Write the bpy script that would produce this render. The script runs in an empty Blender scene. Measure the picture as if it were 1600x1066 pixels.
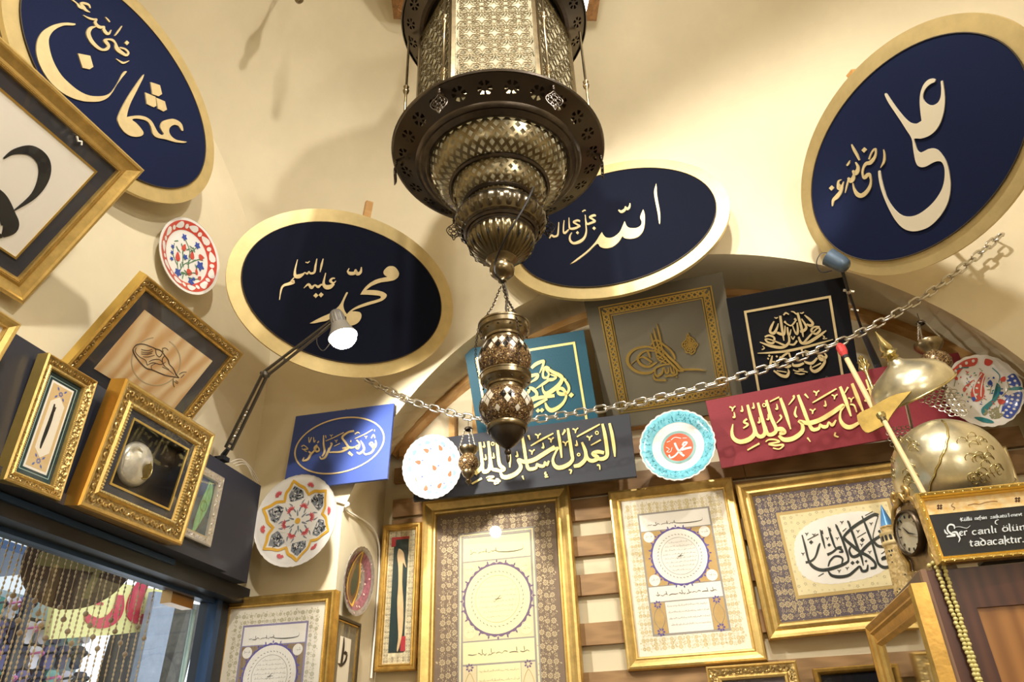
import bpy, math, random
from mathutils import Matrix, Vector
from mathutils.geometry import tessellate_polygon
SC = bpy.context.scene
COL = SC.collection
pi = math.pi
# ------------------------------------------------------------------ camera
EYE = 1.6                    # the photographer's eye height above the floor
FPX = 1164.0                 # focal length in pixels of the 1600-wide frame
CR = ((0.9689848, 0.1527638, -0.1942463), (0.2449507, -0.489815, 0.8367081), (-0.032674, 0.8583382, 0.5120429))
cam_data = bpy.data.cameras.new('camera')
cam_data.sensor_width = 36.0
cam_data.lens = FPX / 1600 * 36
cam_data.clip_start = 0.05
cam = bpy.data.objects.new('camera', cam_data)
COL.objects.link(cam)
cam.matrix_world = Matrix(((CR[0][0], CR[0][1], -CR[0][2], 0), (CR[1][0], CR[1][1], -CR[1][2], 0),
                           (CR[2][0], CR[2][1], -CR[2][2], EYE), (0, 0, 0, 1)))
SC.camera = cam
# ------------------------------------------------------------------ world, lights, exposure
SC.view_settings.view_transform = 'Standard'
SC.view_settings.look = 'None'
SC.view_settings.exposure = 0.25
SC.view_settings.gamma = 1.0
world = bpy.data.worlds.new('daylight')
SC.world = world
world.use_nodes = True
bg = world.node_tree.nodes['Background']
bg.inputs['Color'].default_value = (0.82, 0.92, 1.0, 1)
bg.inputs['Strength'].default_value = 1.5

def lamp_light(name, kind, loc, energy, color, size=0.05, target=None, cone=None, blend=0.6, parent=None):
    d = bpy.data.lights.new(name, kind)
    d.energy = energy
    d.color = color
    if kind == 'AREA':
        d.size = size
    else:
        d.shadow_soft_size = size
    if kind == 'SPOT':
        d.spot_size = math.radians(cone)
        d.spot_blend = blend
    o = bpy.data.objects.new(name, d)
    COL.objects.link(o)
    o.location = loc
    if target is not None:
        o.rotation_euler = (Vector(target) - Vector(loc)).to_track_quat('-Z', 'Y').to_euler()
    return o

WARM = (1.0, 0.94, 0.84)
WHITE = (1.0, 0.96, 0.90)
# the shop's spotlights stand high in the vault; the point lights are unseen fill, added
lamp_light('spot_or_fill', 'SPOT', (-0.15, 0.25, EYE + 2.65), 150, WHITE, 0.045, (-1.1, 2.5, EYE + 0.4), 100, 0.5)
lamp_light('spot_or_fill', 'SPOT', (1.2, 0.1, EYE + 2.3), 135, WHITE, 0.05, (-1.7, 1.7, EYE + 0.9), 85, 0.5)
lamp_light('spot_or_fill', 'SPOT', (0.4, 0.95, EYE + 2.75), 125, WHITE, 0.045, (0.9, 2.9, EYE + 0.7), 105, 0.5)
lamp_light('spot_or_fill', 'POINT', (1.05, -0.6, EYE + 0.8), 22, WARM, 0.05)  # warm fill added for the vault, placed by its glare in the glass
lamp_light('spot_or_fill', 'POINT', (0.95, 0.35, EYE + 1.75), 19, WHITE, 0.05)  # front fill added to brighten the left wall, no lamp there
lamp_light('spot_or_fill', 'POINT', (-0.7, -1.1, EYE + 1.2), 13, WARM, 0.06)  # unseen warm fill added behind the eye

# ------------------------------------------------------------------ where a line of sight meets a surface
def ray(px, py):
    a, b = (px - 800) / FPX, (533 - py) / FPX
    return Vector((CR[0][0]*a + CR[0][1]*b + CR[0][2], CR[1][0]*a + CR[1][1]*b + CR[1][2], CR[2][0]*a + CR[2][1]*b + CR[2][2]))
CAM = Vector((0, 0, EYE))
def at_y(px, py, Y):
    d = ray(px, py); return CAM + d * (Y / d.y)
def at_x(px, py, X):
    d = ray(px, py); return CAM + d * (X / d.x)
def at_s(px, py, s):
    return CAM + ray(px, py) * s
def depth(P):
    q = P - CAM
    return q.x*CR[0][2] + q.y*CR[1][2] + q.z*CR[2][2]
def axis_z(X, Y, py):
    """height on the plumb line through (X, Y) that is seen at image row py"""
    k = (533 - py) / FPX
    ux, uy, uz = CR[0][1], CR[1][1], CR[2][1]
    fx, fy, fz = CR[0][2], CR[1][2], CR[2][2]
    return EYE + (k*(X*fx + Y*fy) - (X*ux + Y*uy)) / (uz - k*fz)
def px_m(n, P):
    """n pixels at the distance of P, in metres"""
    return n * depth(P) / FPX
def frameM(C, yaw=0.0, lean=0.0, roll=0.0, rel=True):
    """a board hanging on a wall: local x right, y up, z towards the room; C is relative to the eye if rel"""
    yaw, lean, roll = math.radians(yaw), math.radians(lean), math.radians(roll)
    u = Vector((math.cos(yaw), math.sin(yaw), 0)); n = Vector((math.sin(yaw), -math.cos(yaw), 0)); z = Vector((0, 0, 1))
    v = math.cos(lean)*z + math.sin(lean)*n
    U = math.cos(roll)*u + math.sin(roll)*v
    V = -math.sin(roll)*u + math.cos(roll)*v
    N = U.cross(V)
    M = Matrix(((U.x, V.x, N.x, C[0]), (U.y, V.y, N.y, C[1]), (U.z, V.z, N.z, C[2] + (EYE if rel else 0)), (0, 0, 0, 1)))
    return M
def loc(M, px, py, h=0.0):
    """point of board M (at height h above its face) on the line of sight, in the board's own metres"""
    Mi = M.inverted()
    o = Mi @ CAM
    d = (Mi.to_3x3() @ ray(px, py))
    t = (h - o.z) / d.z
    p = o + d*t
    return (p.x, p.y)

# ------------------------------------------------------------------ materials
def lin(h):
    h = h.lstrip('#')
    c = [int(h[i:i+2], 16) / 255 for i in (0, 2, 4)]
    return tuple((x/12.92 if x <= 0.04045 else ((x+0.055)/1.055)**2.4) for x in c) + (1.0,)
MATS = {}
def mat(name, col, rough=0.5, metal=0.0, var=0.0, scale=8.0, bump=0.0, bscale=60.0, kind='noise', coat=0.0, stretch=None, col2=None, spec=None):
    if name in MATS: return MATS[name]
    m = bpy.data.materials.new(name); m.use_nodes = True
    nt = m.node_tree; N = nt.nodes; L = nt.links
    b = N['Principled BSDF']
    c = lin(col) if isinstance(col, str) else col
    b.inputs['Base Color'].default_value = c
    b.inputs['Roughness'].default_value = rough
    b.inputs['Metallic'].default_value = metal
    if coat: b.inputs['Coat Weight'].default_value = coat
    if spec is not None: b.inputs['Specular IOR Level'].default_value = spec
    tc = N.new('ShaderNodeTexCoord')
    src = tc.outputs['Object']
    if stretch:
        mp = N.new('ShaderNodeMapping'); mp.inputs['Scale'].default_value = stretch
        L.new(src, mp.inputs['Vector']); src = mp.outputs['Vector']
    if var or col2:
        n = N.new('ShaderNodeTexNoise'); n.inputs['Scale'].default_value = scale; n.inputs['Detail'].default_value = 6
        n.inputs['Roughness'].default_value = 0.65
        L.new(src, n.inputs['Vector'])
        r = N.new('ShaderNodeValToRGB')
        lo = lin(col2) if col2 else tuple(x*(1-var) for x in c[:3]) + (1,)
        hi = c if col2 else tuple(min(1, x*(1+var)) for x in c[:3]) + (1,)
        r.color_ramp.elements[0].color = lo; r.color_ramp.elements[1].color = hi
        r.color_ramp.elements[0].position = 0.32; r.color_ramp.elements[1].position = 0.68
        L.new(n.outputs['Fac'], r.inputs['Fac']); L.new(r.outputs['Color'], b.inputs['Base Color'])
    if bump:
        if kind == 'voronoi':
            t = N.new('ShaderNodeTexVoronoi'); o = t.outputs['Distance']; t.feature = 'SMOOTH_F1'
        else:
            t = N.new('ShaderNodeTexNoise'); t.inputs['Detail'].default_value = 4; o = t.outputs['Fac']
        t.inputs['Scale'].default_value = bscale
        L.new(src, t.inputs['Vector'])
        bp = N.new('ShaderNodeBump'); bp.inputs['Strength'].default_value = bump; bp.inputs['Distance'].default_value = 0.004
        L.new(o, bp.inputs['Height']); L.new(bp.outputs['Normal'], b.inputs['Normal'])
    MATS[name] = m
    return m
def wood(name, c1, c2, scale=3.0, stretch=(1, 12, 12), rough=0.45, dist=6.0, coat=0.0, dscale=1.5):
    if name in MATS: return MATS[name]
    m = bpy.data.materials.new(name); m.use_nodes = True
    nt = m.node_tree; N = nt.nodes; L = nt.links; b = N['Principled BSDF']
    b.inputs['Roughness'].default_value = rough
    b.inputs['Coat Weight'].default_value = coat
    tc = N.new('ShaderNodeTexCoord'); mp = N.new('ShaderNodeMapping'); mp.inputs['Scale'].default_value = stretch
    L.new(tc.outputs['Object'], mp.inputs['Vector'])
    w = N.new('ShaderNodeTexWave'); w.inputs['Scale'].default_value = scale; w.inputs['Distortion'].default_value = dist
    w.inputs['Detail'].default_value = 4; w.inputs['Detail Scale'].default_value = dscale
    L.new(mp.outputs['Vector'], w.inputs['Vector'])
    r = N.new('ShaderNodeValToRGB'); r.color_ramp.elements[0].color = lin(c1); r.color_ramp.elements[1].color = lin(c2)
    L.new(w.outputs['Fac'], r.inputs['Fac']); L.new(r.outputs['Color'], b.inputs['Base Color'])
    MATS[name] = m
    return m
def emit(name, col, s):
    if name in MATS: return MATS[name]
    m = bpy.data.materials.new(name); m.use_nodes = True
    b = m.node_tree.nodes['Principled BSDF']
    b.inputs['Base Color'].default_value = lin(col)
    b.inputs['Emission Color'].default_value = lin(col)
    b.inputs['Emission Strength'].default_value = s
    MATS[name] = m
    return m
def glass_pane(name='pane_glass', ior=1.5, tint=(1, 1, 1, 1)):
    if name in MATS: return MATS[name]
    m = bpy.data.materials.new(name); m.use_nodes = True
    nt = m.node_tree; N = nt.nodes; L = nt.links
    N.remove(N['Principled BSDF'])
    tr = N.new('ShaderNodeBsdfTransparent'); tr.inputs['Color'].default_value = tint
    gl = N.new('ShaderNodeBsdfGlossy'); gl.inputs['Roughness'].default_value = 0.02
    fr = N.new('ShaderNodeFresnel'); fr.inputs['IOR'].default_value = ior
    mx = N.new('ShaderNodeMixShader')
    ge = N.new('ShaderNodeNewGeometry'); sb = N.new('ShaderNodeMath'); sb.operation = 'SUBTRACT'; sb.inputs[0].default_value = 1.0
    ml = N.new('ShaderNodeMath'); ml.operation = 'MULTIPLY'
    L.new(ge.outputs['Backfacing'], sb.inputs[1]); L.new(fr.outputs['Fac'], ml.inputs[0]); L.new(sb.outputs[0], ml.inputs[1])
    L.new(ml.outputs[0], mx.inputs['Fac']); L.new(tr.outputs[0], mx.inputs[1]); L.new(gl.outputs[0], mx.inputs[2])
    L.new(mx.outputs[0], N['Material Output'].inputs['Surface'])
    MATS[name] = m
    return m
def pierced(name, col, nu, nv, hole=0.3, rough=0.35, shape='diamond', nseg=24):
    """sheet metal cut through with a repeat of holes laid out on the sheet's own u, v"""
    if name in MATS: return MATS[name]
    m = bpy.data.materials.new(name); m.use_nodes = True
    nt = m.node_tree; N = nt.nodes; L = nt.links; b = N['Principled BSDF']
    b.inputs['Base Color'].default_value = lin(col); b.inputs['Metallic'].default_value = 1; b.inputs['Roughness'].default_value = rough
    tc = N.new('ShaderNodeTexCoord'); sp = N.new('ShaderNodeSeparateXYZ'); L.new(tc.outputs['UV'], sp.inputs[0])
    def math_(op, a, b_=None, c=None):
        n = N.new('ShaderNodeMath'); n.operation = op
        for i, v in enumerate((a, b_, c)):
            if v is None: continue
            if isinstance(v, (int, float)): n.inputs[i].default_value = v
            else: L.new(v, n.inputs[i])
        return n.outputs[0]
    U = math_('MULTIPLY', sp.outputs['X'], nu); V = math_('MULTIPLY', sp.outputs['Y'], nv)
    if shape == 'diamond':
        A = math_('ADD', U, V); B = math_('SUBTRACT', U, V)
        fa = math_('ABSOLUTE', math_('SUBTRACT', math_('FRACT', A), 0.5)); fb = math_('ABSOLUTE', math_('SUBTRACT', math_('FRACT', B), 0.5))
        h = math_('LESS_THAN', math_('MAXIMUM', fa, fb), hole)
    elif shape == 'slot':
        fa = math_('ABSOLUTE', math_('SUBTRACT', math_('FRACT', U), 0.5)); fb = math_('ABSOLUTE', math_('SUBTRACT', math_('FRACT', V), 0.5))
        h = math_('LESS_THAN', math_('ADD', math_('MULTIPLY', fa, 3.2), fb), hole)
    else:                                       # a six-petalled flower in each cell
        dx = math_('MULTIPLY', math_('SUBTRACT', math_('FRACT', U), 0.5), nseg); dy = math_('MULTIPLY', math_('SUBTRACT', sp.outputs['Y'], 0.5), 1.0)
        rr = math_('SQRT', math_('ADD', math_('MULTIPLY', dx, dx), math_('MULTIPLY', dy, dy)))
        an = math_('ARCTAN2', dy, dx)
        pet = math_('GREATER_THAN', math_('COSINE', math_('MULTIPLY', an, 6)), -0.25)
        ring = math_('MULTIPLY', math_('GREATER_THAN', rr, 0.10), math_('LESS_THAN', rr, hole))
        h = math_('MULTIPLY', pet, ring)
    tr = N.new('ShaderNodeBsdfTransparent'); mx = N.new('ShaderNodeMixShader')
    L.new(h, mx.inputs['Fac']); L.new(b.outputs[0], mx.inputs[1]); L.new(tr.outputs[0], mx.inputs[2])
    L.new(mx.outputs[0], N['Material Output'].inputs['Surface'])
    MATS[name] = m
    return m
def cells(name, stops, scale=90.0, rough=0.25, metal=0.5, bump=0.6):
    if name in MATS: return MATS[name]
    m = bpy.data.materials.new(name); m.use_nodes = True
    nt = m.node_tree; N = nt.nodes; L = nt.links; b = N['Principled BSDF']
    b.inputs['Roughness'].default_value = rough; b.inputs['Metallic'].default_value = metal
    tc = N.new('ShaderNodeTexCoord'); v = N.new('ShaderNodeTexVoronoi'); v.inputs['Scale'].default_value = scale
    L.new(tc.outputs['Object'], v.inputs['Vector'])
    s = N.new('ShaderNodeSeparateColor'); L.new(v.outputs['Color'], s.inputs[0])
    r = N.new('ShaderNodeValToRGB'); r.color_ramp.interpolation = 'CONSTANT'
    E = r.color_ramp.elements
    while len(E) < len(stops): E.new(0.5)
    for e, (p, c) in zip(E, stops): e.position = p; e.color = lin(c)
    L.new(s.outputs[0], r.inputs['Fac']); L.new(r.outputs['Color'], b.inputs['Base Color'])
    bp = N.new('ShaderNodeBump'); bp.inputs['Strength'].default_value = bump; bp.inputs['Distance'].default_value = 0.003
    L.new(s.outputs[1], bp.inputs['Height']); L.new(bp.outputs['Normal'], b.inputs['Normal'])
    MATS[name] = m
    return m

PLASTER = mat('cream_plaster', '#d8cbab', 0.9, var=0.05, scale=3.0, bump=0.10, bscale=45)
GOLD = mat('gilded_moulding', '#d8b870', 0.40, 0.78, var=0.16, scale=30, bump=0.12, bscale=120)
GOLDC = mat('carved_gilding', '#dfc384', 0.32, 0.9, var=0.25, scale=60, bump=1.0, bscale=95, kind='voronoi')
GOLDB = mat('bronze_carved_gilding', '#a48c58', 0.38, 0.85, var=0.3, scale=60, bump=1.0, bscale=110, kind='voronoi')
GOLDP = mat('plain_gold_edge', '#e6c670', 0.28, 0.9, var=0.08, scale=20)
OLDGOLD = mat('antique_gold', '#bf9a50', 0.4, 0.85, var=0.25, scale=25, bump=0.15, bscale=90)
LEAF = mat('gold_leaf_band', '#cdb67e', 0.45, 0.55, var=0.10, scale=14, bump=0.05, bscale=80)
LETTER = mat('gold_lettering', '#d8c290', 0.45, 0.35, var=0.08, scale=30)
LETTERB = mat('bright_gold_lettering', '#efd88a', 0.4, 0.3, var=0.06, scale=40)
SILVER = mat('silver_carved', '#d9d2c2', 0.35, 0.8, var=0.2, scale=60, bump=0.9, bscale=110, kind='voronoi')
NAVY = mat('navy_velvet', '#1b213a', 0.95, var=0.10, scale=220, spec=0.08)
NAVYD = mat('dark_navy_velvet', '#161925', 0.95, var=0.10, scale=220, spec=0.06)
BLUE = mat('royal_blue_board', '#2c4183', 0.65, var=0.08, scale=200)
TEAL = mat('teal_board', '#0c4657', 0.65, var=0.12, scale=160)
GREY = mat('olive_grey_board', '#595240', 0.7, var=0.06, scale=200)
BLACK = mat('black_board', '#17171b', 0.9, var=0.1, scale=200, spec=0.15)
SLATE = mat('slate_board', '#2a2b32', 0.75, var=0.08, scale=200)
RED = mat('crimson_board', '#7d1724', 0.65, var=0.10, scale=160)
MATB = mat('charcoal_mat', '#3a3a40', 0.8, var=0.05, scale=200)
GREENMAT = mat('dark_green_mat', '#1f3433', 0.8)
PAPER = mat('ivory_paper', '#efe6d2', 0.8, var=0.02, scale=12)
PAPERW = mat('white_paper', '#f2ecdf', 0.8)
CREAM = mat('cream_ground', '#ebdcab', 0.8, var=0.05, scale=30)
INK = mat('black_ink', '#1c1c1c', 0.6)
INKS = mat('soft_grey_ink', '#8d8577', 0.8)
FLOW = mat('gold_flower_print', '#d6c48a', 0.6)
FLOWB = mat('pale_flower_print', '#c8b48c', 0.6, 0.2)
PURP = mat('violet_print', '#5d4f96', 0.7)
OCHRE = mat('ochre_print', '#c2a064', 0.7, var=0.06, scale=40)
GREYP = mat('grey_print', '#9a948c', 0.7)
MAUVE = mat('mauve_mat', '#655a60', 0.8, var=0.1, scale=50)
TAUPE = mat('taupe_mat', '#7d6a58', 0.8, var=0.05, scale=60)
GLASS = glass_pane()
DARKMETAL = mat('dark_steel', '#6a655c', 0.35, 0.85, var=0.1, scale=30)
BRASS = mat('aged_brass', '#83755a', 0.3, 1.0, var=0.3, scale=18, bump=0.05, bscale=60)
BRASSD = mat('smoked_brass', '#574f47', 0.34, 1.0, var=0.3, scale=16, bump=0.08, bscale=50)
BRASSL = mat('pale_brass', '#cdbd86', 0.24, 1.0, var=0.15, scale=14, bump=0.08, bscale=30)
STEEL = mat('nickel_chain', '#c9c4b8', 0.28, 1.0)
CERAM = mat('white_glaze', '#e2ded6', 0.15, coat=0.3)
PINE = wood('pine_batten', '#b98a4e', '#caa066', 2.0, (1, 10, 10))
SLATW = wood('brown_slat', '#8b6a42', '#a07c50', 2.0, (1, 9, 9), 0.55)
CHAR = mat('anthracite_panel', '#2e2f38', 0.45, var=0.06, scale=6)
CHARD = mat('black_frame_metal', '#1b1d22', 0.4)
BLUEMETAL = mat('blue_grey_metal', '#2c4566', 0.35, 0.3)
ROSE = mat('red_glaze', '#c2473c', 0.2, coat=0.3)
BLUEG = mat('cobalt_glaze', '#2f4a9c', 0.2, coat=0.3)
TURQ = mat('turquoise_glaze', '#84c6d2', 0.2, coat=0.3, col2='#5fabba', scale=60)
GREENG = mat('green_glaze', '#4d7a5c', 0.2, coat=0.3)
YELG = mat('yellow_glaze', '#d9a83c', 0.2, coat=0.3)
BLKG = mat('black_glaze', '#2a2a2e', 0.2, coat=0.3)
GREYG = mat('grey_glaze', '#7d8288', 0.2, coat=0.3)
ORANGE = mat('orange_glaze', '#d8532a', 0.25, coat=0.3, var=0.1, scale=40)
PINKG = mat('pink_glaze', '#d98a86', 0.2, coat=0.3)

# ------------------------------------------------------------------ mesh building
def cat(pts, closed=False, n=6):
    """smooth run through points (any number of values each); a doubled point makes a corner"""
    P = [tuple(p) for p in pts]; k = len(P); out = []
    if k < 3 and not closed:
        return P
    segs = k if closed else k - 1
    for i in range(segs):
        p1, p2 = P[i], P[(i+1) % k]
        if p1 == p2: continue
        p0 = P[(i-1) % k] if (closed or i > 0) else p1
        p3 = P[(i+2) % k] if (closed or i+2 < k) else p2
        for j in range(n):
            t = j / n
            out.append(tuple(0.5*((2*b) + (c-a)*t + (2*a-5*b+4*c-d)*t*t + (3*b-a-3*c+d)*t**3) for a, b, c, d in zip(p0, p1, p2, p3)))
    if not closed: out.append(P[-1])
    return out
class MB:
    def __init__(s): s.v = []; s.f = []; s.m = []; s.uv = None
    def add(s, vs, fs, m=0):
        o = len(s.v); s.v += [tuple(p) for p in vs]
        for f in fs: s.f.append(tuple(i+o for i in f)); s.m.append(m)
        return s
    def box(s, x0, x1, y0, y1, z0, z1, m=0):
        return s.add([(x0,y0,z0),(x1,y0,z0),(x1,y1,z0),(x0,y1,z0),(x0,y0,z1),(x1,y0,z1),(x1,y1,z1),(x0,y1,z1)],
                     [(3,2,1,0),(4,5,6,7),(0,1,5,4),(1,2,6,5),(2,3,7,6),(3,0,4,7)], m)
    def prism(s, poly, z0, z1, m=0):
        a = sum(poly[i][0]*poly[(i+1) % len(poly)][1] - poly[(i+1) % len(poly)][0]*poly[i][1] for i in range(len(poly)))
        if a < 0: poly = poly[::-1]
        n = len(poly)
        vs = [(x, y, z0) for x, y in poly] + [(x, y, z1) for x, y in poly]
        fs = [(i, (i+1) % n, n+(i+1) % n, n+i) for i in range(n)]
        for t in tessellate_polygon([[Vector((x, y, 0)) for x, y in poly]]):
            a_, b_, c_ = t
            cr = (poly[b_][0]-poly[a_][0])*(poly[c_][1]-poly[a_][1]) - (poly[c_][0]-poly[a_][0])*(poly[b_][1]-poly[a_][1])
            if cr < 0: a_, b_, c_ = c_, b_, a_
            fs.append((n+a_, n+b_, n+c_)); fs.append((c_, b_, a_))
        return s.add(vs, fs, m)
    def strip(s, Lf, Rt, z0, z1, m=0):
        n = len(Lf)
        vs = [(x, y, z1) for x, y in Lf] + [(x, y, z1) for x, y in Rt] + [(x, y, z0) for x, y in Lf] + [(x, y, z0) for x, y in Rt]
        fs = []
        for i in range(n-1):
            fs += [(i, n+i, n+i+1, i+1), (2*n+i, i, i+1, 2*n+i+1), (n+i, 3*n+i, 3*n+i+1, n+i+1)]
        fs += [(0, 2*n, 3*n, n), (n-1, 2*n-1, 4*n-1, 3*n-1)]
        return s.add(vs, fs, m)
    def tube(s, pts, r, n=8, closed=False, m=0):
        P = [Vector(p) for p in pts]; k = len(P)
        R = r if isinstance(r, (list, tuple)) else [r]*k
        vs = []; prev = None
        for i in range(k):
            a = P[(i-1) % k] if (closed or i > 0) else P[i]
            b = P[(i+1) % k] if (closed or i < k-1) else P[i]
            t = (b - a)
            t = t.normalized() if t.length > 1e-9 else Vector((0, 0, 1))
            if prev is None:
                prev = t.orthogonal().normalized()
            prev = (prev - t*prev.dot(t))
            prev = prev.normalized() if prev.length > 1e-9 else t.orthogonal().normalized()
            q = t.cross(prev)
            for j in range(n):
                an = 2*pi*j/n
                vs.append(P[i] + (prev*math.cos(an) + q*math.sin(an))*R[i])
        fs = []
        for i in range(k if closed else k-1):
            for j in range(n):
                fs.append((i*n+j, i*n+(j+1) % n, ((i+1) % k)*n+(j+1) % n, ((i+1) % k)*n+j))
        if not closed:
            fs.append(tuple(reversed(range(n)))); fs.append(tuple((k-1)*n+j for j in range(n)))
        return s.add(vs, fs, m)
    def lathe(s, prof, n=48, c=(0, 0, 0), m=0, fn=None, uv=False, phase=0.0, vrange=(0, 1)):
        """turn (radius, height) about local z"""
        k = len(prof); vs = []
        for r, z in prof:
            for j in range(n):
                th = 2*pi*j/n + phase
                rr = fn(r, th, z) if fn else r
                vs.append((c[0]+rr*math.cos(th), c[1]+rr*math.sin(th), c[2]+z))
        base = len(s.f); fs = []
        for i in range(k-1):
            for j in range(n):
                fs.append((i*n+j, i*n+(j+1) % n, (i+1)*n+(j+1) % n, (i+1)*n+j))
        s.add(vs, fs, m)
        if uv:
            if s.uv is None: s.uv = {}
            Ls = [0.0]
            for i in range(k-1): Ls.append(Ls[-1] + math.hypot(prof[i+1][0]-prof[i][0], prof[i+1][1]-prof[i][1]))
            T = Ls[-1] or 1
            q = base
            for i in range(k-1):
                for j in range(n):
                    v0 = vrange[0] + (vrange[1]-vrange[0])*Ls[i]/T; v1 = vrange[0] + (vrange[1]-vrange[0])*Ls[i+1]/T
                    s.uv[q] = [(j/n, v0), ((j+1)/n, v0), ((j+1)/n, v1), (j/n, v1)]; q += 1
        return s
    def ball(s, c, r, n=8, k=5, m=0, sz=None):
        sz = sz or (1, 1, 1)
        vs = [(c[0], c[1], c[2]-r*sz[2])]
        for i in range(1, k):
            a = -pi/2 + pi*i/k
            for j in range(n):
                b = 2*pi*j/n
                vs.append((c[0]+r*sz[0]*math.cos(a)*math.cos(b), c[1]+r*sz[1]*math.cos(a)*math.sin(b), c[2]+r*sz[2]*math.sin(a)))
        vs.append((c[0], c[1], c[2]+r*sz[2]))
        fs = [(0, 1+(j+1) % n, 1+j) for j in range(n)]
        for i in range(k-2):
            for j in range(n):
                fs.append((1+i*n+j, 1+i*n+(j+1) % n, 1+(i+1)*n+(j+1) % n, 1+(i+1)*n+j))
        t = len(vs)-1; o = 1+(k-2)*n
        fs += [(t, o+j, o+(j+1) % n) for j in range(n)]
        return s.add(vs, fs, m)
    def moulding(s, w, h, prof, m=0):
        """mitred picture moulding; prof = (inset from the outer edge, height) from the back outer edge inwards; m per step or one"""
        k = len(prof); vs = []
        for i, z in prof:
            x, y = w/2 - i, h/2 - i
            vs += [(-x, -y, z), (x, -y, z), (x, y, z), (-x, y, z)]
        o = len(s.v); s.v += vs
        for a in range(k-1):
            mm = m[a] if isinstance(m, (list, tuple)) else m
            for j in range(4):
                s.f.append((o+a*4+j, o+a*4+(j+1) % 4, o+(a+1)*4+(j+1) % 4, o+(a+1)*4+j)); s.m.append(mm)
        for j in range(4):
            s.f.append((o+j, o+(k-1)*4+j, o+(k-1)*4+(j+1) % 4, o+(j+1) % 4)); s.m.append(m[0] if isinstance(m, (list, tuple)) else m)
        return s
    def build(s, name, mats, parent=None, smooth=False, M=None):
        me = bpy.data.meshes.new(name)
        me.from_pydata([tuple(p) for p in s.v], [], s.f)
        mats = mats if isinstance(mats, (list, tuple)) else [mats]
        for q in mats: me.materials.append(q)
        if len(mats) > 1: me.polygons.foreach_set('material_index', s.m)
        if smooth:
            me.polygons.foreach_set('use_smooth', [True]*len(me.polygons))
            if smooth != 'all':
                me.set_sharp_from_angle(angle=math.radians(smooth if smooth > 1 else 40))
        if s.uv:
            ul = me.uv_layers.new(name='uv')
            for p in me.polygons:
                c = s.uv.get(p.index)
                if c:
                    for li, q in zip(p.loop_indices, c): ul.data[li].uv = q
        me.update()
        o = bpy.data.objects.new(name, me)
        COL.objects.link(o)
        if parent is not None: o.parent = parent
        if M is not None:
            if parent is None: o.matrix_world = M
            else: o.matrix_local = M
        return o
def thing(name, label, cat_, M, group=None):
    o = bpy.data.objects.new(name, None)
    o.empty_display_size = 0.05
    COL.objects.link(o)
    o.matrix_world = M if isinstance(M, Matrix) else Matrix.Translation(M)
    o['label'] = label; o['category'] = cat_
    if group: o['group'] = group
    return o
def tag(o, label, cat_, group=None):
    o['label'] = label; o['category'] = cat_
    if group: o['group'] = group
    return o
def structure(o): o['kind'] = 'structure'; return o

# ------------------------------------------------------------------ lettering: pen strokes and cut outlines on a board
class Trace:
    """reads strokes off an enlarged view (origin ox, oy; magnification k) onto board M at height z"""
    def __init__(s, M, ox, oy, k, z0=0.0, z1=0.004, mb=None):
        s.M, s.ox, s.oy, s.k, s.z0, s.z1 = M, ox, oy, k, z0, z1
        s.mb = mb or MB(); s.n = 0
    def L(s, x, y): return loc(s.M, s.ox + x/s.k, s.oy + y/s.k, 0.5*(s.z0+s.z1))
    def top(s): s.n += 1; return s.z1 + (s.n % 7)*0.00012
    def pen(s, *pts, n=6, m=0):
        P = cat([p if len(p) == 3 else (p[0], p[1], 10) for p in pts], n=n)
        if len(P) == 2: P = [P[0], tuple((a+b)/2 for a, b in zip(*P)), P[1]]
        A, B = [], []
        for i, (x, y, w) in enumerate(P):
            a, b = P[max(0, i-1)], P[min(len(P)-1, i+1)]
            dx, dy = b[0]-a[0], b[1]-a[1]; d = math.hypot(dx, dy) or 1
            w = max(w, 1.5)
            A.append(s.L(x + dy/d*w/2, y - dx/d*w/2)); B.append(s.L(x - dy/d*w/2, y + dx/d*w/2))
        s.mb.strip(A, B, s.z0, s.top(), m); return s
    def cut(s, *pts, n=4, smooth=True, m=0):
        P = cat(pts, True, n) if smooth else pts
        s.mb.prism([s.L(*p[:2]) for p in P], s.z0, s.top(), m); return s
    def dot(s, x, y, r, m=0):
        return s.cut((x, y-r), (x+r, y-r*0.05), (x, y+r), (x-r, y+r*0.05), smooth=False, m=m)
    def vee(s, x, y, k=1.0, m=0): return s.pen((x-25*k, y-15*k, 12*k), (x-2*k, y-2*k, 12*k), (x, y+25*k, 10*k), m=m).pen((x, y+22*k, 8*k), (x+8*k, y-5*k, 10*k), (x+26*k, y-20*k, 12*k), m=m)
    def comma(s, x, y, k=1.0, m=0): return s.pen((x, y-32*k, 7*k), (x+5*k, y-5*k, 13*k), (x+4*k, y+12*k, 18*k), (x-12*k, y+12*k, 10*k), m=m)
    def ring(s, x, y, r, w=8, m=0):
        pts = [(x+r*math.cos(a*pi/4), y+r*math.sin(a*pi/4), w) for a in range(9)]
        return s.pen(*pts, n=3, m=m)
# ------------------------------------------------------------------ the setting: one vaulted bay of a bazaar shop
E = EYE
XL, XR, YB, YF, YR = -1.73, 1.73, 3.05, 2.60, -1.7     # left, right, back of the niche, arch face, rear
def vault_z(x, y):
    tx = x/1.73; ty = max(0.0, (y-0.87)/1.73)
    return E + 1.6 + 0.9*(1-tx*tx) + 1.05*math.sqrt(max(0, 1-ty*ty))
def arch_f(x): return E + 0.50 + math.sqrt(max(0, 1.38**2 - x*x))
def arch_b(x): return E + 0.27 + math.sqrt(max(0, 1.70**2 - x*x))
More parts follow.
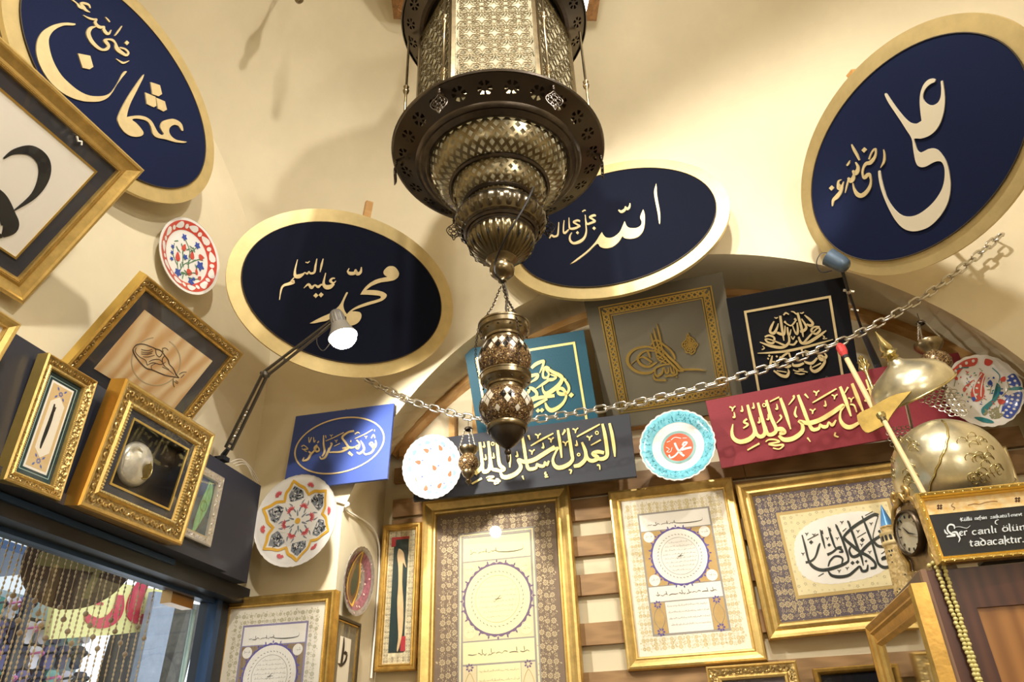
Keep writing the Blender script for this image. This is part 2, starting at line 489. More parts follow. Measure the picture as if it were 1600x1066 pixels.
# vault
mb = MB(); nx, ny = 40, 56
ys = [YR + (0.87-YR)*j/16 for j in range(16)] + [0.87 + 1.73*math.sin(pi/2*j/40) for j in range(41)]
xs = [XL + (XR-XL)*i/nx for i in range(nx+1)]
vs = [(x, y, vault_z(x, y)) for y in ys for x in xs]
mb.add(vs, [(j*(nx+1)+i, (j+1)*(nx+1)+i, (j+1)*(nx+1)+i+1, j*(nx+1)+i+1) for j in range(len(ys)-1) for i in range(nx)])
structure(mb.build('ceiling', PLASTER, smooth='all'))
# arch face: the piers and the band of wall above the arch, one plane
mb = MB(); N = 72
xs = sorted(set([XL + (XR-XL)*i/N for i in range(N+1)] + [-1.31, 1.31]))
for a, b in zip(xs[:-1], xs[1:]):
    za, zb = (arch_f(a), arch_f(b)) if abs(a) <= 1.3101 and abs(b) <= 1.3101 else (0.0, 0.0)
    mb.add([(a, YF, za), (b, YF, zb), (b, YF, vault_z(b, YF)+.05), (a, YF, vault_z(a, YF)+.05)], [(0, 1, 2, 3)])
xa = [x for x in xs if abs(x) <= 1.3101]
k = 1.33/1.31
for a, b in zip(xa[:-1], xa[1:]):     # the soffit of the arch
    mb.add([(a, YF, arch_f(a)), (b, YF, arch_f(b)), (b*k, YB, arch_b(b*k)), (a*k, YB, arch_b(a*k))], [(0, 1, 2, 3)])
for s in (-1, 1):                     # the sides of the niche
    mb.add([(s*1.31, YF, 0), (s*1.33, YB, 0), (s*1.33, YB, arch_b(1.33)), (s*1.31, YF, arch_f(1.31))], [(0, 1, 2, 3)])
structure(mb.build('wall_back_arch', PLASTER))
mb = MB(); mb.box(-1.45, 1.45, YB, YB+0.1, 0, E+2.1)
structure(mb.build('wall_back', PLASTER))
# left wall with its doorway
DT, DY0, DY1 = E+0.66, 0.1, 2.50
mb = MB()
def wallstrip(mb, X, y0, y1, z0, n=24):
    for j in range(n):
        a, b = y0+(y1-y0)*j/n, y0+(y1-y0)*(j+1)/n
        mb.add([(X, a, z0), (X, b, z0), (X, b, vault_z(X, b)+.05), (X, a, vault_z(X, a)+.05)], [(0, 1, 2, 3)])
wallstrip(mb, XL, YR, DY0, 0); wallstrip(mb, XL, DY0, DY1, DT, 40); wallstrip(mb, XL, DY1, YF, 0, 16)
structure(mb.build('wall_left', PLASTER))
mb = MB(); wallstrip(mb, XR, YR, YF, 0, 60); structure(mb.build('wall_right', PLASTER))
mb = MB()
for i in range(24):
    a, b = XL+(XR-XL)*i/24, XL+(XR-XL)*(i+1)/24
    mb.add([(a, YR, 0), (b, YR, 0), (b, YR, vault_z(b, YR)+.05), (a, YR, vault_z(a, YR)+.05)], [(0, 1, 2, 3)])
structure(mb.build('wall_rear', PLASTER))
mb = MB(); mb.box(-7, XR+0.1, YR-2, YB+3, -0.1, 0.0)
structure(mb.build('floor', mat('brown_floor', '#7a6a58', 0.5, var=0.1, scale=4)))
# pine strip bent along the top of the niche wall
mb = MB(); A = []
for i in range(61):
    x = -1.31 + 2.62*i/60
    A.append((x, arch_b(x)))
for (x0, z0), (x1, z1) in zip(A[:-1], A[1:]):
    d0 = Vector((x0, 0, z0 - (E+0.27))).normalized(); d1 = Vector((x1, 0, z1 - (E+0.27))).normalized()
    o0, o1 = Vector((x0, 0, z0-0.003)), Vector((x1, 0, z1-0.003))
    i0, i1 = o0 - d0*0.045, o1 - d1*0.045
    mb.add([(o0.x, 2.985, o0.z), (o1.x, 2.985, o1.z), (i1.x, 2.985, i1.z), (i0.x, 2.985, i0.z),
            (o0.x, 3.05, o0.z), (o1.x, 3.05, o1.z), (i1.x, 3.05, i1.z), (i0.x, 3.05, i0.z)],
           [(3, 2, 1, 0), (3, 7, 6, 2), (1, 5, 4, 0)])
structure(mb.build('trim_1', PINE))
# rails and boards screwed to the niche wall
mb = MB(); mb.box(-1.25, 1.25, 3.0, 3.05, E+1.315, E+1.36)
structure(mb.build('trim_2', PINE))
rnd = random.Random(4)
tn = 3
for zc, hh in ((1.235, .07), (1.08, .08), (.981, .09), (.83, .08), (.675, .08), (.49, .08), (.315, .08), (.15, .08)):
    mb = MB(); x = -1.28
    while x < 1.28:
        w = rnd.uniform(.5, .9); x2 = min(1.28, x+w)
        mb.box(x, x2-0.002, 3.025, 3.05, E+zc-hh/2, E+zc+hh/2); x = x2
    structure(mb.build('trim_%d' % tn, SLATW)); tn += 1
for x in (-1.005, -0.93):      # upright battens beside the teal board
    p = at_y(708 if x < -1 else 745, 690, 3.03)
    mb = MB(); mb.box(p.x-0.012, p.x+0.016, 3.0, 3.03, p.z-0.06, p.z+(0.12 if x < -1 else 0.2))
    structure(mb.build('trim_%d' % tn, PINE)); tn += 1

# ------------------------------------------------------------------ shop front: dark fascia box over the glass door
mb = MB()
mb.box(XL+0.0, -1.60, -0.3, 2.47, E+0.665, E+1.035)
o = mb.build('shop_fascia', CHAR); structure(o); o.name = 'trim_%d' % tn; tn += 1
# front boards of the fascia with their seams, and the lower lip
mb = MB(); mb.box(-1.60, -1.592, -0.3, 1.60, E+0.70, E+1.03); mb.box(-1.60, -1.575, -0.3, 2.3, E+0.665, E+0.695)
structure(mb.build('trim_%d' % tn, CHAR)); tn += 1
mb = MB(); mb.box(-1.78, -1.64, -0.3, 2.56, E+0.61, E+0.665)
structure(mb.build('trim_%d' % tn, CHARD)); tn += 1
mb = MB(); mb.box(-1.64, -1.632, -0.3, 2.1, E+0.645, E+0.662); mb.box(-1.72, -1.70, -0.3, 2.45, E+0.597, E+0.612)
structure(mb.build('trim_%d' % tn, BLUEMETAL)); tn += 1
d1 = thing('door_1', '', '', Vector((-1.75, 1.2, 0)))
del d1['label']; del d1['category']; structure(d1)
mb = MB(); mb.box(-0.035, 0.05, 1.275, 1.345, 0, E+0.62); mb.box(-0.035, 0.05, -1.15, -1.08, 0, E+0.62)
mb.build('door_frame', CHARD, d1)
mb = MB(); mb.box(0.02, 0.06, 1.245, 1.275, 0, E+0.61); mb.build('frame_edge', BLUEMETAL, d1)
ge_ = at_x(302, 954, -1.75).y - 1.2
mb = MB(); mb.box(-0.005, 0.005, -1.08, ge_, 0.02, E+0.60); mb.build('glass_leaf', GLASS, d1)
mb = MB(); mb.box(-0.005, 0.005, ge_+0.010, 1.262, 0.02, E+0.60); mb.build('side_glass', GLASS, d1)
mb = MB(); mb.box(-0.007, 0.007, ge_, ge_+0.0075, 0.02, E+0.57); mb.build('glass_edge', mat('glass_edge', '#bcd8d0', 0.1, 0.0), d1)
p = at_x(284, 938, -1.74)
mb = MB(); mb.box(-0.02, 0.022, p.y-1.2-0.07, p.y-1.2+0.05, p.z-0.022, p.z+0.022); mb.build('patch_fitting', mat('bronze_fitting', '#b08a5a', 0.3, 0.9), d1)
# ------------------------------------------------------------------ four big oval name boards
def ell(a, b, n=96): return [(a*math.cos(2*pi*i/n), b*math.sin(2*pi*i/n)) for i in range(n)]
def oval_board(label, M, ground, a=0.48, b=0.351, peg=None):
    k_ = a/0.48; b = b*k_
    t = thing('oval_plaque', label, 'wall plaque', M, 'oval calligraphy boards under the vault')
    mb = MB(); mb.prism(ell(a, b), -0.022, -0.004)
    mb.build('rim', LEAF, t, smooth=30)
    ka, kb = a-0.055, b-0.055
    mb = MB(); mb.prism(ell(ka, kb), -0.004, 0.0); mb.build('ground', ground, t)
    mb = MB()
    mb.tube([(x, y, 0.0005) for x, y in ell(ka+0.001, kb+0.001)], 0.0022, 6, True); mb.build('groove', mat('dark_groove', '#3a2c14', 0.6), t, smooth=60)
    mb = MB()                                   # battens that hold the board off the wall
    mb.box(-0.2, -0.17, -b*0.75, b*.7, -0.05, -0.022); mb.box(0.17, 0.2, -b*0.75, b*.7, -0.05, -0.022)
    if peg:
        px_, py_ = loc(M, *peg, -0.036); mb.box(px_-.014, px_+.014, b*.4, py_, -0.052, -0.022)
    mb.build('batten', PINE, t)
    return t
MU = frameM(at_s(196.9, 136.9, 2.50), 87.07, 7.45, 0.2, False)
MM = frameM(at_s(542.3, 457.5, 2.90), 41.3, 20.9, 0, False)
MAL = frameM(at_s(957.1, 352.75, 3.14), -4.3, -0.45, 0.6, False)
MA = frameM(at_s(1414.5, 245, 2.46), -59.5, 23.6, 0, False)

t = oval_board('oval navy board cut off by the upper left corner, with square gold dots', MU, NAVY, .4547)
T = Trace(MU, 40, 0, 4.635)
T.cut((358,172),(358,172),(300,165),(240,170),(180,190),(125,225),(90,275),(75,335),(78,400),(100,470),(140,545),(195,615),(260,670),(330,708),(410,732),(480,738),(540,733),(590,710),(625,670),(655,620),(690,570),(715,540),(732,518),(732,518),(715,517),(695,540),(670,590),(640,640),(610,675),(570,693),(510,698),(450,690),(385,660),(320,610),(260,550),(215,480),(185,410),(168,340),(165,285),(185,240),(225,205),(280,185),(340,185),(358,180),(358,180))
T.cut((375,387),(465,405),(487,485),(460,503),(410,492), smooth=False)
T.cut((902,595),(970,618),(985,682),(960,698),(915,683), smooth=False)
T.cut((862,670),(938,702),(943,768),(925,778),(875,755), smooth=False)
T.cut((942,708),(1005,735),(1020,795),(995,808),(955,788), smooth=False)
T.cut((855,540),(855,540),(845,570),(820,620),(790,680),(760,740),(738,800),(728,850),(728,850),(760,842),(820,838),(870,850),(910,880),(935,925),(955,960),(980,978),(998,972),(985,950),(972,920),(985,885),(1020,868),(1065,862),(1105,878),(1130,905),(1138,945),(1125,945),(1105,915),(1075,905),(1045,920),(1035,950),(1050,985),(1085,1012),(1130,1022),(1165,1028),(1165,1028),(1140,1036),(1080,1030),(1010,1010),(950,998),(920,975),(910,940),(900,910),(880,882),(850,868),(800,860),(768,868),(800,895),(835,935),(850,965),(835,985),(790,992),(740,978),(700,945),(672,900),(663,860),(680,810),(710,750),(745,690),(785,630),(820,580),(845,548))
T.mb.build('main_lettering', LETTER, t)
T = Trace(MU, 110, 0, 9.69)
T.pen((25,0,20),(90,50,20),(130,100,40),(185,130,30)); T.pen((295,125,18),(270,75,30),(200,50,35),(150,50,25),(190,110,50),(230,155,35),(290,188,8))
T.pen((190,232,8),(270,275,26),(340,295,30),(390,295,25),(370,340,40),(400,390,45),(450,415,45),(505,405,20),(500,450,45),(540,505,45),(580,510,30),(612,455,10))
T.pen((525,262,10),(560,300,22),(590,335,16)); T.pen((775,395,10),(715,480,22),(665,545,10))
T.pen((375,405,14),(300,430,50),(265,510,60),(310,620,55),(400,715,45),(480,755,35),(550,740,45),(570,690,45),(520,620,50),(560,597,26),(630,610,35),(675,660,30),(700,740,60),(770,800,50),(840,838,35),(870,800,30),(820,745,28),(740,720,18))
T.dot(850,650,36); T.pen((690,893,8),(780,950,30),(830,945,22),(885,920,6))
T.pen((20,0,16),(-30,-60,30),(-90,-90,40),(-140,-150,20)); T.dot(-20,-150,36)
T.mb.build('small_lettering', LETTER, t)

t = oval_board('black-navy oval board above the royal blue board, a lit clip lamp in front of it', MM, NAVYD, .446, peg=(577, 316))
T = Trace(MM, 430, 390, 7.614)
T.cut((1380,198),(1420,208),(1455,245),(1472,290),(1455,335),(1410,365),(1340,380),(1260,392),(1190,415),(1130,445),(1080,485),(1080,485),(1150,483),(1220,490),(1285,508),(1325,540),(1310,580),(1265,612),(1200,635),(1110,662),(1020,690),(950,715),(915,735),(960,738),(1005,748),(1025,780),(1015,830),(980,875),(930,900),(880,912),(880,912),(855,880),(845,830),(850,780),(880,740),(930,700),(1010,660),(1110,625),(1200,600),(1250,580),(1255,560),(1230,550),(1160,543),(1080,538),(1012,538),(1012,538),(1040,490),(1080,440),(1140,390),(1210,355),(1290,335),(1330,325),(1300,305),(1288,270),(1305,235),(1340,205))
T.cut((860,512),(845,512),(820,560),(780,640),(740,690),(690,730),(640,765),(560,800),(480,840),(410,880),(410,880),(470,878),(540,862),(610,848),(665,815),(710,775),(760,778),(810,790),(850,800),(858,780),(830,740),(812,690),(812,640),(832,585),(863,518))
T.pen((1025,210,10),(1015,270,30),(975,290,40),(955,240,16),(945,280,36),(890,285,40),(862,260,20),(880,225,10))
T.mb.build('main_lettering', LETTER, t)
T = Trace(MM, 430, 390, 7.614)
T.pen((570,110,10),(550,190,24),(533,270,10)); T.pen((495,110,8),(478,200,24),(465,270,26),(420,285,24),(400,262,10),(380,290,22),(350,275,10),(330,295,26),(280,320,50),(240,315,40),(235,250,22),(265,120,8))
T.pen((225,335,14),(190,375,16),(215,385,45),(160,410,35),(100,430,26),(70,480,20),(50,600,8)); T.pen((410,140,8),(385,158,16),(360,150,10))
T.pen((710,345,14),(680,345,20),(655,375,30),(690,400,20),(720,375,10)); T.pen((700,410,22),(650,445,50),(600,445,50),(575,400,28),(600,280,10))
T.pen((575,425,20),(545,420,20),(510,445,30),(470,425,18),(430,455,35),(395,415,26),(340,460,8)); T.dot(483,548,30).dot(545,540,30)
T.mb.build('small_lettering', LETTER, t)

t = oval_board('dark oval board behind the big lantern, the one over the olive grey board', MAL, NAVYD)
T = Trace(MAL, 850, 280, 7.105)
T.cut((1246,50),(1246,50),(1232,95),(1222,150),(1232,230),(1250,320),(1265,400),(1278,492),(1288,492),(1292,420),(1285,340),(1268,250),(1255,160),(1252,90))
T.cut((1100,340),(1100,340),(1075,400),(1068,435),(1085,475),(1075,515),(1040,540),(990,548),(940,540),(915,515),(902,480),(895,470),(895,470),(870,530),(840,590),(790,635),(740,655),(690,650),(660,620),(645,590),(645,590),(620,625),(580,690),(520,760),(440,830),(360,890),(300,940),(288,946),(288,946),(340,925),(420,870),(500,805),(560,745),(598,720),(620,750),(660,768),(710,770),(770,750),(830,700),(870,640),(890,655),(930,665),(990,663),(1050,640),(1095,590),(1115,530),(1122,460),(1120,400),(1108,350))
T.pen((955,270,10),(950,310,22),(925,335,26),(905,310,14),(900,340,26),(860,365,30),(828,345,12))
T.mb.build('main_lettering', LETTER, t)
T = Trace(MAL, 850, 280, 7.105)
T.pen((575,410,20),(555,405,26),(510,425,22),(545,450,20),(565,470,22),(520,490,24),(480,500,20),(465,460,12),(458,400,10)); T.pen((460,440,10),(465,500,12),(470,580,16),(450,650,24),(400,695,34),(330,715,26),(290,680,24),(290,630,14),(310,595,8))
T.dot(557,548,20); T.pen((400,470,20),(370,462,22),(330,480,20),(375,510,18),(395,525,20),(340,550,26),(290,550,22),(280,500,14),(278,430,8))
T.dot(373,598,18); T.pen((278,560,10),(235,600,24),(218,590,16),(218,520,12),(225,460,8)); T.pen((165,480,8),(160,560,14),(150,625,18),(110,640,22),(85,625,18),(60,660,8))
T.pen((425,365,10),(445,350,14),(465,350,8))
T.mb.build('small_lettering', LETTER, t)

t = oval_board('oval navy board with pale shining rim at upper right, leaning over the helmets', MA, NAVY, peg=(1330, 113))
mb = MB(); Mi_ = MA.inverted()
for p_ in (Vector((-.18, -.12, -.03)), Vector((-.18, .12, -.03)), Vector((.15, 0, -.03))):
    w_ = MA @ p_; e_ = Mi_ @ Vector((w_.x+.12, 2.585, w_.z)); mb.tube([tuple(p_), tuple((p_+e_)/2), tuple(e_)], .009, 6)
mb.build('support_strut', PINE, t)
T = Trace(MA, 1360, 110, 4.1)
T.cut((418,58),(395,52),(365,65),(338,100),(322,150),(318,205),(322,260),(330,322),(330,322),(300,340),(265,338),(235,318),(200,280),(165,235),(130,185),(108,152),(97,147),(95,160),(120,210),(160,270),(200,330),(235,385),(258,420),(270,450),(275,490),(282,540),(292,585),(308,612),(335,620),(365,612),(400,592),(430,582),(455,585),(470,605),(478,640),(476,700),(462,755),(435,805),(400,850),(350,895),(300,925),(250,937),(205,930),(170,905),(140,870),(110,820),(90,760),(75,700),(66,650),(58,642),(52,650),(56,700),(70,760),(95,830),(130,905),(170,970),(215,1013),(265,1030),(320,1025),(380,1000),(435,950),(480,885),(505,820),(515,750),(512,690),(502,630),(485,580),(460,540),(435,512),(405,500),(375,503),(345,518),(320,526),(302,510),(290,475),(282,440),(300,436),(330,436),(375,420),(415,390),(445,345),(465,290),(476,230),(478,170),(472,110),(465,70),(458,66),(453,75),(456,120),(452,170),(435,205),(405,222),(375,220),(350,200),(338,170),(345,135),(365,105),(390,85),(412,75))
T.mb.build('main_lettering', mat('sheen_gold_lettering', '#e8dcc0', 0.4, 0.3), t)  # same gold as the other boards, paled to hold the letters' sheen
T = Trace(MA, 1290, 220, 9.69)
T.pen((878,130,6),(895,220,30),(885,320,35),(835,408,10))
T.pen((660,280,22),(700,180,26),(750,125,30),(765,180,28),(740,260,45),(680,330,60),(620,345,50),(580,400,35),(562,480,30),(575,550,30),(600,560,45),(640,515,55),(670,520,40),(690,600,28),(675,690,45),(620,780,60),(545,830,65),(480,810,55),(435,730,30),(415,640,10))
T.dot(587,140,40); T.pen((395,55,10),(430,130,34),(480,220,34),(515,295,20)); T.pen((325,375,20),(350,345,30),(370,300,10))
T.pen((455,325,10),(490,390,35),(490,450,60),(450,490,70),(410,450,15)); T.pen((435,500,30),(420,570,60),(380,605,65),(340,560,20)); T.pen((350,590,25),(325,680,25),(300,790,8))
T.pen((240,590,14),(200,610,26),(195,660,40),(215,710,80),(250,690,40),(275,620,10)); T.pen((260,700,25),(225,780,50),(170,850,60),(120,900,40),(105,990,12)); T.dot(93,715,38)
T.mb.build('small_lettering', LETTER, t)

# ------------------------------------------------------------------ flat painted boards with raised gold writing
def board(name, label, M, x0, x1, y0, y1, m, group, th=0.012):
    t = thing(name, label, 'wall panel', M, group)
    mb = MB(); mb.box(x0, x1, y0, y1, -th, 0); mb.build('board', m, t)
    mb = MB(); xm = (x0+x1)/2
    mb.tube([(xm-0.04, y1-0.03, -th-0.006), (xm, y1+0.012, -th-0.004), (xm+0.04, y1-0.03, -th-0.006)], 0.0012, 5); mb.build('hanging_wire', DARKMETAL, t)
    return t
def rect_line(mb, x0, x1, y0, y1, w, z0, z1):
    mb.box(x0, x1, y1-w, y1, z0, z1); mb.box(x0, x1, y0, y0+w, z0, z1); mb.box(x0, x0+w, y0+w, y1-w, z0, z1); mb.box(x1-w, x1, y0+w, y1-w, z0, z1)
GB = 'painted boards with raised gold calligraphy'
# blue
M = frameM((-1.322, 2.55, 1.197), 0.7, -3.9, -0.4)
t = board('calligraphy_board', 'royal blue board with a gold oval line, above the star-patterned plate', M, -.2195, .2195, -.1665, .1665, BLUE, GB)
mb = MB()
T = Trace(M, 430, 610, 6.662, 0, 0.003)
(xa, ya), (xb, yb), (xc, yc), (xd, yd) = T.L(200,640), T.L(1140,500), T.L(800,270), T.L(560,880)
cx, cy, ra, rb = (xa+xb)/2, (yc+yd)/2, (xb-xa)/2, (yc-yd)/2
n = 72; vs = []
T.mb.strip([(cx+ra*math.cos(2*pi*i/n), cy+rb*math.sin(2*pi*i/n)) for i in range(n+1)], [(cx+(ra-.006)*math.cos(2*pi*i/n), cy+(rb-.006)*math.sin(2*pi*i/n)) for i in range(n+1)][::1], 0, 0.003)
T.mb.build('oval_line', LETTER, t)
T = Trace(M, 430, 610, 6.662, 0, 0.003)
for s in [[(1000,500,12),(1025,465,20),(1040,500,12)], [(1045,520,12),(1050,560,30),(1030,600,32),(1000,575,28),(985,560,22),(1010,545,20),(1030,600,30),(1000,650,28),(940,668,24),(920,640,14)], [(830,505,8),(930,460,14),(1015,410,12)],
          [(890,525,12),(915,570,28),(925,620,30),(880,660,28),(850,645,16)], [(850,520,22),(880,560,24),(860,610,26),(840,590,20),(870,570,14)], [(820,425,28),(760,440,26),(700,490,28),(730,540,28),(765,590,30),(800,600,28),(830,590,18)],
          [(700,605,18),(760,600,32),(690,640,28),(600,645,24),(560,640,18),(590,560,24),(575,555,18)], [(560,600,14),(550,640,28),(520,700,28),(480,715,22),(465,690,12)], [(505,470,10),(505,560,24),(515,640,28),(490,690,20)],
          [(440,570,20),(410,600,24),(430,640,26),(460,625,22),(440,590,16),(400,640,22),(370,670,28),(340,720,30),(290,735,22),(300,700,10)], [(350,640,22),(380,660,26)], [(275,590,14),(300,575,12),(340,610,16),(300,620,16),(330,640,12),(280,610,10)],
          [(350,490,8),(355,545,10),(380,490,10)], [(400,490,8),(405,540,14),(420,520,8)], [(440,550,12),(455,530,16)], [(525,470,12),(530,500,8)], [(615,585,8),(675,555,12)], [(525,530,8),(620,490,12),(715,440,10)], [(790,520,10),(785,540,14)], [(830,460,14),(860,440,18),(880,450,10)], [(1035,410,10),(1035,430,12)]]:
    T.pen(*[(x, y, w*.72) for x, y, w in s])
T.vee(585,475,.6).vee(635,530,.6).vee(945,490,.6); T.dot(775,655,20).dot(797,672,16)
T.mb.build('lettering', LETTER, t)
# teal
M = frameM((-0.578, 2.838, 1.434), -0.3, 31.1, 0.2)
t = board('calligraphy_board', 'teal board with a thin gold border behind the mosaic hanging lamp', M, -.266, .266, -.256, .256, TEAL, GB)
mb = MB(); rect_line(mb, -.222, .222, -.215, .213, .010, 0, .003); mb.build('border', LETTERB, t)
T = Trace(M, 815, 555, 10.66, 0, .006)
for s in [[(165,215,44),(240,150,58),(340,105,52),(370,110,42),(350,190,34),(300,300,12)], [(120,365,44),(180,340,54),(270,325,44),(245,390,48),(150,455,18)], [(470,215,22),(400,205,48),(360,280,34),(365,370,38),(430,370,34),(455,310,30),(410,250,26),(385,230,30)],
          [(420,410,64),(520,405,48),(575,365,32),(480,320,22)], [(440,425,44),(360,480,44),(240,560,10)], [(420,215,44),(520,280,54),(640,340,64),(675,400,58),(620,500,70),(500,600,74),(410,640,64),(360,590,34),(348,510,16)],
          [(690,385,20),(760,470,44),(790,560,44),(760,630,44),(690,650,58),(630,640,58),(600,600,38),(625,560,44),(680,560,54),(730,620,44),(740,700,38),(690,800,48),(600,880,64),(500,920,70),(430,880,54),(395,790,25)],
          [(20,660,30),(110,620,48),(130,560,44)], [(125,535,34),(200,570,58),(255,640,48),(230,700,54),(110,745,44)], [(130,770,54),(300,710,58),(550,675,54)], [(170,880,48),(300,800,58),(430,730,34)], [(700,390,34),(745,415,22)]]:
    T.pen(*s)
T.dot(828,665,46).dot(275,925,38).dot(340,918,40)
T.mb.build('lettering', LETTERB, t)
# olive grey, with the interlaced border and the tughra
M = frameM((0.005, 2.807, 1.551), -1.2, 37.4, 0.9)
xl = (loc(M, 915.8, 468.4)[0] + loc(M, 943.9, 647.4)[0])/2; xr = (loc(M, 1125.1, 424.1)[0] + loc(M, 1160, 587.7)[0])/2
yt = (loc(M, 915.8, 468.4)[1] + loc(M, 1125.1, 424.1)[1])/2
t = board('calligraphy_board', 'olive grey board with an interlaced gold border around a gold tughra', M, xl, xr, -.30, yt, GREY, GB)
mb = MB(); H = .236
rect_line(mb, -H, H, -H, H, .005, 0, .004)
mb.build('outer_border_line', GOLDP, t)
mb = MB(); I = H-.044; rect_line(mb, -I, I, -I, I, .004, 0, .004); mb.build('inner_border_line', GOLDP, t)
mb = MB(); n = 18; bw = .013; A0, A1 = H-.013, I+.007
for side in range(4):
    c, s = [(1, 0), (0, 1), (-1, 0), (0, -1)][side]
    R = lambda x, y: (x*c - y*s, x*s + y*c)
    L_ = A0 - .012
    step = 2*L_/n
    for i in range(n):
        a = -L_ + step*i
        for (p, q) in (((a, A1), (a+step, A0)), ((a, A0), (a+step, A1))):
            d = math.hypot(q[0]-p[0], q[1]-p[1]); ux, uy = -(q[1]-p[1])/d*.0032, (q[0]-p[0])/d*.0032
            z1 = .004 if p[1] == A1 else .0046
            mb.strip([R(p[0]+ux, p[1]+uy), R(q[0]+ux, q[1]+uy)], [R(p[0]-ux, p[1]-uy), R(q[0]-ux, q[1]-uy)], 0, z1)
    for yy in (A0, A1):
        mb.strip([R(-L_-.006, yy+.0025), R(L_+.006, yy+.0025)], [R(-L_-.006, yy-.0025), R(L_+.006, yy-.0025)], 0, .0042)
mb.build('interlaced_border', GOLDP, t)
T = Trace(M, 970, 495, 9.69, 0, .006)
for s in [[(500,480,25),(420,455,27),(320,460,30),(220,490,34),(140,550,40),(100,630,46),(115,720,44),(190,800,40),(290,845,40),(400,855,38),(480,830,28),(540,770,20)], [(520,520,18),(450,515,22),(370,520,24),(290,570,30),(255,640,34),(290,710,34),(360,750,34),(440,755,30),(500,720,24),(550,690,18)],
          [(150,725,8),(240,650,12),(330,610,24),(400,640,32),(470,690,26)], [(375,500,10),(420,550,28),(440,620,20)], [(545,110,8),(570,220,24),(600,350,26),(620,470,22),(640,560,14)], [(497,175,8),(515,270,24),(540,360,24),(570,470,22),(600,580,14)], [(452,250,8),(470,330,22),(500,430,24),(530,540,20),(560,650,14)],
          [(450,440,10),(500,370,22),(560,360,26),(640,420,28),(740,500,30),(800,580,32),(820,650,20)], [(550,430,20),(650,520,30),(740,620,32),(830,700,36),(900,780,36),(960,800,30),(1150,800,24),(1290,820,6)], [(520,470,20),(620,570,28),(720,670,30),(800,750,30),(870,815,28),(950,820,18)],
          [(520,520,20),(600,560,20)], [(540,580,20),(640,640,20)], [(570,650,20),(690,700,20)], [(600,400,18),(520,470,18)], [(640,480,18),(530,560,18)], [(660,560,18),(560,640,18)], [(700,620,18),(600,700,18)], [(740,715,24),(640,730,24),(560,760,24),(500,800,20)],
          [(640,770,20),(625,850,28),(560,900,30),(520,870,24),(520,800,14)], [(660,770,16),(680,850,26),(720,840,22),(720,770,12)], [(750,760,14),(770,840,28),(810,850,22),(790,760,10)], [(830,790,12),(850,860,26),(790,890,26),(730,895,26),(670,910,24)], [(490,880,16),(510,940,28),(560,960,28),(690,965,24)]]:
    T.pen(*s)
T.dot(845,915,14).dot(440,710,14)
T.mb.build('tughra', GOLDP, t)
T = Trace(M, 970, 495, 9.69, 0, .005)
P_ = [(1015,250),(1040,300),(1100,340),(1130,390),(1165,420),(1130,480),(1120,530),(1070,570),(1040,545),(990,540),(970,490),(930,445),(940,390),(985,350),(1000,300)]
T.pen(*[(x, y, 14) for x, y in P_+P_[:1]])
for k in (.72, .45, .2): T.pen(*[(1045+(x-1045)*k, 430+(y-430)*k, 13) for x, y in P_+P_[:1]])
for x, y in P_: T.pen((1045, 430, 8), ((1045+x)/2+12, (430+y)/2-10, 12), (x, y, 8))
T.mb.build('medallion', GOLDP, t)
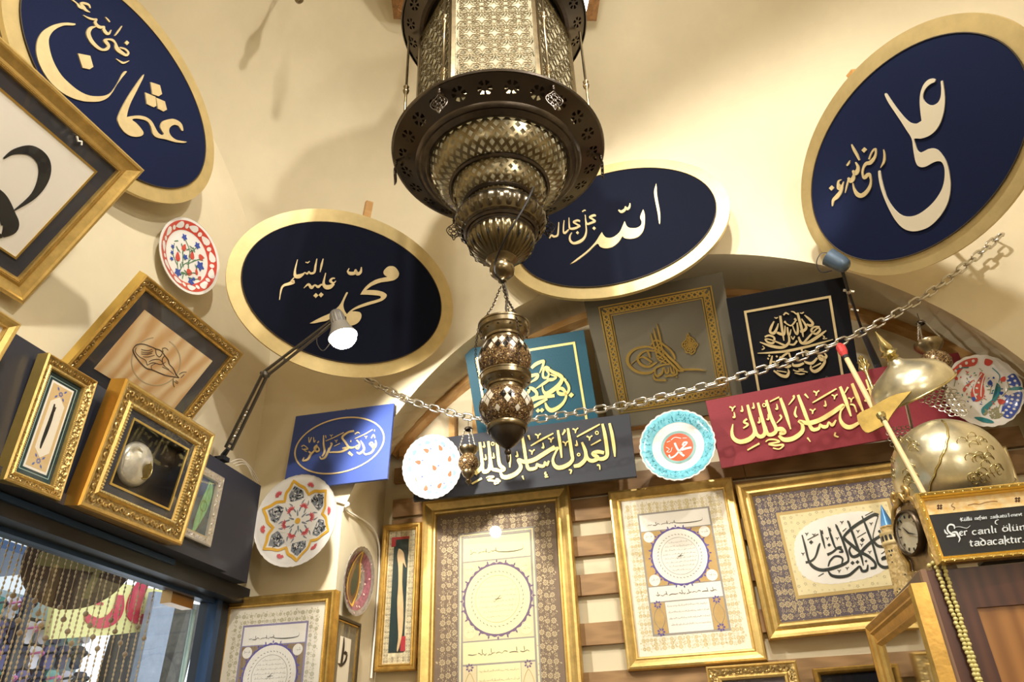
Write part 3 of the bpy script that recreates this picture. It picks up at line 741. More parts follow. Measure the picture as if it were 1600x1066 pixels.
# black
M = frameM((0.511, 2.809, 1.424), -1.1, 37.5, 0.8)
xl = (loc(M, 1134.4, 467.9)[0] + loc(M, 1161.2, 614.2)[0])/2; xr = (loc(M, 1316.8, 432.5)[0] + loc(M, 1343.9, 578.5)[0])/2
yt = (loc(M, 1134.4, 467.9)[1] + loc(M, 1316.8, 432.5)[1])/2
t = board('calligraphy_board', 'black board with a tiered gold composition inside a gold border line', M, xl, xr, -.30, yt, BLACK, GB)
mb = MB(); rect_line(mb, -.166, .166, -.235, .231, .009, 0, .003); mb.build('border', LETTER, t)
T = Trace(M, 1175, 475, 8.53, 0, .006)
for s in [[(295,230,12),(260,300,30),(240,370,30),(290,390,36),(330,330,26),(350,260,10)], [(375,160,30),(395,300,32),(410,400,26),(425,490,12)], [(330,380,26),(380,400,36),(430,400,26),(440,290,12)], [(470,310,20),(480,400,26),(500,410,22),(520,340,10)],
          [(605,120,30),(640,250,34),(665,350,32),(682,440,12)], [(600,250,16),(610,340,26),(600,400,30),(570,370,20),(540,290,12)], [(660,200,16),(720,300,30),(700,350,32),(640,370,30)], [(700,150,14),(760,200,30),(810,260,32),(780,290,34),(730,270,20)],
          [(420,150,16),(450,120,20),(490,140,14)], [(520,100,10),(560,110,18),(590,140,12)], [(430,240,20),(520,290,16),(590,210,20)], [(170,440,16),(230,420,24),(295,450,26),(280,520,28),(210,510,26),(180,470,20),(260,480,16),(440,555,26)],
          [(900,305,16),(820,310,24),(790,360,26),(850,400,28),(905,350,26),(860,330,16),(680,530,24)], [(105,510,10),(250,560,36),(400,580,34),(490,520,30),(490,420,22)], [(990,355,8),(900,420,36),(760,510,36),(660,520,34),(620,440,24)], [(75,658,6),(250,650,22),(450,630,30),(650,590,30),(850,540,26),(1080,475,6)],
          [(500,540,20),(560,540,22),(600,490,22)], [(350,760,16),(420,690,26),(480,650,22)], [(490,650,22),(520,740,20)], [(660,600,26),(680,700,16)], [(700,620,16),(790,650,20)], [(960,650,14),(990,700,30),(930,740,50),(890,700,30),(930,690,24),(970,760,30),(920,850,36),(840,900,40),(785,870,28),(785,820,14)],
          [(870,720,20),(800,790,34),(720,780,28),(700,760,14)], [(690,790,22),(620,820,34),(550,820,28),(545,790,14)], [(520,820,24),(470,840,32),(400,820,22)], [(270,690,14),(250,780,30),(240,840,10)], [(260,770,16),(350,770,30),(380,700,14)], [(290,890,20),(380,950,36),(460,965,38),(490,910,26),(480,870,12)],
          [(520,430,10),(545,470,16),(570,430,10)], [(550,880,12),(600,900,16),(650,890,16),(700,900,16),(740,910,10)], [(570,920,12),(640,935,18),(700,930,12)], [(620,870,10),(690,870,12)], [(800,850,10),(920,790,14)], [(330,890,10),(460,910,12)], [(940,420,10),(965,440,14),(950,465,12),(1000,460,8)], [(140,560,8),(165,590,14),(130,610,10)], [(300,180,12),(320,190,16),(345,180,8)], [(640,120,10),(665,125,16),(690,110,8)]]:
    T.pen(*s)
for x, y, r in ((230,690,18),(215,730,14),(330,700,16),(930,560,15),(880,590,15),(850,610,12),(440,240,16),(575,205,18),(600,680,12)): T.dot(x, y, r)
T.mb.build('lettering', LETTER, t)
# slate and crimson, the same motto twice
KS = 2.835/2.93; M = frameM((-0.663*KS, 2.93*KS, 1.206*KS), -0.7, -0.7, -0.6)
t = board('calligraphy_board', 'long slate board with bright gold motto, under the teal board', M, -.4825*KS, .4825*KS, -.1405*KS, .1405*KS, SLATE, GB, .018)
T = Trace(M, 725, 655, 6.4, 0, .006)
for s in [[(1455,45,24),(1480,150,32),(1500,280,32),(1510,380,12)], [(1385,50,24),(1410,160,34),(1430,300,36),(1430,370,36),(1390,400,38),(1340,400,32)], [(1400,340,32),(1340,330,36),(1290,350,36),(1340,390,38),(1290,420,38),(1240,400,32),(1215,330,28),(1180,235,20)], [(1180,235,22),(1215,320,32),(1215,400,36),(1160,460,40),(1100,475,32)],
          [(1040,95,22),(1060,220,32),(1080,350,32),(1085,410,32),(1040,460,40),(960,490,42),(910,470,36),(890,410,24),(920,330,18),(940,290,22),(860,320,24)], [(940,115,22),(960,240,30),(978,390,14)], [(910,280,38),(800,350,42),(700,410,42),(610,430,40),(545,410,30),(570,480,36),(530,540,42),(450,580,46),(390,580,38),(365,530,22)],
          [(585,175,22),(605,300,30),(625,430,30),(650,500,36),(720,490,30),(730,450,14),(760,470,32),(800,470,28),(810,430,14),(830,460,28),(850,420,14)], [(450,310,24),(460,400,26),(460,485,12)], [(330,220,28),(345,380,32),(360,460,36),(400,500,40),(370,520,32),(320,510,36),(280,490,32),(260,350,30),(245,225,20)],
          [(245,225,24),(262,400,32),(255,500,36),(210,530,40),(190,500,30),(175,350,30),(160,235,20)], [(160,235,24),(180,400,32),(180,480,36),(110,550,42)], [(1130,180,12),(1240,120,18),(1360,55,12)], [(670,270,10),(780,205,18),(895,145,12)], [(1270,265,10),(1370,210,16)], [(80,650,16),(180,595,20)], [(495,260,12),(560,185,14)],
          [(645,165,20),(660,210,10)], [(585,570,18),(600,610,8)], [(820,530,14),(812,550,18),(830,560,14),(815,580,18),(845,580,10)], [(1050,510,14),(1075,515,16),(1065,550,12)], [(1330,465,16),(1355,465,16),(1360,510,10)], [(985,160,14),(1010,120,20),(1000,110,14)],
          [(225,590,12),(260,575,14),(300,580,14),(240,610,16),(300,620,20),(360,625,18),(330,600,14),(310,650,16),(350,640,12)]]:
    T.pen(*s)
for x, y in ((1115,115),(1255,190),(740,170),(870,210),(680,330),(1015,245)): T.vee(x, y, 1.1)
for x, y in ((200,265),(215,390),(295,375),(530,360),(790,275),(1125,250)): T.comma(x, y, 1.1)
T.ring(1330,140,15,9).ring(290,250,15,9).ring(1148,358,13,9)
T.mb.build('lettering', LETTERB, t)
KS = 2.80/2.88; M = frameM((0.617*KS, 2.88*KS, 1.213*KS), -0.8, 8.1, 3.1)
xl = (loc(M, 1102.5, 627.9)[0] + loc(M, 1128, 732.2)[0])/2
t = board('calligraphy_board', 'long crimson board with a gold motto, its right end behind the helmets', M, xl, xl+.94, -.141*KS, .141*KS, RED, GB, .018)
T = Trace(M, 1120, 590, 6.154, 0, .006)
for s in [[(295,265,22),(325,380,34),(365,520,36),(320,590,44),(230,620,42),(165,590,36),(145,530,28),(155,450,10)], [(290,400,18),(260,430,20),(300,455,18),(255,490,12)], [(395,245,22),(430,380,32),(465,520,36),(430,570,38),(385,550,32),(365,480,24)], [(475,220,24),(520,380,32),(570,500,34),(540,545,38),(490,545,32),(465,470,24)], [(570,500,32),(620,500,46),(650,530,38),(600,545,30)], [(610,200,26),(660,340,34),(710,500,12)],
          [(595,560,24),(650,600,42),(740,585,44),(820,520,40),(820,450,30),(790,420,26),(880,440,42),(990,410,44),(1110,340,44),(1215,270,36),(1190,330,18),(1185,400,26),(1220,460,40),(1280,480,42),(1360,440,30),(1400,400,26)], [(780,170,24),(830,300,34),(880,430,32),(920,500,36),(980,490,30),(990,450,12),(1020,475,34),(1060,470,28),(1075,430,12),(1110,460,30),(1145,410,14)],
          [(1185,90,26),(1240,230,36),(1290,375,14)], [(1300,60,26),(1350,190,36),(1410,335,14)], [(1440,20,26),(1480,140,34),(1530,290,20)], [(920,245,10),(1030,180,18),(1150,110,12)], [(510,235,12),(600,190,14)], [(295,700,14),(410,635,18)], [(1440,120,10),(1580,40,14)], [(690,265,8),(740,200,18),(735,175,20)], [(575,440,8),(620,390,16),(605,360,18)], [(1230,150,10),(1260,95,18)],
          [(765,280,10),(750,350,22),(770,385,16)], [(845,160,18),(880,200,10)], [(870,580,16),(900,620,8)], [(1140,530,14),(1135,560,16),(1170,575,12)], [(1280,260,14),(1320,270,16),(1345,335,10)], [(470,620,12),(500,600,14),(560,600,16),(600,620,16),(500,640,16),(560,655,18),(640,650,18),(600,690,12),(540,680,12)]]:
    T.pen(*s)
for x, y in ((150,300),(955,150),(920,325),(1130,185),(1290,215)): T.vee(x, y, 1.1)
for x, y in ((240,310),(350,280),(575,290),(490,390),(405,420),(1040,260),(165,370),(1430,210)): T.comma(x, y, 1.1)
T.ring(455,268,15,9)
T.mb.build('lettering', LETTERB, t)
# ------------------------------------------------------------------ framed pictures
def circ(cx, cy, r, n=28): return [(cx + r*math.cos(2*pi*i/n), cy + r*math.sin(2*pi*i/n)) for i in range(n)]
def rc(x0, x1, y0, y1): return [(x0, y0), (x1, y0), (x1, y1), (x0, y1)]
def rosette(mb, x, y, r, z, n=6, ph=0.0, m=0):
    for i in range(n):
        a = ph + 2*pi*i/n; c, s = math.cos(a), math.sin(a)
        mb.add([(x+c*r*.25, y+s*r*.25, z), (x+c*r*.65+s*r*.25, y+s*r*.65-c*r*.25, z), (x+c*r, y+s*r, z), (x+c*r*.65-s*r*.25, y+s*r*.65+c*r*.25, z)], [(0, 1, 2, 3)], m)
def leaf(mb, x, y, L_, w, a, z, m=0):
    c, s = math.cos(a), math.sin(a)
    mb.add([(x, y, z), (x+c*L_*.5+s*w, y+s*L_*.5-c*w, z), (x+c*L_, y+s*L_, z), (x+c*L_*.5-s*w, y+s*L_*.5+c*w, z)], [(0, 1, 2, 3)], m)
def florals(mb, x0, x1, y0, y1, bw, pitch, r, z, seed=1):
    """a printed band of rosettes, buds and tendrils inside the rectangle's edge, bw wide"""
    rd = random.Random(seed)
    def one(x, y, big):
        rr = r*rd.uniform(.85, 1.15)*(1.0 if big else .55)
        rosette(mb, x, y, rr, z, 8 if big else 5, rd.random())
        if big: mb.add([(px, py, z) for px, py in circ(x, y, rr*.2, 6)], [tuple(range(6))])
        for _ in range(3):
            a = rd.uniform(0, 2*pi); leaf(mb, x+math.cos(a)*rr*1.15, y+math.sin(a)*rr*1.15, rr*.9, rr*.2, a+rd.uniform(-.9, .9), z)
    rows = max(1, int(bw/pitch))
    for j in range(rows):
        o = (j+.5)*bw/rows; a0, a1, b0, b1 = x0+o, x1-o, y0+o, y1-o
        nx_, ny_ = max(2, int((a1-a0)/pitch)), max(2, int((b1-b0)/pitch))
        for i in range(nx_):
            x = a0+(a1-a0)*i/nx_; one(x, b1, (i+j) % 2 == 0); one(x+(a1-a0)/nx_, b0, (i+j) % 2 == 0)
        for i in range(ny_):
            y = b0+(b1-b0)*i/ny_; one(a0, y, (i+j) % 2 == 0); one(a1, y+(b1-b0)/ny_, (i+j) % 2 == 0)
def scribble(mb, x0, x1, y, h, z, w=0.0012, seed=1, m=0):
    """a line of small flowing script, right to left"""
    rd = random.Random(seed); x = x1
    while x > x0 + h:
        L_ = rd.uniform(1.2, 3.2)*h; n = rd.randint(3, 5); pts = []
        for i in range(n+1):
            pts.append((x - L_*i/n, y + rd.uniform(-.35, .5)*h*(1 if i % 2 else .5), w*rd.uniform(.7, 1.4)))
        P = [p for p in cat(pts, n=4) if p[0] > x0]
        if len(P) > 2:
            mb.add([(p[0], p[1]+p[2]/2, z) for p in P] + [(p[0], p[1]-p[2]/2, z) for p in P], [(i, i+1, len(P)+i+1, len(P)+i) for i in range(len(P)-1)], m)
        if rd.random() < .6:
            q = x - L_*rd.random()*.6
            mb.add([(q, y+h*.2, z), (q+w, y+h*.2, z), (q+w*.4, y+h*1.1, z), (q-w*.6, y+h*1.1, z)], [(0, 1, 2, 3)], m)
        x -= L_ + h*rd.uniform(.2, .5)
def beads(mb, w, h, z, r, step, m=0, seed=0):
    for (ax, ay, bx, by) in ((-w/2, -h/2, w/2, -h/2), (w/2, -h/2, w/2, h/2), (w/2, h/2, -w/2, h/2), (-w/2, h/2, -w/2, -h/2)):
        L_ = math.hypot(bx-ax, by-ay); n = max(1, int(L_/step))
        for i in range(n):
            mb.ball((ax+(bx-ax)*i/n, ay+(by-ay)*i/n, z), r, 6, 4, m)
def scrolls(mb, w, h, z, r, step, m=0):
    """carved leaf scrolls running along a moulding"""
    for (ax, ay, bx, by) in ((-w/2, -h/2, w/2, -h/2), (w/2, -h/2, w/2, h/2), (w/2, h/2, -w/2, h/2), (-w/2, h/2, -w/2, -h/2)):
        L_ = math.hypot(bx-ax, by-ay); ux, uy = (bx-ax)/L_, (by-ay)/L_; n = max(1, int(L_/step))
        for i in range(n):
            cx, cy = ax+ux*L_*(i+.5)/n, ay+uy*L_*(i+.5)/n; sg = 1 if i % 2 else -1
            pts = []
            for k in range(9):
                a = k/8*1.6*pi; rr = r*(1-.6*k/8)
                px_, py_ = math.cos(a)*rr, math.sin(a)*rr*sg
                pts.append((cx+ux*px_-uy*py_, cy+uy*px_+ux*py_, z))
            mb.tube(pts, [r*.34*(1-.5*k/8) for k in range(9)], 5, m=m)
def hilye(t, x0, x1, y0, y1, pal, zb=-.0036):
    """the panelled text block: banner, great roundel with four small ones, second banner, text with side panels"""
    W, H = x1-x0, y1-y0; X = lambda u: x0+u*W; Y = lambda v: y1-v*H
    mb = MB(); z = zb+.0006
    mb.prism(rc(x0-.007, x1+.007, y0-.007, y1+.007), zb, z)
    mb.build('rule_border', pal['rule'], t)
    mb = MB()
    mb.prism(rc(x0, x1, Y(.145), y1), zb, z+.0004); mb.prism(rc(x0, x1, Y(.745), Y(.625)), zb, z+.0004); mb.prism(rc(X(.2), X(.8), y0, Y(.755)), zb, z+.0004)
    mb.build('banner', pal['paper'], t)
    mb = MB()
    mb.prism(rc(x0, x1, Y(.617), Y(.153)), zb, z+.0004); mb.prism(rc(x0, X(.192), y0, Y(.755)), zb, z+.0004); mb.prism(rc(X(.808), x1, y0, Y(.755)), zb, z+.0004)
    mb.build('gilt_ground', pal['ground'], t)
    mb = MB(); cx, cy, R = X(.5), Y(.385), min(W*.455, H*.225)
    n = 120; pts = []
    for i in range(n):
        a = 2*pi*i/n; pts.append((cx+(R*1.07+R*.05*abs(math.sin(a*16)))*math.cos(a), cy+(R*1.07+R*.05*abs(math.sin(a*16)))*math.sin(a)))
    mb.prism(pts, zb, z+.0008)
    for i in range(24):
        a = 2*pi*i/24; leaf(mb, cx+R*1.08*math.cos(a), cy+R*1.08*math.sin(a), R*.13, R*.03, a, z+.0009)
    for sx in (X(.096), X(.904)):
        for yy in (y0+.006, Y(.755)-.006):
            rosette(mb, sx, yy, W*.06, z+.0009, 7)
    mb.build('roundel_edge', pal['edge'], t)
    mb = MB(); mb.prism(circ(cx, cy, R*1.03, 56), zb, z+.0012)
    for sx, sy in ((.1, .2), (.9, .2), (.1, .57), (.9, .57)): mb.prism(circ(X(sx), Y(sy), W*.078, 24), zb, z+.0012)
    mb.build('roundel', pal['paper'], t)
    mb = MB(); mb.tube([(x, y, z+.0012) for x, y in circ(cx, cy, R*.7, 56)], .0009, 4, True)
    for sx in (X(.096), X(.904)):
        P = [(sx+W*.075*math.cos(a)*(.75+.25*math.cos(2*a)), (y0+Y(.755))/2+H*.085*math.sin(a)) for a in [2*pi*i/24 for i in range(24)]]
        mb.tube([(x, y, z+.0006) for x, y in P], .0012, 4, True)
    mb.build('roundel_line', pal['line'], t)
    mb = MB(); zz = z+.0016
    for i in range(8):
        yy = cy+R*(.52-.15*i); hw = math.sqrt(max(0, (R*.64)**2-(yy-cy)**2)); scribble(mb, cx-hw, cx+hw, yy, R*.05, zz, .0009, i+3)
    for i in range(4): scribble(mb, X(.22), X(.78), Y(.79+.05*i), R*.05, zz, .0009, i+40)
    for k in range(40):
        a = 2*pi*k/40; leaf(mb, cx+R*.80*math.cos(a), cy+R*.80*math.sin(a), R*.1, R*.016, a+1.2, zz)
    for sx, sy in ((.1, .2), (.9, .2), (.1, .57), (.9, .57)): scribble(mb, X(sx)-W*.05, X(sx)+W*.05, Y(sy), R*.07, zz, .0012, int(sx*10+sy*100))
    mb.build('fine_script', pal['script'], t)
    mb = MB()
    P = cat([(X(.9), Y(.07), .001), (X(.88), Y(.10), .002), (X(.7), Y(.108), .0035), (X(.52), Y(.1), .0025), (X(.5), Y(.085), .001)], n=6)
    mb.strip([(p[0], p[1]+p[2]/2) for p in P], [(p[0], p[1]-p[2]/2) for p in P], zb, zz)
    scribble(mb, X(.1), X(.5), Y(.098), H*.022, zz, .0019, 5); scribble(mb, X(.07), X(.93), Y(.695), H*.026, zz, .002, 9)
    q = R*.11
    for pts in ([(cx+q, cy+q*.9, 1), (cx+q*.3, cy+q*.2, 2.5), (cx-q, cy-q, 1)], [(cx+q*1.3, cy, 1), (cx, cy-q*.1, 2.5), (cx-q*.8, cy-.2*q, 1)], [(cx, cy+q*.4, 1), (cx+q*.3, cy-q*.9, 2)]):
        P = cat(pts, n=4); mb.strip([(p[0], p[1]+p[2]*.0006) for p in P], [(p[0], p[1]-p[2]*.0006) for p in P], zb, zz+.0002)
    mb.build('banner_script', pal['ink'], t)
def pane(t, w, h, z):
    mb = MB(); mb.box(-w/2, w/2, -h/2, h/2, z, z+.0015); mb.build('glass', GLASS, t)
def backing(t, w, h, m, z=-.004, name='paper'):
    mb = MB(); mb.box(-w/2, w/2, -h/2, h/2, z-.004, z); return mb.build(name, m, t)
FG = 'framed calligraphy sheets on the niche wall'

# big sheet, left of the slats
M = frameM((-0.80, 3.0, 0.585), 0.5, -0.7, 0.1)
t = thing('framed_calligraphy', 'tallest gold framed prayer sheet with brown flowered mat, under the slate board', 'framed picture', M, FG)
mb = MB(); mb.moulding(.652, 1.0, [(0, -.03), (0, .006), (.006, .016), (.016, .018), (.03, .010), (.044, .004), (.052, .006), (.056, .011), (.062, .009), (.066, -.004)]); mb.build('frame', GOLD, t)
backing(t, .53, .88, TAUPE, -.004, 'mat_board')
mb = MB(); florals(mb, -.24, .24, -.42, .415, .075, .0245, .0125, -.0032, 3); mb.build('floral_border', FLOWB, t)
mb = MB(); rect_line(mb, -.163, .167, -.37, .343, .006, -.004, -.0030); rect_line(mb, -.150, .154, -.357, .330, .004, -.004, -.0028); mb.build('ruled_lines', GREYP, t)
mb = MB(); mb.box(-.157, .161, -.364, .336, -.004, -.0033); mb.build('paper', CREAM, t)
PAL = dict(rule=GREYP, paper=mat('yellowed_paper', '#efe3ae', 0.8), ground=mat('pale_gilt_print', '#e0d0a4', 0.7), edge=mat('plum_print', '#6f5a78', 0.7), line=OCHRE, script=INKS, ink=mat('grey_black_ink', '#56503f', 0.7))
hilye(t, -.142, .146, -.345, .318, PAL)
pane(t, .53, .88, .004)

# right of the slats
M = frameM((-0.058, 3.0, 0.691), 0, 1.6, 0.3)
t = thing('framed_calligraphy', 'gold framed prayer sheet on ivory paper, below the turquoise plate', 'framed picture', M, FG)
mb = MB(); mb.moulding(.502, .684, [(0, -.03), (0, .004), (.005, .014), (.012, .016), (.024, .010), (.034, .004), (.038, .007), (.043, .006), (.046, -.004)]); mb.build('frame', GOLD, t)
backing(t, .42, .60, PAPER)
mb = MB(); florals(mb, -.187, .187, -.278, .278, .044, .0145, .0082, -.0034, 5); mb.build('floral_border', FLOW, t)
PALR = dict(rule=GREYP, paper=PAPERW, ground=OCHRE, edge=PURP, line=GREYP, script=INKS, ink=mat('grey_black_ink', '#56503f', 0.7))
hilye(t, -.136, .136, -.222, .230, PALR)
pane(t, .42, .60, .003)

# lower left, on the pier
M = frameM((-1.508, 2.545, 0.302), 0.5, 1.1, -0.4)
t = thing('framed_calligraphy', 'gold framed prayer sheet with violet roundel edge, on the pier beside the shop door', 'framed picture', M, FG)
mb = MB(); mb.moulding(.459, .656, [(0, -.035), (0, .006), (.004, .013), (.010, .014), (.020, .008), (.028, .004), (.033, .007), (.038, -.004)]); mb.build('frame', OLDGOLD, t)
mb = MB(); beads(mb, .392, .589, .006, .0028, .0062); mb.build('beading', GOLDP, t)
backing(t, .39, .585, PAPER)
mb = MB(); florals(mb, -.172, .172, -.27, .27, .042, .0145, .0078, -.0034, 8); mb.build('floral_border', mat('olive_flower_print', '#b9b48e', 0.7), t)
PALL = dict(rule=mat('lilac_rule', '#8d84a6', 0.7), paper=PAPERW, ground=mat('brown_gilt_print', '#8f7550', 0.7), edge=PURP, line=GREYP, script=INKS, ink=mat('grey_black_ink', '#56503f', 0.7))
hilye(t, -.123, .123, -.215, .222, PALL)
pane(t, .39, .585, .003)

# narrow frame with the carved reed pen shape
M = frameM((-1.22, 3.0, 0.699), 0.2, 1.8, -1.2)
t = thing('framed_cane', 'narrow upright gold frame holding a pale carved cane on dark green', 'framed picture', M)
mb = MB(); mb.moulding(.177, .589, [(0, -.03), (0, .008), (.004, .014), (.011, .014), (.018, .008), (.022, .010), (.026, .008), (.028, -.004)]); mb.build('frame', OLDGOLD, t)
mb = MB(); beads(mb, .129, .541, .009, .002, .005); mb.build('beading', GOLDB, t)
backing(t, .125, .535, mat('cream_marbled_paper', '#d8cba6', 0.8, var=0.25, scale=70), name='mat_board')
mb = MB(); florals(mb, -.058, .058, -.262, .262, .022, .011, .0055, -.0034, 4); mb.build('marbling', mat('grey_marbling', '#9a9078', 0.8), t)
mb = MB(); mb.box(-.036, .030, -.225, .232, -.004, -.002); mb.build('green_ground', GREENMAT, t)
mb = MB(); mb.box(-.048, -.028, .200, .240, -.004, -.0015); mb.box(-.028, .032, .229, .240, -.004, -.0015); mb.box(.016, .036, -.222, -.165, -.004, -.0015); mb.build('red_patch', mat('red_paper_patch', '#b0343a', 0.8), t)
T = Trace(M, 560, 780, 3.727, -.003, .004)
T.cut((240,290),(262,310),(270,350),(278,400),(262,372),(258,420),(256,500),(262,600),(262,700),(255,790),(240,860),(228,890),(226,870),(234,800),(230,700),(228,600),(234,500),(234,400),(228,340),(232,305), n=3)
T.mb.build('cane', mat('carved_reed', '#d8b98a', 0.55, var=0.12, scale=25), t)
pane(t, .125, .535, .006)

# landscape sheet
M = frameM((0.533, 2.97, 0.711), -0.8, 6.4, 1.5)
t = thing('framed_calligraphy', 'wide gold framed dark script in a white cloud on flowered mauve mat', 'framed picture', M, FG)
mb = MB(); mb.moulding(.66, .571, [(0, -.045), (0, .006), (.006, .014), (.016, .012), (.028, .004), (.034, .008), (.042, .010), (.05, .004), (.055, -.004)]); mb.build('frame', GOLD, t)
backing(t, .56, .47, MAUVE, name='mat_board')
mb = MB(); florals(mb, -.268, .268, -.224, .224, .062, .0205, .0115, -.0034, 12); mb.build('floral_border', FLOWB, t)
mb = MB(); mb.box(-.205, .205, -.158, .158, -.004, -.0028); mb.build('gilt_band', mat('dull_gilt_band', '#c2a568', 0.6), t)
mb = MB(); mb.box(-.193, .193, -.146, .146, -.004, -.0022); mb.build('sprigged_ground', CREAM, t)
mb = MB()
rd = random.Random(2)
for i in range(16):
    for j in range(12): rosette(mb, -.183+.366*i/15+rd.uniform(-.005,.005), -.136+.272*j/11+rd.uniform(-.005,.005), rd.choice((.003, .0045, .0065)), -.0020, 5, rd.random())
mb.build('sprigs', mat('taupe_sprig', '#a39878', 0.8), t)
mb = MB(); pts = []
for i in range(160):
    a = 2*pi*i/160; ca, sa = math.cos(a), math.sin(a)
    k = (abs(ca)**2.6 + abs(sa)**2.6)**(-1/2.6)*(1+.016*abs(math.sin(a*20)))
    pts.append((.006+.178*k*ca + .01*sa, .002+.120*k*sa+.012*ca))
mb.prism(pts, -.004, -.0016); mb.build('cloud_paper', PAPERW, t)
T = Trace(M, 1225, 770, 7.105, -.0016, -.0006)
for s in [[(200,470,14),(235,600,24),(270,740,24),(310,810,36),(390,855,38),(480,855,38),(600,820,36),(690,780,30),(715,740,22),(690,640,28),(640,500,26),(590,390,24),(572,350,10)], [(400,410,10),(430,520,26),(455,620,10)], [(415,420,28),(430,460,16)], [(487,380,10),(525,490,26),(570,610,20),(620,620,28),(650,655,22),(610,660,14)],
          [(500,395,26),(520,430,14)], [(580,370,28),(600,400,14)], [(710,320,28),(740,370,14)], [(480,690,32),(540,660,26),(600,610,24),(640,605,20)], [(240,775,28),(300,760,24),(350,710,22),(385,600,26),(400,560,12)], [(490,820,14),(510,760,20),(560,710,22),(620,710,22),(650,740,20),(640,790,14)],
          [(1045,255,36),(1000,245,36),(880,310,36),(760,390,36),(670,480,28),(680,520,32),(760,590,36),(850,660,36),(940,710,32),(1010,780,28),(1010,830,30),(960,840,26)], [(705,310,14),(760,450,28),(810,590,28),(860,720,24),(880,810,10)], [(865,260,12),(920,400,26),(980,560,26),(1020,700,24),(1050,790,26),(1110,830,36),(1180,815,26)],
          [(740,600,18),(725,650,24),(760,710,32),(830,690,36),(900,610,36),(980,540,36),(1070,480,32),(1130,440,26),(1180,420,20)], [(990,530,22),(1040,590,32),(1120,600,30),(1180,590,24)], [(1070,420,20),(1050,430,16),(1080,450,16)], [(1080,740,32),(1150,720,28),(1090,720,14),(1170,690,16)], [(1045,260,8),(1020,340,10),(990,460,10),(990,520,10)],
          [(490,870,16),(530,920,32),(620,935,36),(720,915,32),(800,850,28),(840,820,22),(870,870,30),(920,860,28),(930,800,14)], [(260,525,8),(380,460,10)], [(810,500,8),(910,440,10)], [(900,255,8),(985,210,10)], [(380,930,8),(440,895,10)], [(1080,680,8),(1120,650,10)], [(650,430,8),(690,395,8)]]:
    T.pen(*s)
for x, y, r in ((300,550,24),(500,580,20),(870,525,26),(760,780,24),(815,770,22),(910,760,16)): T.dot(x, y, r)
for x, y in ((250,460),(480,510),(590,510),(820,430),(965,345),(950,660),(700,840),(610,870),(210,680),(860,580),(330,470),(640,330)): T.vee(x, y, .7)
T.mb.build('lettering', mat('green_black_ink', '#2f3430', 0.6), t)
pane(t, .56, .47, .004)

# ornate and dark frames at the lower edge
p = at_y(1103.5, 1044.5, 2.95); q = at_y(1243, 1031, 2.95); w = q.x-p.x
M = frameM(((p.x+q.x)/2, 2.95, (p.z+q.z)/2-.19), 0, 3, 0.4, False)
t = thing('framed_picture', 'carved gold frame at the lower edge, below the ivory prayer sheet', 'framed picture', M)
mb = MB(); mb.moulding(w, .38, [(0, -.03), (0, .01), (.006, .016), (.01, .011), (.034, .006), (.04, .011), (.047, .009), (.05, -.004)], [0, 0, 0, 1, 0, 0, 0]); mb.build('frame', [GOLD, GOLDC], t)
mb = MB(); scrolls(mb, w-.044, .336, .009, .0085, .022); mb.build('carved_scrolls', GOLDB, t)
backing(t, w-.08, .30, MAUVE, name='mat_board'); pane(t, w-.09, .29, .002)
p = at_y(1276, 1050, 2.95); q = at_y(1374, 1032, 2.95)
M = frameM((p.x+.16, 2.95, (p.z+q.z)/2-.15), 0, 2, 0.8, False)
t = thing('framed_picture', 'thin gold frame with black picture at the lower edge, left of the leaning mirror', 'framed picture', M)
mb = MB(); mb.moulding(.34, .30, [(0, -.03), (0, .006), (.004, .011), (.012, .010), (.018, .004), (.022, -.004)]); mb.build('frame', OLDGOLD, t)
backing(t, .30, .26, BLACK, name='picture'); 
mb = MB(); mb.prism(cat([(.02, -.13), (.04, -.02), (.08, .03), (.13, .02), (.145, -.13)], True), -.004, -.003); mb.build('blue_figure', mat('deep_blue_paint', '#23305c', 0.7), t)
pane(t, .30, .26, .001)
p = at_y(1571, 697.3, 2.93)
M = frameM((p.x-.14, 2.95, p.z-.13), 0, 4, 0, False)
t = thing('framed_picture', 'pale gold frame corner showing behind the lower helmet', 'framed picture', M)
mb = MB(); mb.moulding(.28, .26, [(0, -.03), (0, .016), (.006, .02), (.026, .012), (.032, -.004)]); mb.build('frame', mat('cream_gilding', '#e6cf98', 0.35, 0.6, var=0.08), t)
backing(t, .23, .21, TAUPE, name='picture'); pane(t, .23, .21, .003)

# ------------------------------------------------------------------ frames on and above the shop fascia
def scaled(C, k): return tuple(x*k for x in C)
k = 1.565/1.441
M = frameM(scaled((-1.441, 1.316, 0.769), k), 90.6, 3.4, 1.5); w, h = .165*k, .313*k
t = thing('framed_calligraphy', 'narrow carved gold frame with a single upright pen stroke', 'framed picture', M)
mb = MB(); mb.moulding(w, h, [(0, -.022), (0, .012), (.004, .016), (.006, .013), (.022, .004), (.026, .007), (.03, .006), (.032, -.006)], [2, 0, 0, 1, 0, 0, 0]); mb.build('frame', [GOLD, GOLDB, GOLDP], t)
mb = MB(); beads(mb, w-.054, h-.054, .0075, .0022, .0052); mb.build('beading', mat('bright_gold_bead', '#f0dfa4', 0.3, 0.8), t)
mb = MB(); scrolls(mb, w-.026, h-.026, .009, .0055, .0145); mb.build('carved_scrolls', GOLDC, t)
iw, ih = w-.064, h-.064
backing(t, iw, ih, GREENMAT, -.004, 'mat_board')
mb = MB(); rect_line(mb, -iw/2+.010, iw/2-.010, -ih/2+.012, ih/2-.012, .0016, -.004, -.0034); mb.build('silver_line', mat('silver_line', '#a9c4bc', 0.5), t)
pw, ph = iw/2-.020, ih/2-.020
mb = MB(); mb.box(-pw, pw, -ph, ph, -.004, -.0030); mb.build('paper', PAPERW, t)
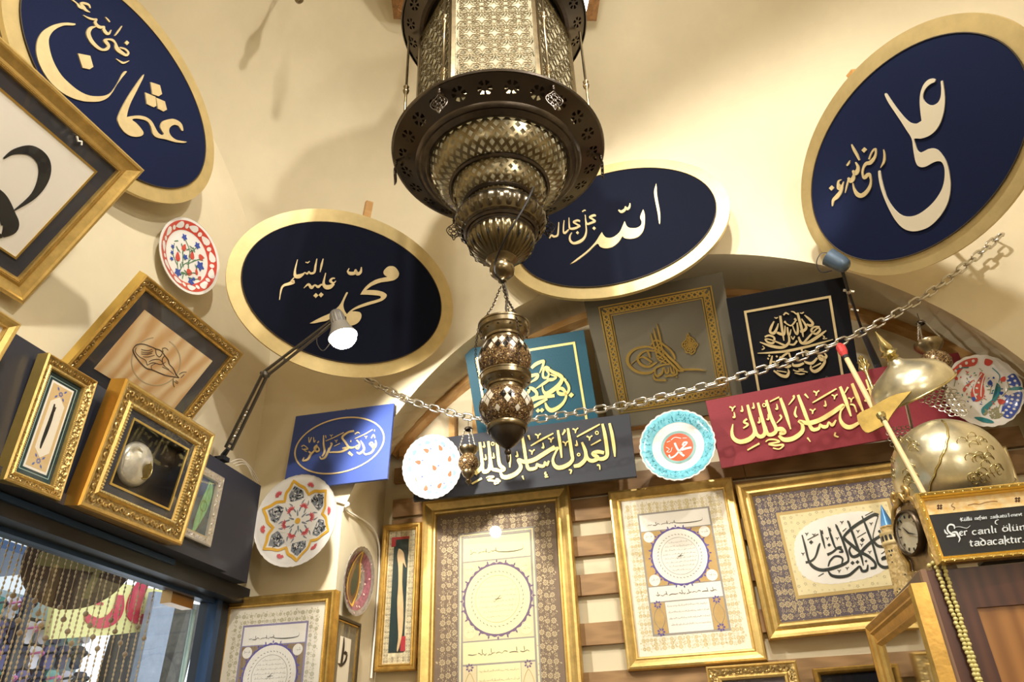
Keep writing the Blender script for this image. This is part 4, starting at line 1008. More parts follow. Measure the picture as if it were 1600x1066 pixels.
mb = MB(); mb.box(-pw+.005, pw-.005, -ph+.006, ph-.006, -.004, -.0026); mb.build('gilt_ground', mat('pale_gilt_ground', '#d9bb86', 0.7), t)
mb = MB()
for yy in (-ph+.026, ph-.026):
    rosette(mb, 0, yy, .008, -.0022, 8)
    for sx in (-1, 1): leaf(mb, sx*.008, yy+.006, .013, .003, pi/2-sx*.7, -.0022); leaf(mb, sx*.008, yy-.006, .013, .003, -pi/2+sx*.7, -.0022)
mb.build('blue_flower', mat('blue_flower_print', '#5b6bb0', 0.7), t)
mb = MB(); a, b = pw*.62, ph-.042
mb.prism([(-a, -b+.012), (0, -b-.008), (a, -b+.012), (a, b-.012), (0, b+.008), (-a, b-.012)], -.004, -.0018); mb.build('cartouche', PAPER, t)
T = Trace(M, 0, 540, 4.1, -.0018, -.0008)
T.pen((350,375,6),(335,440,18),(300,540,22),(270,620,16),(258,660,6)); T.pen((350,395,20),(345,425,10))
T.mb.build('pen_stroke', INK, t)
pane(t, iw, ih, .003)

k = 1.50/1.327
M = frameM(scaled((-1.327, 1.556, 0.746), k), 89.4, 8.1, 0.7); w, h = .376*k, .324*k
t = thing('shadow_box', 'deep carved gold box frame holding a pearl shell on black', 'framed picture', M)
mb = MB(); mb.moulding(w, h, [(0, -.055), (0, -.004), (.004, .002), (.010, .002), (.014, -.003), (.046, -.012), (.052, -.006), (.060, -.008), (.064, -.016)], [2, 2, 0, 0, 1, 0, 0, 0]); mb.build('frame', [GOLD, GOLDB, mat('orange_gold_side', '#cf9f48', 0.32, 0.85, var=0.1, scale=14)], t)
mb = MB(); scrolls(mb, w-.06, h-.06, -.004, .0085, .021); mb.build('carved_scrolls', GOLDC, t)
mb = MB(); beads(mb, w-.112, h-.112, -.004, .0042, .0088); mb.build('beading', mat('bright_gold_bead', '#f0dfa4', 0.3, 0.8), t)
iw, ih = w-.126, h-.126
mb = MB(); mb.moulding(iw, ih, [(0, -.02), (0, -.014), (.023, -.014), (.023, -.02)]); mb.build('mat_board', MATB, t)
mb = MB(); mb.moulding(iw-.042, ih-.042, [(0, -.016), (0, -.011), (.006, -.011), (.006, -.016)]); mb.build('inner_gold_line', GOLDP, t)
mb = MB(); mb.moulding(iw-.054, ih-.054, [(-.002, -.017), (0, -.0165), (.0004, -.052), (-.002, -.052)]); mb.build('black_lining', mat('black_backing', '#0d0d10', 0.5), t)
mb = MB(); mb.box(-iw/2, iw/2, -ih/2, ih/2, -.056, -.050); mb.build('black_backing', mat('black_backing', '#0d0d10', 0.5), t)
sx, sy = loc(M, 90+445/3.552, 570+555/3.552, -.035)
mb = MB(); R = .066
nu, nv = 36, 14; vs = []
for i in range(nv+1):
    a = pi/2*i/nv
    for j in range(nu):
        b = 2*pi*j/nu; rr = R*math.sin(a)*(1+.05*math.cos(b-.6)); zz = .032*math.cos(a)
        d = math.hypot(rr*math.cos(b)-.026, rr*math.sin(b)+.006); zz += -.013*math.exp(-(d/.017)**2)
        zz += .005*math.exp(-(((rr*math.cos(b)+.018)**2+(rr*math.sin(b)-.004)**2)/.0005))
        vs.append((sx+rr*math.cos(b), sy+rr*math.sin(b), -.050+zz))
mb.add(vs, [(i*nu+j, i*nu+(j+1) % nu, (i+1)*nu+(j+1) % nu, (i+1)*nu+j) for i in range(nv) for j in range(nu)])
sh = mb.build('pearl_shell', mat('mother_of_pearl', '#d8d2c0', 0.28, 0.35, var=0.16, scale=40, bump=0.3, bscale=60), t, smooth='all')
mb = MB(); mb.tube([(sx+.026+.026*math.cos(a), sy-.006+.028*math.sin(a), -.0262) for a in [2*pi*i/20 for i in range(20)]], .0022, 6, True); mb.build('shell_lip', BRASSL, sh)
mb = MB(); P = [(sx+.026+.024*math.cos(2*pi*i/20), sy-.006+.026*math.sin(2*pi*i/20)) for i in range(20)]; mb.prism(P, -.04, -.0255); mb.build('engraved_hollow', mat('dark_gold_hollow', '#6d5a20', 0.4, 0.5, var=0.4, scale=120), sh)
mb = MB(); mb.tube([(sx-.034+.034*math.cos(a), sy+.002+.040*math.sin(a), -.0225) for a in [pi*.15*i for i in range(9)]], [.001+.0022*math.sin(pi*i/8) for i in range(9)], 6); mb.build('shell_whorl', mat('mother_of_pearl', '#d8d2c0'), sh)
pane(t, iw, ih, -.012)

p = at_x(351.8, 748.8, -1.582); q = at_x(327.9, 854.3, -1.582); h = p.z-q.z
M = frameM((-1.588, (p.y+q.y)/2-.12, (p.z+q.z)/2), 90, 2, 0, False)
t = thing('framed_picture', 'silver carved frame with a green leaf painting, half behind the shell box', 'framed picture', M)
mb = MB(); mb.moulding(.24, h, [(0, -.018), (0, .006), (.004, .010), (.024, .004), (.028, .006), (.031, -.003)], [0, 0, 1, 0, 0]); mb.build('frame', [mat('silver_edge', '#dcd6c8', 0.3, 0.8), SILVER], t)
mb = MB(); scrolls(mb, .24-.03, h-.03, .006, .006, .016); mb.build('carved_scrolls', SILVER, t)
backing(t, .18, h-.06, mat('grey_green_painting', '#59605e', 0.7, var=0.3, scale=20), name='picture')
mb = MB(); mb.prism(cat([(.06, .10), (.082, .06), (.075, 0), (.05, -.06), (.025, -.10), (.02, -.06), (.03, 0), (.045, .05)], True), -.004, -.003); mb.build('painted_leaf', mat('leaf_green_paint', '#86b07a', 0.6, var=0.25, scale=40), t)
mb = MB(); mb.tube([(.05+.016*math.cos(a), .0+.018*math.sin(a), -.003) for a in [2*pi*i/16 for i in range(16)]], .0012, 4, True); mb.tube([(.045, -.07, -.003), (.052, .02, -.003), (.062, .09, -.003)], .0008, 4); mb.build('painted_lines', mat('brown_paint', '#7d7a48', 0.6), t)
pane(t, .18, h-.06, .002)

M = frameM((-1.585, 1.771, 1.202), 88.6, 35.7, 0.4); w, h = .514, .395
t = thing('framed_drawing', 'gold framed fish-like pen drawing on wavy pale wood, resting on the fascia', 'framed picture', M)
mb = MB(); mb.moulding(w, h, [(0, -.03), (0, .004), (.004, .010), (.008, .008), (.026, -.002), (.031, .003), (.038, .002), (.040, -.006)], [2, 0, 0, 1, 0, 0, 0]); mb.build('frame', [OLDGOLD, GOLDB, GOLDP], t)
mb = MB(); scrolls(mb, w-.034, h-.034, .005, .0065, .017); mb.build('carved_scrolls', GOLDC, t)
mb = MB(); beads(mb, w-.07, h-.07, .003, .002, .0048); mb.build('beading', OLDGOLD, t)
backing(t, w-.08, h-.08, MATB, -.006, 'mat_board')
x0, y1 = loc(M, 229.6, 480.3); x1, _ = loc(M, 335, 558.5); _, y0 = loc(M, 277, 640)
BW = wood('wavy_burl_wood', '#d9ad76', '#efd9ae', 1.15, (5.0, 2.2, 1), 0.5, 14.0, 0, 0.55)
bw_, bh_ = w/2-.085, h/2-.085
mb = MB(); mb.box(-bw_, bw_, -bh_, bh_, -.006, -.004); mb.build('wood_sheet', BW, t)
T = Trace(M, 180, 500, 7.614, -.004, -.0034)
for s in [[(215,340,8),(260,295,14),(340,290,12),(440,325,12),(480,345,14),(540,365,14),(590,425,12),(630,480,14),(645,530,12),(690,580,12),(725,650,14),(760,690,10)], [(760,690,10),(680,675,12),(600,660,14),(520,630,14),(440,595,16),(370,575,16),(300,510,16),(240,430,16),(213,370,14),(215,340,8)],
          [(250,330,6),(240,380,8),(290,440,8),(360,480,8),(380,540,6)], [(310,350,6),(380,365,8),(440,350,6)], [(310,380,6),(390,390,8),(450,370,6)], [(310,405,6),(380,410,8),(440,395,6)], [(330,440,6),(400,440,8),(470,420,6)], [(400,500,6),(450,475,10),(520,470,8),(560,500,6)], [(380,540,6),(450,510,10),(540,530,8),(600,500,6)],
          [(480,345,6),(490,410,8),(530,440,10),(560,400,8)], [(560,340,8),(600,335,8),(630,360,6)], [(570,380,8),(560,350,6)], [(590,425,6),(560,470,8),(580,540,8),(640,590,6)], [(440,595,6),(430,550,8),(480,520,6)], [(560,560,8),(640,600,8),(700,650,6)], [(760,650,6),(800,625,8),(850,620,6)], [(780,690,6),(820,650,6)], [(690,700,6),(690,760,8),(705,800,6)], [(720,720,6),(750,745,6)], [(700,730,6),(745,760,6)]]:
    T.pen(*s)
T.mb.build('pen_drawing', mat('brown_ink', '#4a3a2c', 0.7), t)
T = Trace(M, 180, 500, 7.614, -.004, -.0036)
T.pen(*[(485+290*math.cos(a), 495+285*math.sin(a), 13) for a in [2*pi*i/28-1 for i in range(26)]])
T.mb.build('pencil_circle', mat('pencil_grey', '#b9a988', 0.8), t)
pane(t, w-.08, h-.08, .0)

k = .95
M0 = frameM(scaled((-1.589, 1.205, 1.518), k), 87.2, 37.2, 0.9)
TRx, TRy = .1885*k, .184*k; W_, H_ = .80, .50
M = M0 @ Matrix.Translation((TRx-W_/2, TRy-H_/2, 0))
t = thing('framed_calligraphy', 'large leaning gold frame with black brush strokes on ivory, at the left edge', 'framed picture', M)
mb = MB(); mb.moulding(W_, H_, [(0, -.035), (0, .006), (.004, .012), (.010, .012), (.014, .006), (.034, -.004), (.042, .001), (.050, -.001), (.053, -.010)]); mb.build('frame', GOLD, t)
mb = MB(); beads(mb, W_-.092, H_-.092, .001, .0018, .0045); mb.build('beading', OLDGOLD, t)
backing(t, W_-.10, H_-.10, MATB, -.010, 'mat_board')
mb = MB(); rect_line(mb, -W_/2+.090, W_/2-.090, -H_/2+.090, H_/2-.090, .0055, -.010, -.006); mb.build('inner_gold_line', GOLDP, t)
mb = MB(); mb.box(-W_/2+.0955, W_/2-.0955, -H_/2+.0955, H_/2-.0955, -.010, -.008); mb.build('paper', PAPERW, t)
T = Trace(M, 0, 0, 2.665, -.008, -.006)
T.pen((15,660,6),(60,632,22),(130,628,44),(180,672,54),(182,740,48),(140,815,26),(60,876,5))
T.pen((-40,780,30),(0,830,62),(30,900,72),(42,945,70),(10,985,12)); T.pen((-160,700,20),(-120,850,60),(-60,960,70),(10,985,10))
T.mb.build('brush_strokes', INK, t)
mb = MB(); ex, ey = loc(M, 122, 218, -.004); mb.tube([(ex-.01, ey+.004, 0), (ex, ey-.004, .001), (ex+.008, ey+.002, 0), (ex+.014, ey-.006, .001)], .0028, 6); mb.build('paper_tag', PAPERW, t)
pane(t, W_-.10, H_-.10, -.004)

p = at_x(35.6, 507, -1.52)
Mx = frameM((0, 0, 0), 90, 14, 0, False)
R3 = Mx.to_3x3(); c = p - R3 @ Vector((.2, .13, .01))
Mx.translation = c
t = thing('framed_picture', 'gold frame corner with white paper at the left edge, above the fascia', 'framed picture', Mx)
mb = MB(); mb.moulding(.40, .26, [(0, -.02), (0, .006), (.005, .012), (.012, .010), (.022, .003), (.026, .005), (.029, -.004)]); mb.build('frame', GOLD, t)
backing(t, .345, .205, PAPERW); pane(t, .345, .205, .001)

# small dark frame on the side of the pier
p = at_x(525, 961, -1.29); q = at_x(562, 974, -1.29)
M = frameM((-1.292, (p.y+q.y)/2, (p.z+q.z)/2-.15), 90, 1, 0, False); w = q.y-p.y
t = thing('framed_calligraphy', 'small black framed letter on grey silk, on the side of the pier', 'framed picture', M)
mb = MB(); mb.moulding(w, .30, [(0, -.018), (0, .006), (.004, .009), (.012, .008), (.014, -.002)]); mb.build('frame', mat('dark_bronze_frame', '#4a3e2c', 0.4, 0.6), t)
mb = MB(); rect_line(mb, -w/2+.014, w/2-.014, -.136, .136, .004, -.003, .004); mb.build('gold_slip', OLDGOLD, t)
backing(t, w-.03, .27, mat('grey_silk', '#77705f', 0.7, var=0.12, scale=30), -.003, 'mat_board')
mb = MB(); mb.box(-w*.22, w*.22, -.10, .085, -.003, -.002); mb.build('paper', PAPER, t)
T = Trace(M, 320, 900, 5.714, -.002, -.001)
T.pen((1243,550,6),(1240,620,16),(1228,720,18),(1215,800,16),(1200,780,8)); T.pen((1190,780,8),(1215,805,16),(1255,760,16),(1270,700,10)); T.dot(1255,690,20)
T.mb.build('lettering', INK, t)
pane(t, w-.03, .27, .002)

# ornate frame on the vault behind the lantern
zt = E+2.97
a = CAM + ray(615, 30)*((zt-E)/ray(615, 30).z); b = CAM + ray(932, 33)*((zt-E)/ray(932, 33).z)
U = (b-a); wt = U.length; U.normalize(); Nn = Vector((0, 0, -1)); V = Nn.cross(U)
c = (a+b)/2 + V*.33
M = Matrix(((U.x, V.x, Nn.x, c.x), (U.y, V.y, Nn.y, c.y), (U.z, V.z, Nn.z, c.z), (0, 0, 0, 1)))
t = thing('ceiling_mirror', 'brown carved mirror frame on the vault behind the big lantern', 'mirror', M)
mb = MB(); mb.moulding(wt, .66, [(0, -.05), (0, .0), (.02, .012), (.06, .01), (.085, 0), (.09, -.02)], 0); mb.build('frame', mat('carved_walnut', '#8a6238', 0.5, 0.2, var=0.3, scale=40, bump=1, bscale=70, kind='voronoi'), t)
mb = MB(); scrolls(mb, wt-.08, .58, .008, .02, .05); mb.build('carved_scrolls', mat('carved_walnut', '#8a6238'), t)
mb = MB(); mb.box(-wt/2+.08, wt/2-.08, -.25, .25, -.03, -.02); mb.build('mirror_glass', mat('mirror', '#d8d8d8', 0.05, 1.0), t)
mb = MB(); mb.tube([(wt*.3, .2, -.05), (wt*.3, .2, -.2)], .01, 8); mb.tube([(-wt*.3, -.2, -.05), (-wt*.3, -.2, -.45)], .01, 8); mb.tube([(wt*.3, -.2, -.05), (wt*.3, -.2, -.45)], .01, 8); mb.tube([(-wt*.3, .2, -.05), (-wt*.3, .2, -.2)], .01, 8); mb.build('hanger', DARKMETAL, t)
# ------------------------------------------------------------------ painted plates
def sstep(t): t = max(0, min(1, t)); return t*t*(3-2*t)
class Plate:
    def __init__(s, label, M, R, depth_=.026, nsc=0, amp=0.0, well=.5, body=None, name='decorative_plate'):
        s.t = thing(name, label, 'plate', M, 'painted plates hung on the walls'); s.R, s.h, s.nsc, s.amp, s.well = R, depth_, nsc, amp, well
        P = [(R*i/14, s.z(R*i/14)) for i in range(15)]
        P = [(max(r, .0004), z) for r, z in P] + [(R*1.004, .001), (R*1.0, -.003)] + [(R*i/8, s.z(R*i/8)-.007) for i in range(7, 0, -1)] + [(.0004, -s.h-.007)]
        mb = MB(); mb.lathe(P, 96, fn=s.sc)
        mb.build('body', body or CERAM, s.t, smooth=50)
        mb = MB(); mb.tube([(-.03, 0, -s.h-.008), (0, R*.6, -s.h-.004), (.03, 0, -s.h-.008)], .0012, 4)
        mb.tube([(0, R*.6, -s.h-.004), (0, R*.8, -s.h-.04)], .002, 5); mb.build('hanger', DARKMETAL, s.t)
    def sc(s, r, th, z): return r*(1 + s.amp*abs(math.sin(s.nsc*th/2))*(r/s.R)**5) if s.nsc else r
    def z(s, r): return -s.h*(1-sstep((r/s.R-s.well)/(1-s.well)))
    def band(s, r0, r1, m, name, lift=.0009, scal=0, amp=0):
        mb = MB(); fn = (lambda r, th, z: r*(1+amp*math.sin(scal*th)) if r > (r0+r1)/2*s.R else r) if scal else s.sc
        mb.lathe([(s.R*(r0+(r1-r0)*i/6), s.z(s.R*(r0+(r1-r0)*i/6))+lift) for i in range(7)], 96, fn=fn)
        return mb.build(name, m, s.t, smooth='all')
    def P(s, x, y, lift=.0015): return (x, y, s.z(math.hypot(x, y))+lift)
    def poly(s, mb, pts, lift=.0015):
        """closed outline given in plate radii, fanned from its middle"""
        n = len(pts); cx, cy = sum(p[0] for p in pts)/n, sum(p[1] for p in pts)/n; R = s.R; vs = [s.P(cx*R, cy*R, lift)]
        ks = (.25, .45, .6, .7, .8, .9, 1) if max(math.hypot(x-cx, y-cy) for x, y in pts) > .22 else (.5, 1)
        for k in ks:
            vs += [s.P((cx+(x-cx)*k)*R, (cy+(y-cy)*k)*R, lift) for x, y in pts]
        fs = [(0, 1+i, 1+(i+1) % n) for i in range(n)]
        for j in range(len(ks)-1): fs += [(1+j*n+i, 1+(j+1)*n+i, 1+(j+1)*n+(i+1) % n, 1+j*n+(i+1) % n) for i in range(n)]
        mb.add(vs, fs)
    def petal(s, mb, r, th, L_, w, rot=0, n=10, lift=.0015, tip=.5):
        a = th+rot; c, sn = math.cos(a), math.sin(a); ox, oy = r*math.cos(th), r*math.sin(th); pts = []
        for i in range(n):
            t = 2*pi*i/n; u, v = L_*math.cos(t)/2, w*math.sin(t)/2*(1-tip*math.cos(t))
            pts.append((ox+c*u-sn*v, oy+sn*u+c*v))
        s.poly(mb, pts, lift)
    def line(s, mb, pts, w, lift=.0018, closed=False, n=6):
        P = cat(pts, closed, n); R = s.R; A, B = [], []
        k = len(P)
        for i in range(k):
            a, b = (P[(i-1) % k], P[(i+1) % k]) if closed else (P[max(0, i-1)], P[min(k-1, i+1)])
            dx, dy = b[0]-a[0], b[1]-a[1]; d = math.hypot(dx, dy) or 1
            A.append(s.P((P[i][0]+dy/d*w/2)*R, (P[i][1]-dx/d*w/2)*R, lift)); B.append(s.P((P[i][0]-dy/d*w/2)*R, (P[i][1]+dx/d*w/2)*R, lift))
        m = k if closed else k-1
        mb.add(A+B, [(i, (i+1) % k, k+(i+1) % k, k+i) for i in range(m)])
# star plate
p = Plate('star-patterned plate with yellow six-pointed star, beside the dark fascia end', frameM((-1.482*.968, 2.468, 0.912*.968), -2.8, 2.8), .1718, .022, 56, .012, .5)
def pol(r, d): return (r*math.cos(math.radians(d)), r*math.sin(math.radians(d)))
yel, dk, gr, rd_, cn, wl = MB(), MB(), MB(), MB(), MB(), MB()
star = []
for i in range(6):
    d = 98+60*i
    star += [pol(.60, d-30), pol(.60, d-30), pol(.72, d-19), pol(.78, d-9), pol(.90, d), pol(.90, d), pol(.78, d+9), pol(.72, d+19)]
p.poly(wl, cat(star, True, 3), .0010)
p.line(yel, star, .062, .0022, True, 3)
rr = random.Random(7)
for i in range(6):
    d = 98+60*i
    p.poly(gr, [pol(.50, d-20), pol(.66, d-16), pol(.80, d), pol(.66, d+16), pol(.50, d+20)], .0013)
    for k_ in range(46):
        a, r = d+rr.uniform(-17, 17), rr.uniform(.5, .76)
        if abs(a-d) > 20*(0.82-r)/.32+2: continue
        p.petal(dk if k_ % 3 else wl, r, math.radians(a), rr.uniform(.05, .10), rr.uniform(.014, .03), rr.uniform(0, pi), 6, .0018+.00002*k_)
    dd = 128+60*i
    for j in range(7): b = math.radians(dd)+math.radians(-70+23*j); x, y = pol(.77, dd); x += .06*math.cos(b); y += .06*math.sin(b); p.petal(rd_, math.hypot(x, y), math.atan2(y, x), .095, .034, b-math.atan2(y, x), 6, .0022)
    for j in range(7):
        a = math.radians(dd)
        x, y = pol(.30, dd); b = a+math.radians(-75+25*j)
        p.petal(rd_, math.hypot(x+.07*math.cos(b), y+.07*math.sin(b)), math.atan2(y+.07*math.sin(b), x+.07*math.cos(b)), .11, .036, b-math.atan2(y+.07*math.sin(b), x+.07*math.cos(b)), 6, .0024)
    p.petal(cn, .30, math.radians(dd-13), .22, .035, .25, 8, .0022); p.petal(cn, .30, math.radians(dd+13), .22, .035, -.25, 8, .0022)
    p.petal(cn, .18, math.radians(d), .16, .04, 0, 8, .0022); p.petal(cn, .44, math.radians(dd-9), .12, .03, .5, 8, .0022); p.petal(cn, .44, math.radians(dd+9), .12, .03, -.5, 8, .0022)
wl2 = MB(); ro = []
for i in range(6):
    d = 128+60*i; ro += [pol(.36, d-30), pol(.36, d-30), pol(.47, d-18), pol(.53, d-8), pol(.56, d), pol(.53, d+8), pol(.47, d+18)]
p.poly(wl2, cat(ro, True, 3), .0019)
wl.build('white_ground', CERAM, p.t); gr.build('grey_patch_pattern', GREYG, p.t); dk.build('black_leaves_pattern', BLKG, p.t); wl2.build('rosette', CERAM, p.t)
yel.build('yellow_star', YELG, p.t); rd_.build('red_fan_pattern', mat('coral_glaze', '#cc5a5e', 0.2, coat=0.3), p.t); cn.build('grey_leaf_pattern', GREYG, p.t)
mb = MB(); p.petal(mb, 0, 0, .13, .13, 0, 14, .0034, 0); mb.build('yellow_boss', YELG, p.t)
# red-rimmed tulip plate
p = Plate('red-rimmed plate with tulips and blue flowers, high on the left wall', frameM((-1.665, 1.89, 1.747), 82.3, 4.1), .147, .018, 0, 0, .62)
p.band(.70, .93, ROSE, 'red_border')
w1, r1, b1, g1 = MB(), MB(), MB(), MB()
for i in range(11):
    a = 2*pi*i/11
    p.petal(w1, .815, a, .30, .15, pi/2+.12, 10, .0018); p.petal(w1, .80, a+.27, .12, .12, 0, 8, .0019, 0)
for x, y, L_, w, a in ((-.17,.18,.22,.13,1.5),(.13,.14,.24,.14,1.8),(.42,.27,.18,.16,.6),(-.27,-.17,.26,.14,1.9),(.2,-.35,.2,.17,.3),(.40,-.20,.18,.09,2.0),(.55,-.30,.14,.1,1.2)):
    p.petal(r1, math.hypot(x, y), math.atan2(y, x), L_, w, a-math.atan2(y, x), 10, .0018)
for x, y, s_ in ((-.25,.45,.16),(.2,.5,.17),(.46,.02,.24),(-.05,-.04,.14),(-.50,-.02,.10),(-.46,-.18,.10),(-.42,-.34,.1),(-.13,-.57,.2),(.32,-.56,.18),(.38,-.44,.1)):
    for j in range(5):
        a = 2*pi*j/5; q = (x+s_*.32*math.cos(a), y+s_*.32*math.sin(a)); p.petal(b1, math.hypot(*q), math.atan2(q[1], q[0]), s_*.6, s_*.4, a-math.atan2(q[1], q[0]), 8, .0018+.0001*j)
for pts in ([(-.1,-.6),(-.05,-.3),(.08,-.1),(.13,.05)], [(-.1,-.6),(-.2,-.4),(-.25,-.25)], [(-.1,-.6),(.1,-.45),(.2,-.4)], [(.05,-.2),(.25,.05),(.4,.2)], [(-.05,-.3),(-.15,0),(-.17,.12)], [(.08,-.1),(.02,.2),(-.2,.4)], [(.1,.2),(.15,.35),(.2,.45)], [(.1,-.5),(.3,-.3),(.4,-.25)], [(-.2,-.4),(-.42,-.2),(-.48,.1)], [(.2,-.5),(.45,-.4),(.55,-.3)]):
    p.line(g1, pts, .022)
for k_ in range(26):
    a, r = rr.uniform(0, 2*pi), rr.uniform(.1, .6); p.petal(g1, r, a, .16, .035, rr.uniform(0, pi), 8, .0016)
w1.build('white_scroll_pattern', CERAM, p.t); r1.build('red_tulip_pattern', ROSE, p.t); b1.build('blue_flower_pattern', BLUEG, p.t); g1.build('green_stem_pattern', GREENG, p.t)
# pale tulip plate hit by the lamp
p = Plate('pale scalloped plate with small red tulips, brightly lit, overlapping the slate board', frameM((-1.018*.968, 2.71, 1.164*.968), -4.4, 15.0), .1281, .02, 32, .02, .55)
r1, b1, t1 = MB(), MB(), MB()
for x, y, a in ((0.02,-.03,2.1),(-.2,.55,2.6),(.3,.56,1.9),(-.52,.22,2.8),(.58,.17,1.3),(.55,-.3,1.2),(.17,-.62,.9),(-.3,-.63,1.6),(-.58,-.3,2)):
    th = math.atan2(y, x); p.petal(r1, math.hypot(x, y), th, .2, .13, a-th, 10); p.petal(b1, math.hypot(x+.16, y+.04), math.atan2(y+.04, x+.16), .08, .06, 0, 8)
for i in range(9):
    p.petal(t1, .80, 2*pi*i/9+.3, .12, .18, 0, 10); p.petal(t1, .84, 2*pi*i/9+.62, .07, .10, 0, 8)
p.band(.90, .965, mat('lavender_glaze', '#b9c3e4', 0.2, coat=0.3), 'lavender_border')
r1.build('red_tulip_pattern', mat('brick_glaze', '#c06a50', 0.2, coat=0.3), p.t); b1.build('blue_bud_pattern', mat('slate_blue_glaze', '#6d7fae', 0.2, coat=.3), p.t); t1.build('aqua_leaf_pattern', mat('aqua_glaze', '#86c9d0', 0.2, coat=.3), p.t)
# turquoise plate with the orange centre
p = Plate('turquoise scalloped plate with white script on an orange centre', frameM((-0.003, 2.84*.985, 1.143*.985), -8, -2), .1453, .03, 30, .03, .5)
p.band(.70, .965, TURQ, 'turquoise_border'); p.band(.0, .40, ORANGE, 'orange_centre', .0012); 
p.band(.40, .475, mat('grey_green_glaze', '#7fa39c', 0.25, coat=.3), 'grey_ring', .0012, 48, .02)
d1_ = MB()
for k_ in range(170):
    a, r = rr.uniform(0, 2*pi), rr.uniform(.73, .93); p.petal(d1_, r, a, rr.uniform(.05, .10), .012, rr.uniform(0, pi), 6, .0016)
d1_.build('turquoise_tendril_pattern', mat('deep_teal_glaze', '#2f7886', 0.2, coat=.3), p.t)
w1 = MB(); S = lambda x, y: ((x-565)/505, (548-y)/505)
for pts, w in (([S(525,480), S(545,560), S(580,640), S(625,695)], .055), ([S(425,640), S(440,685), S(500,670), S(560,620), S(620,570), S(690,510), S(650,500), S(625,540)], .045), ([S(600,600), S(680,590), S(740,590)], .06), ([S(560,610), S(600,650)], .05), ([S(480,430), S(540,400), S(620,430)], .02), ([S(400,520), S(440,560), S(400,590), S(450,600), S(480,540)], .014), ([S(420,450), S(470,440)], .014), ([S(640,430), S(700,440)], .014)):
    p.line(w1, pts, w, .0026)
w1.build('white_script_pattern', CERAM, p.t)
# blue and white plate, right
p = Plate('large blue, white and teal scalloped plate behind the chain mail', frameM((1.139*.96, 2.85*.96, 1.209*.96), 5.1, 15.4), .1289, .02, 22, .025, .55)
r1, b1, t1, g1, w1 = MB(), MB(), MB(), MB(), MB()
p.poly(b1, cat([pol(.97,-60), pol(.97,-40), pol(.97,-20), pol(.95,-8), pol(.72,-14), pol(.62,-32), pol(.66,-52), pol(.8,-66)], True, 4))
p.poly(b1, cat([pol(.97,2), pol(.97,14), pol(.95,24), pol(.78,24), pol(.72,12), pol(.8,3)], True, 4))
for d in range(-60, 26, 9):
    for r in (.88, .76): 
        if -8 < d < 0: continue
        p.petal(w1, r, math.radians(d), .07, .07, 0, 6, .0021, 0)
p.poly(r1, cat([pol(.93,88), pol(.95,110), pol(.95,135), pol(.93,150), pol(.78,148), pol(.78,115), pol(.74,92)], True, 4))
for d in (95, 108, 121, 134, 146): p.petal(w1, .86, math.radians(d), .09, .09, 0, 6, .0021, 0)
p.poly(r1, cat([(.1,.55),(.02,.42),(-.12,.25),(-.26,.05),(-.3,-.15),(-.2,-.28),(-.02,-.2),(.08,0),(.1,.2),(.2,.42)], True, 3)); p.poly(r1, cat([pol(.9,62), pol(.92,74), pol(.78,74), pol(.76,64)], True, 4))
p.poly(r1, cat([(-.45,.02),(-.35,.12),(-.2,.28),(-.1,.36),(-.3,.26),(-.46,.12)], True, 3))
p.line(w1, [(.12,.5),(-.08,.28),(-.2,.05),(-.18,-.2)], .03, .0022); p.line(w1, [(.22,.5),(.1,.3),(.0,.05),(-.05,-.15)], .03, .0022)
for x, y in ((-.1,.1),(-.02,.25),(-.16,-.08),(-.36,.15)): p.petal(w1, math.hypot(x, y), math.atan2(y, x), .07, .07, 0, 6, .0022, 0)
p.poly(t1, cat([(.45,.2),(.42,.0),(.3,-.2),(.05,-.36),(-.12,-.5),(-.12,-.68),(.02,-.56),(.2,-.4),(.42,-.18),(.52,.05)], True, 3)); p.poly(t1, cat([(-.4,-.72),(-.2,-.72),(0,-.82),(.05,-.92),(-.2,-.88)], True, 3)); p.poly(t1, cat([pol(.97,-5), pol(.97,0), pol(.7,2), pol(.7,-4)], True, 3))
p.line(t1, [(-.85,.3),(-.75,.5),(-.5,.68),(-.2,.7)], .03); p.line(t1, [(.4,.62),(.55,.4),(.5,.2)], .02)
for x, y, s_, mm in ((.28,.22,.16,b1),(.5,-.1,.12,b1),(.6,-.2,.10,b1),(-.25,-.2,.14,b1),(-.6,.42,.12,r1),(.62,.28,.16,r1),(.45,-.34,.2,r1),(.4,.35,.07,b1)):
    th = math.atan2(y, x); p.petal(mm, math.hypot(x, y), th, s_, s_*.8, .6, 8, .0019)
for pts in ([(.5,-.2),(.7,.0),(.7,.2)], [(.1,-.7),(.3,-.55),(.4,-.4)], [(.1,-.8),(.3,-.75),(.45,-.6)], [(-.7,.2),(-.62,.4)], [(.2,-.1),(.28,.1)]): p.line(g1, pts, .025)
for k_ in range(70):
    a_, r_ = rr.uniform(0, 2*pi), rr.uniform(.12, .66); p.petal((g1, t1, r1, b1, g1)[k_ % 5], r_, a_, rr.uniform(.05, .11), rr.uniform(.02, .04), rr.uniform(0, pi), 6, .00165)
for k_ in range(24): p.petal(g1, rr.uniform(.55, .8), math.radians(rr.uniform(-95, -60)), .14, .05, rr.uniform(0, 3), 8, .0017)
b1.build('cobalt_scales_pattern', BLUEG, p.t); r1.build('red_motif_pattern', ROSE, p.t); t1.build('teal_leaf_pattern', mat('teal_glaze', '#2f7f86', 0.2, coat=.3), p.t); g1.build('olive_sprig_pattern', mat('olive_glaze', '#8d8a6a', 0.2, coat=.3), p.t); w1.build('white_dots_pattern', CERAM, p.t)
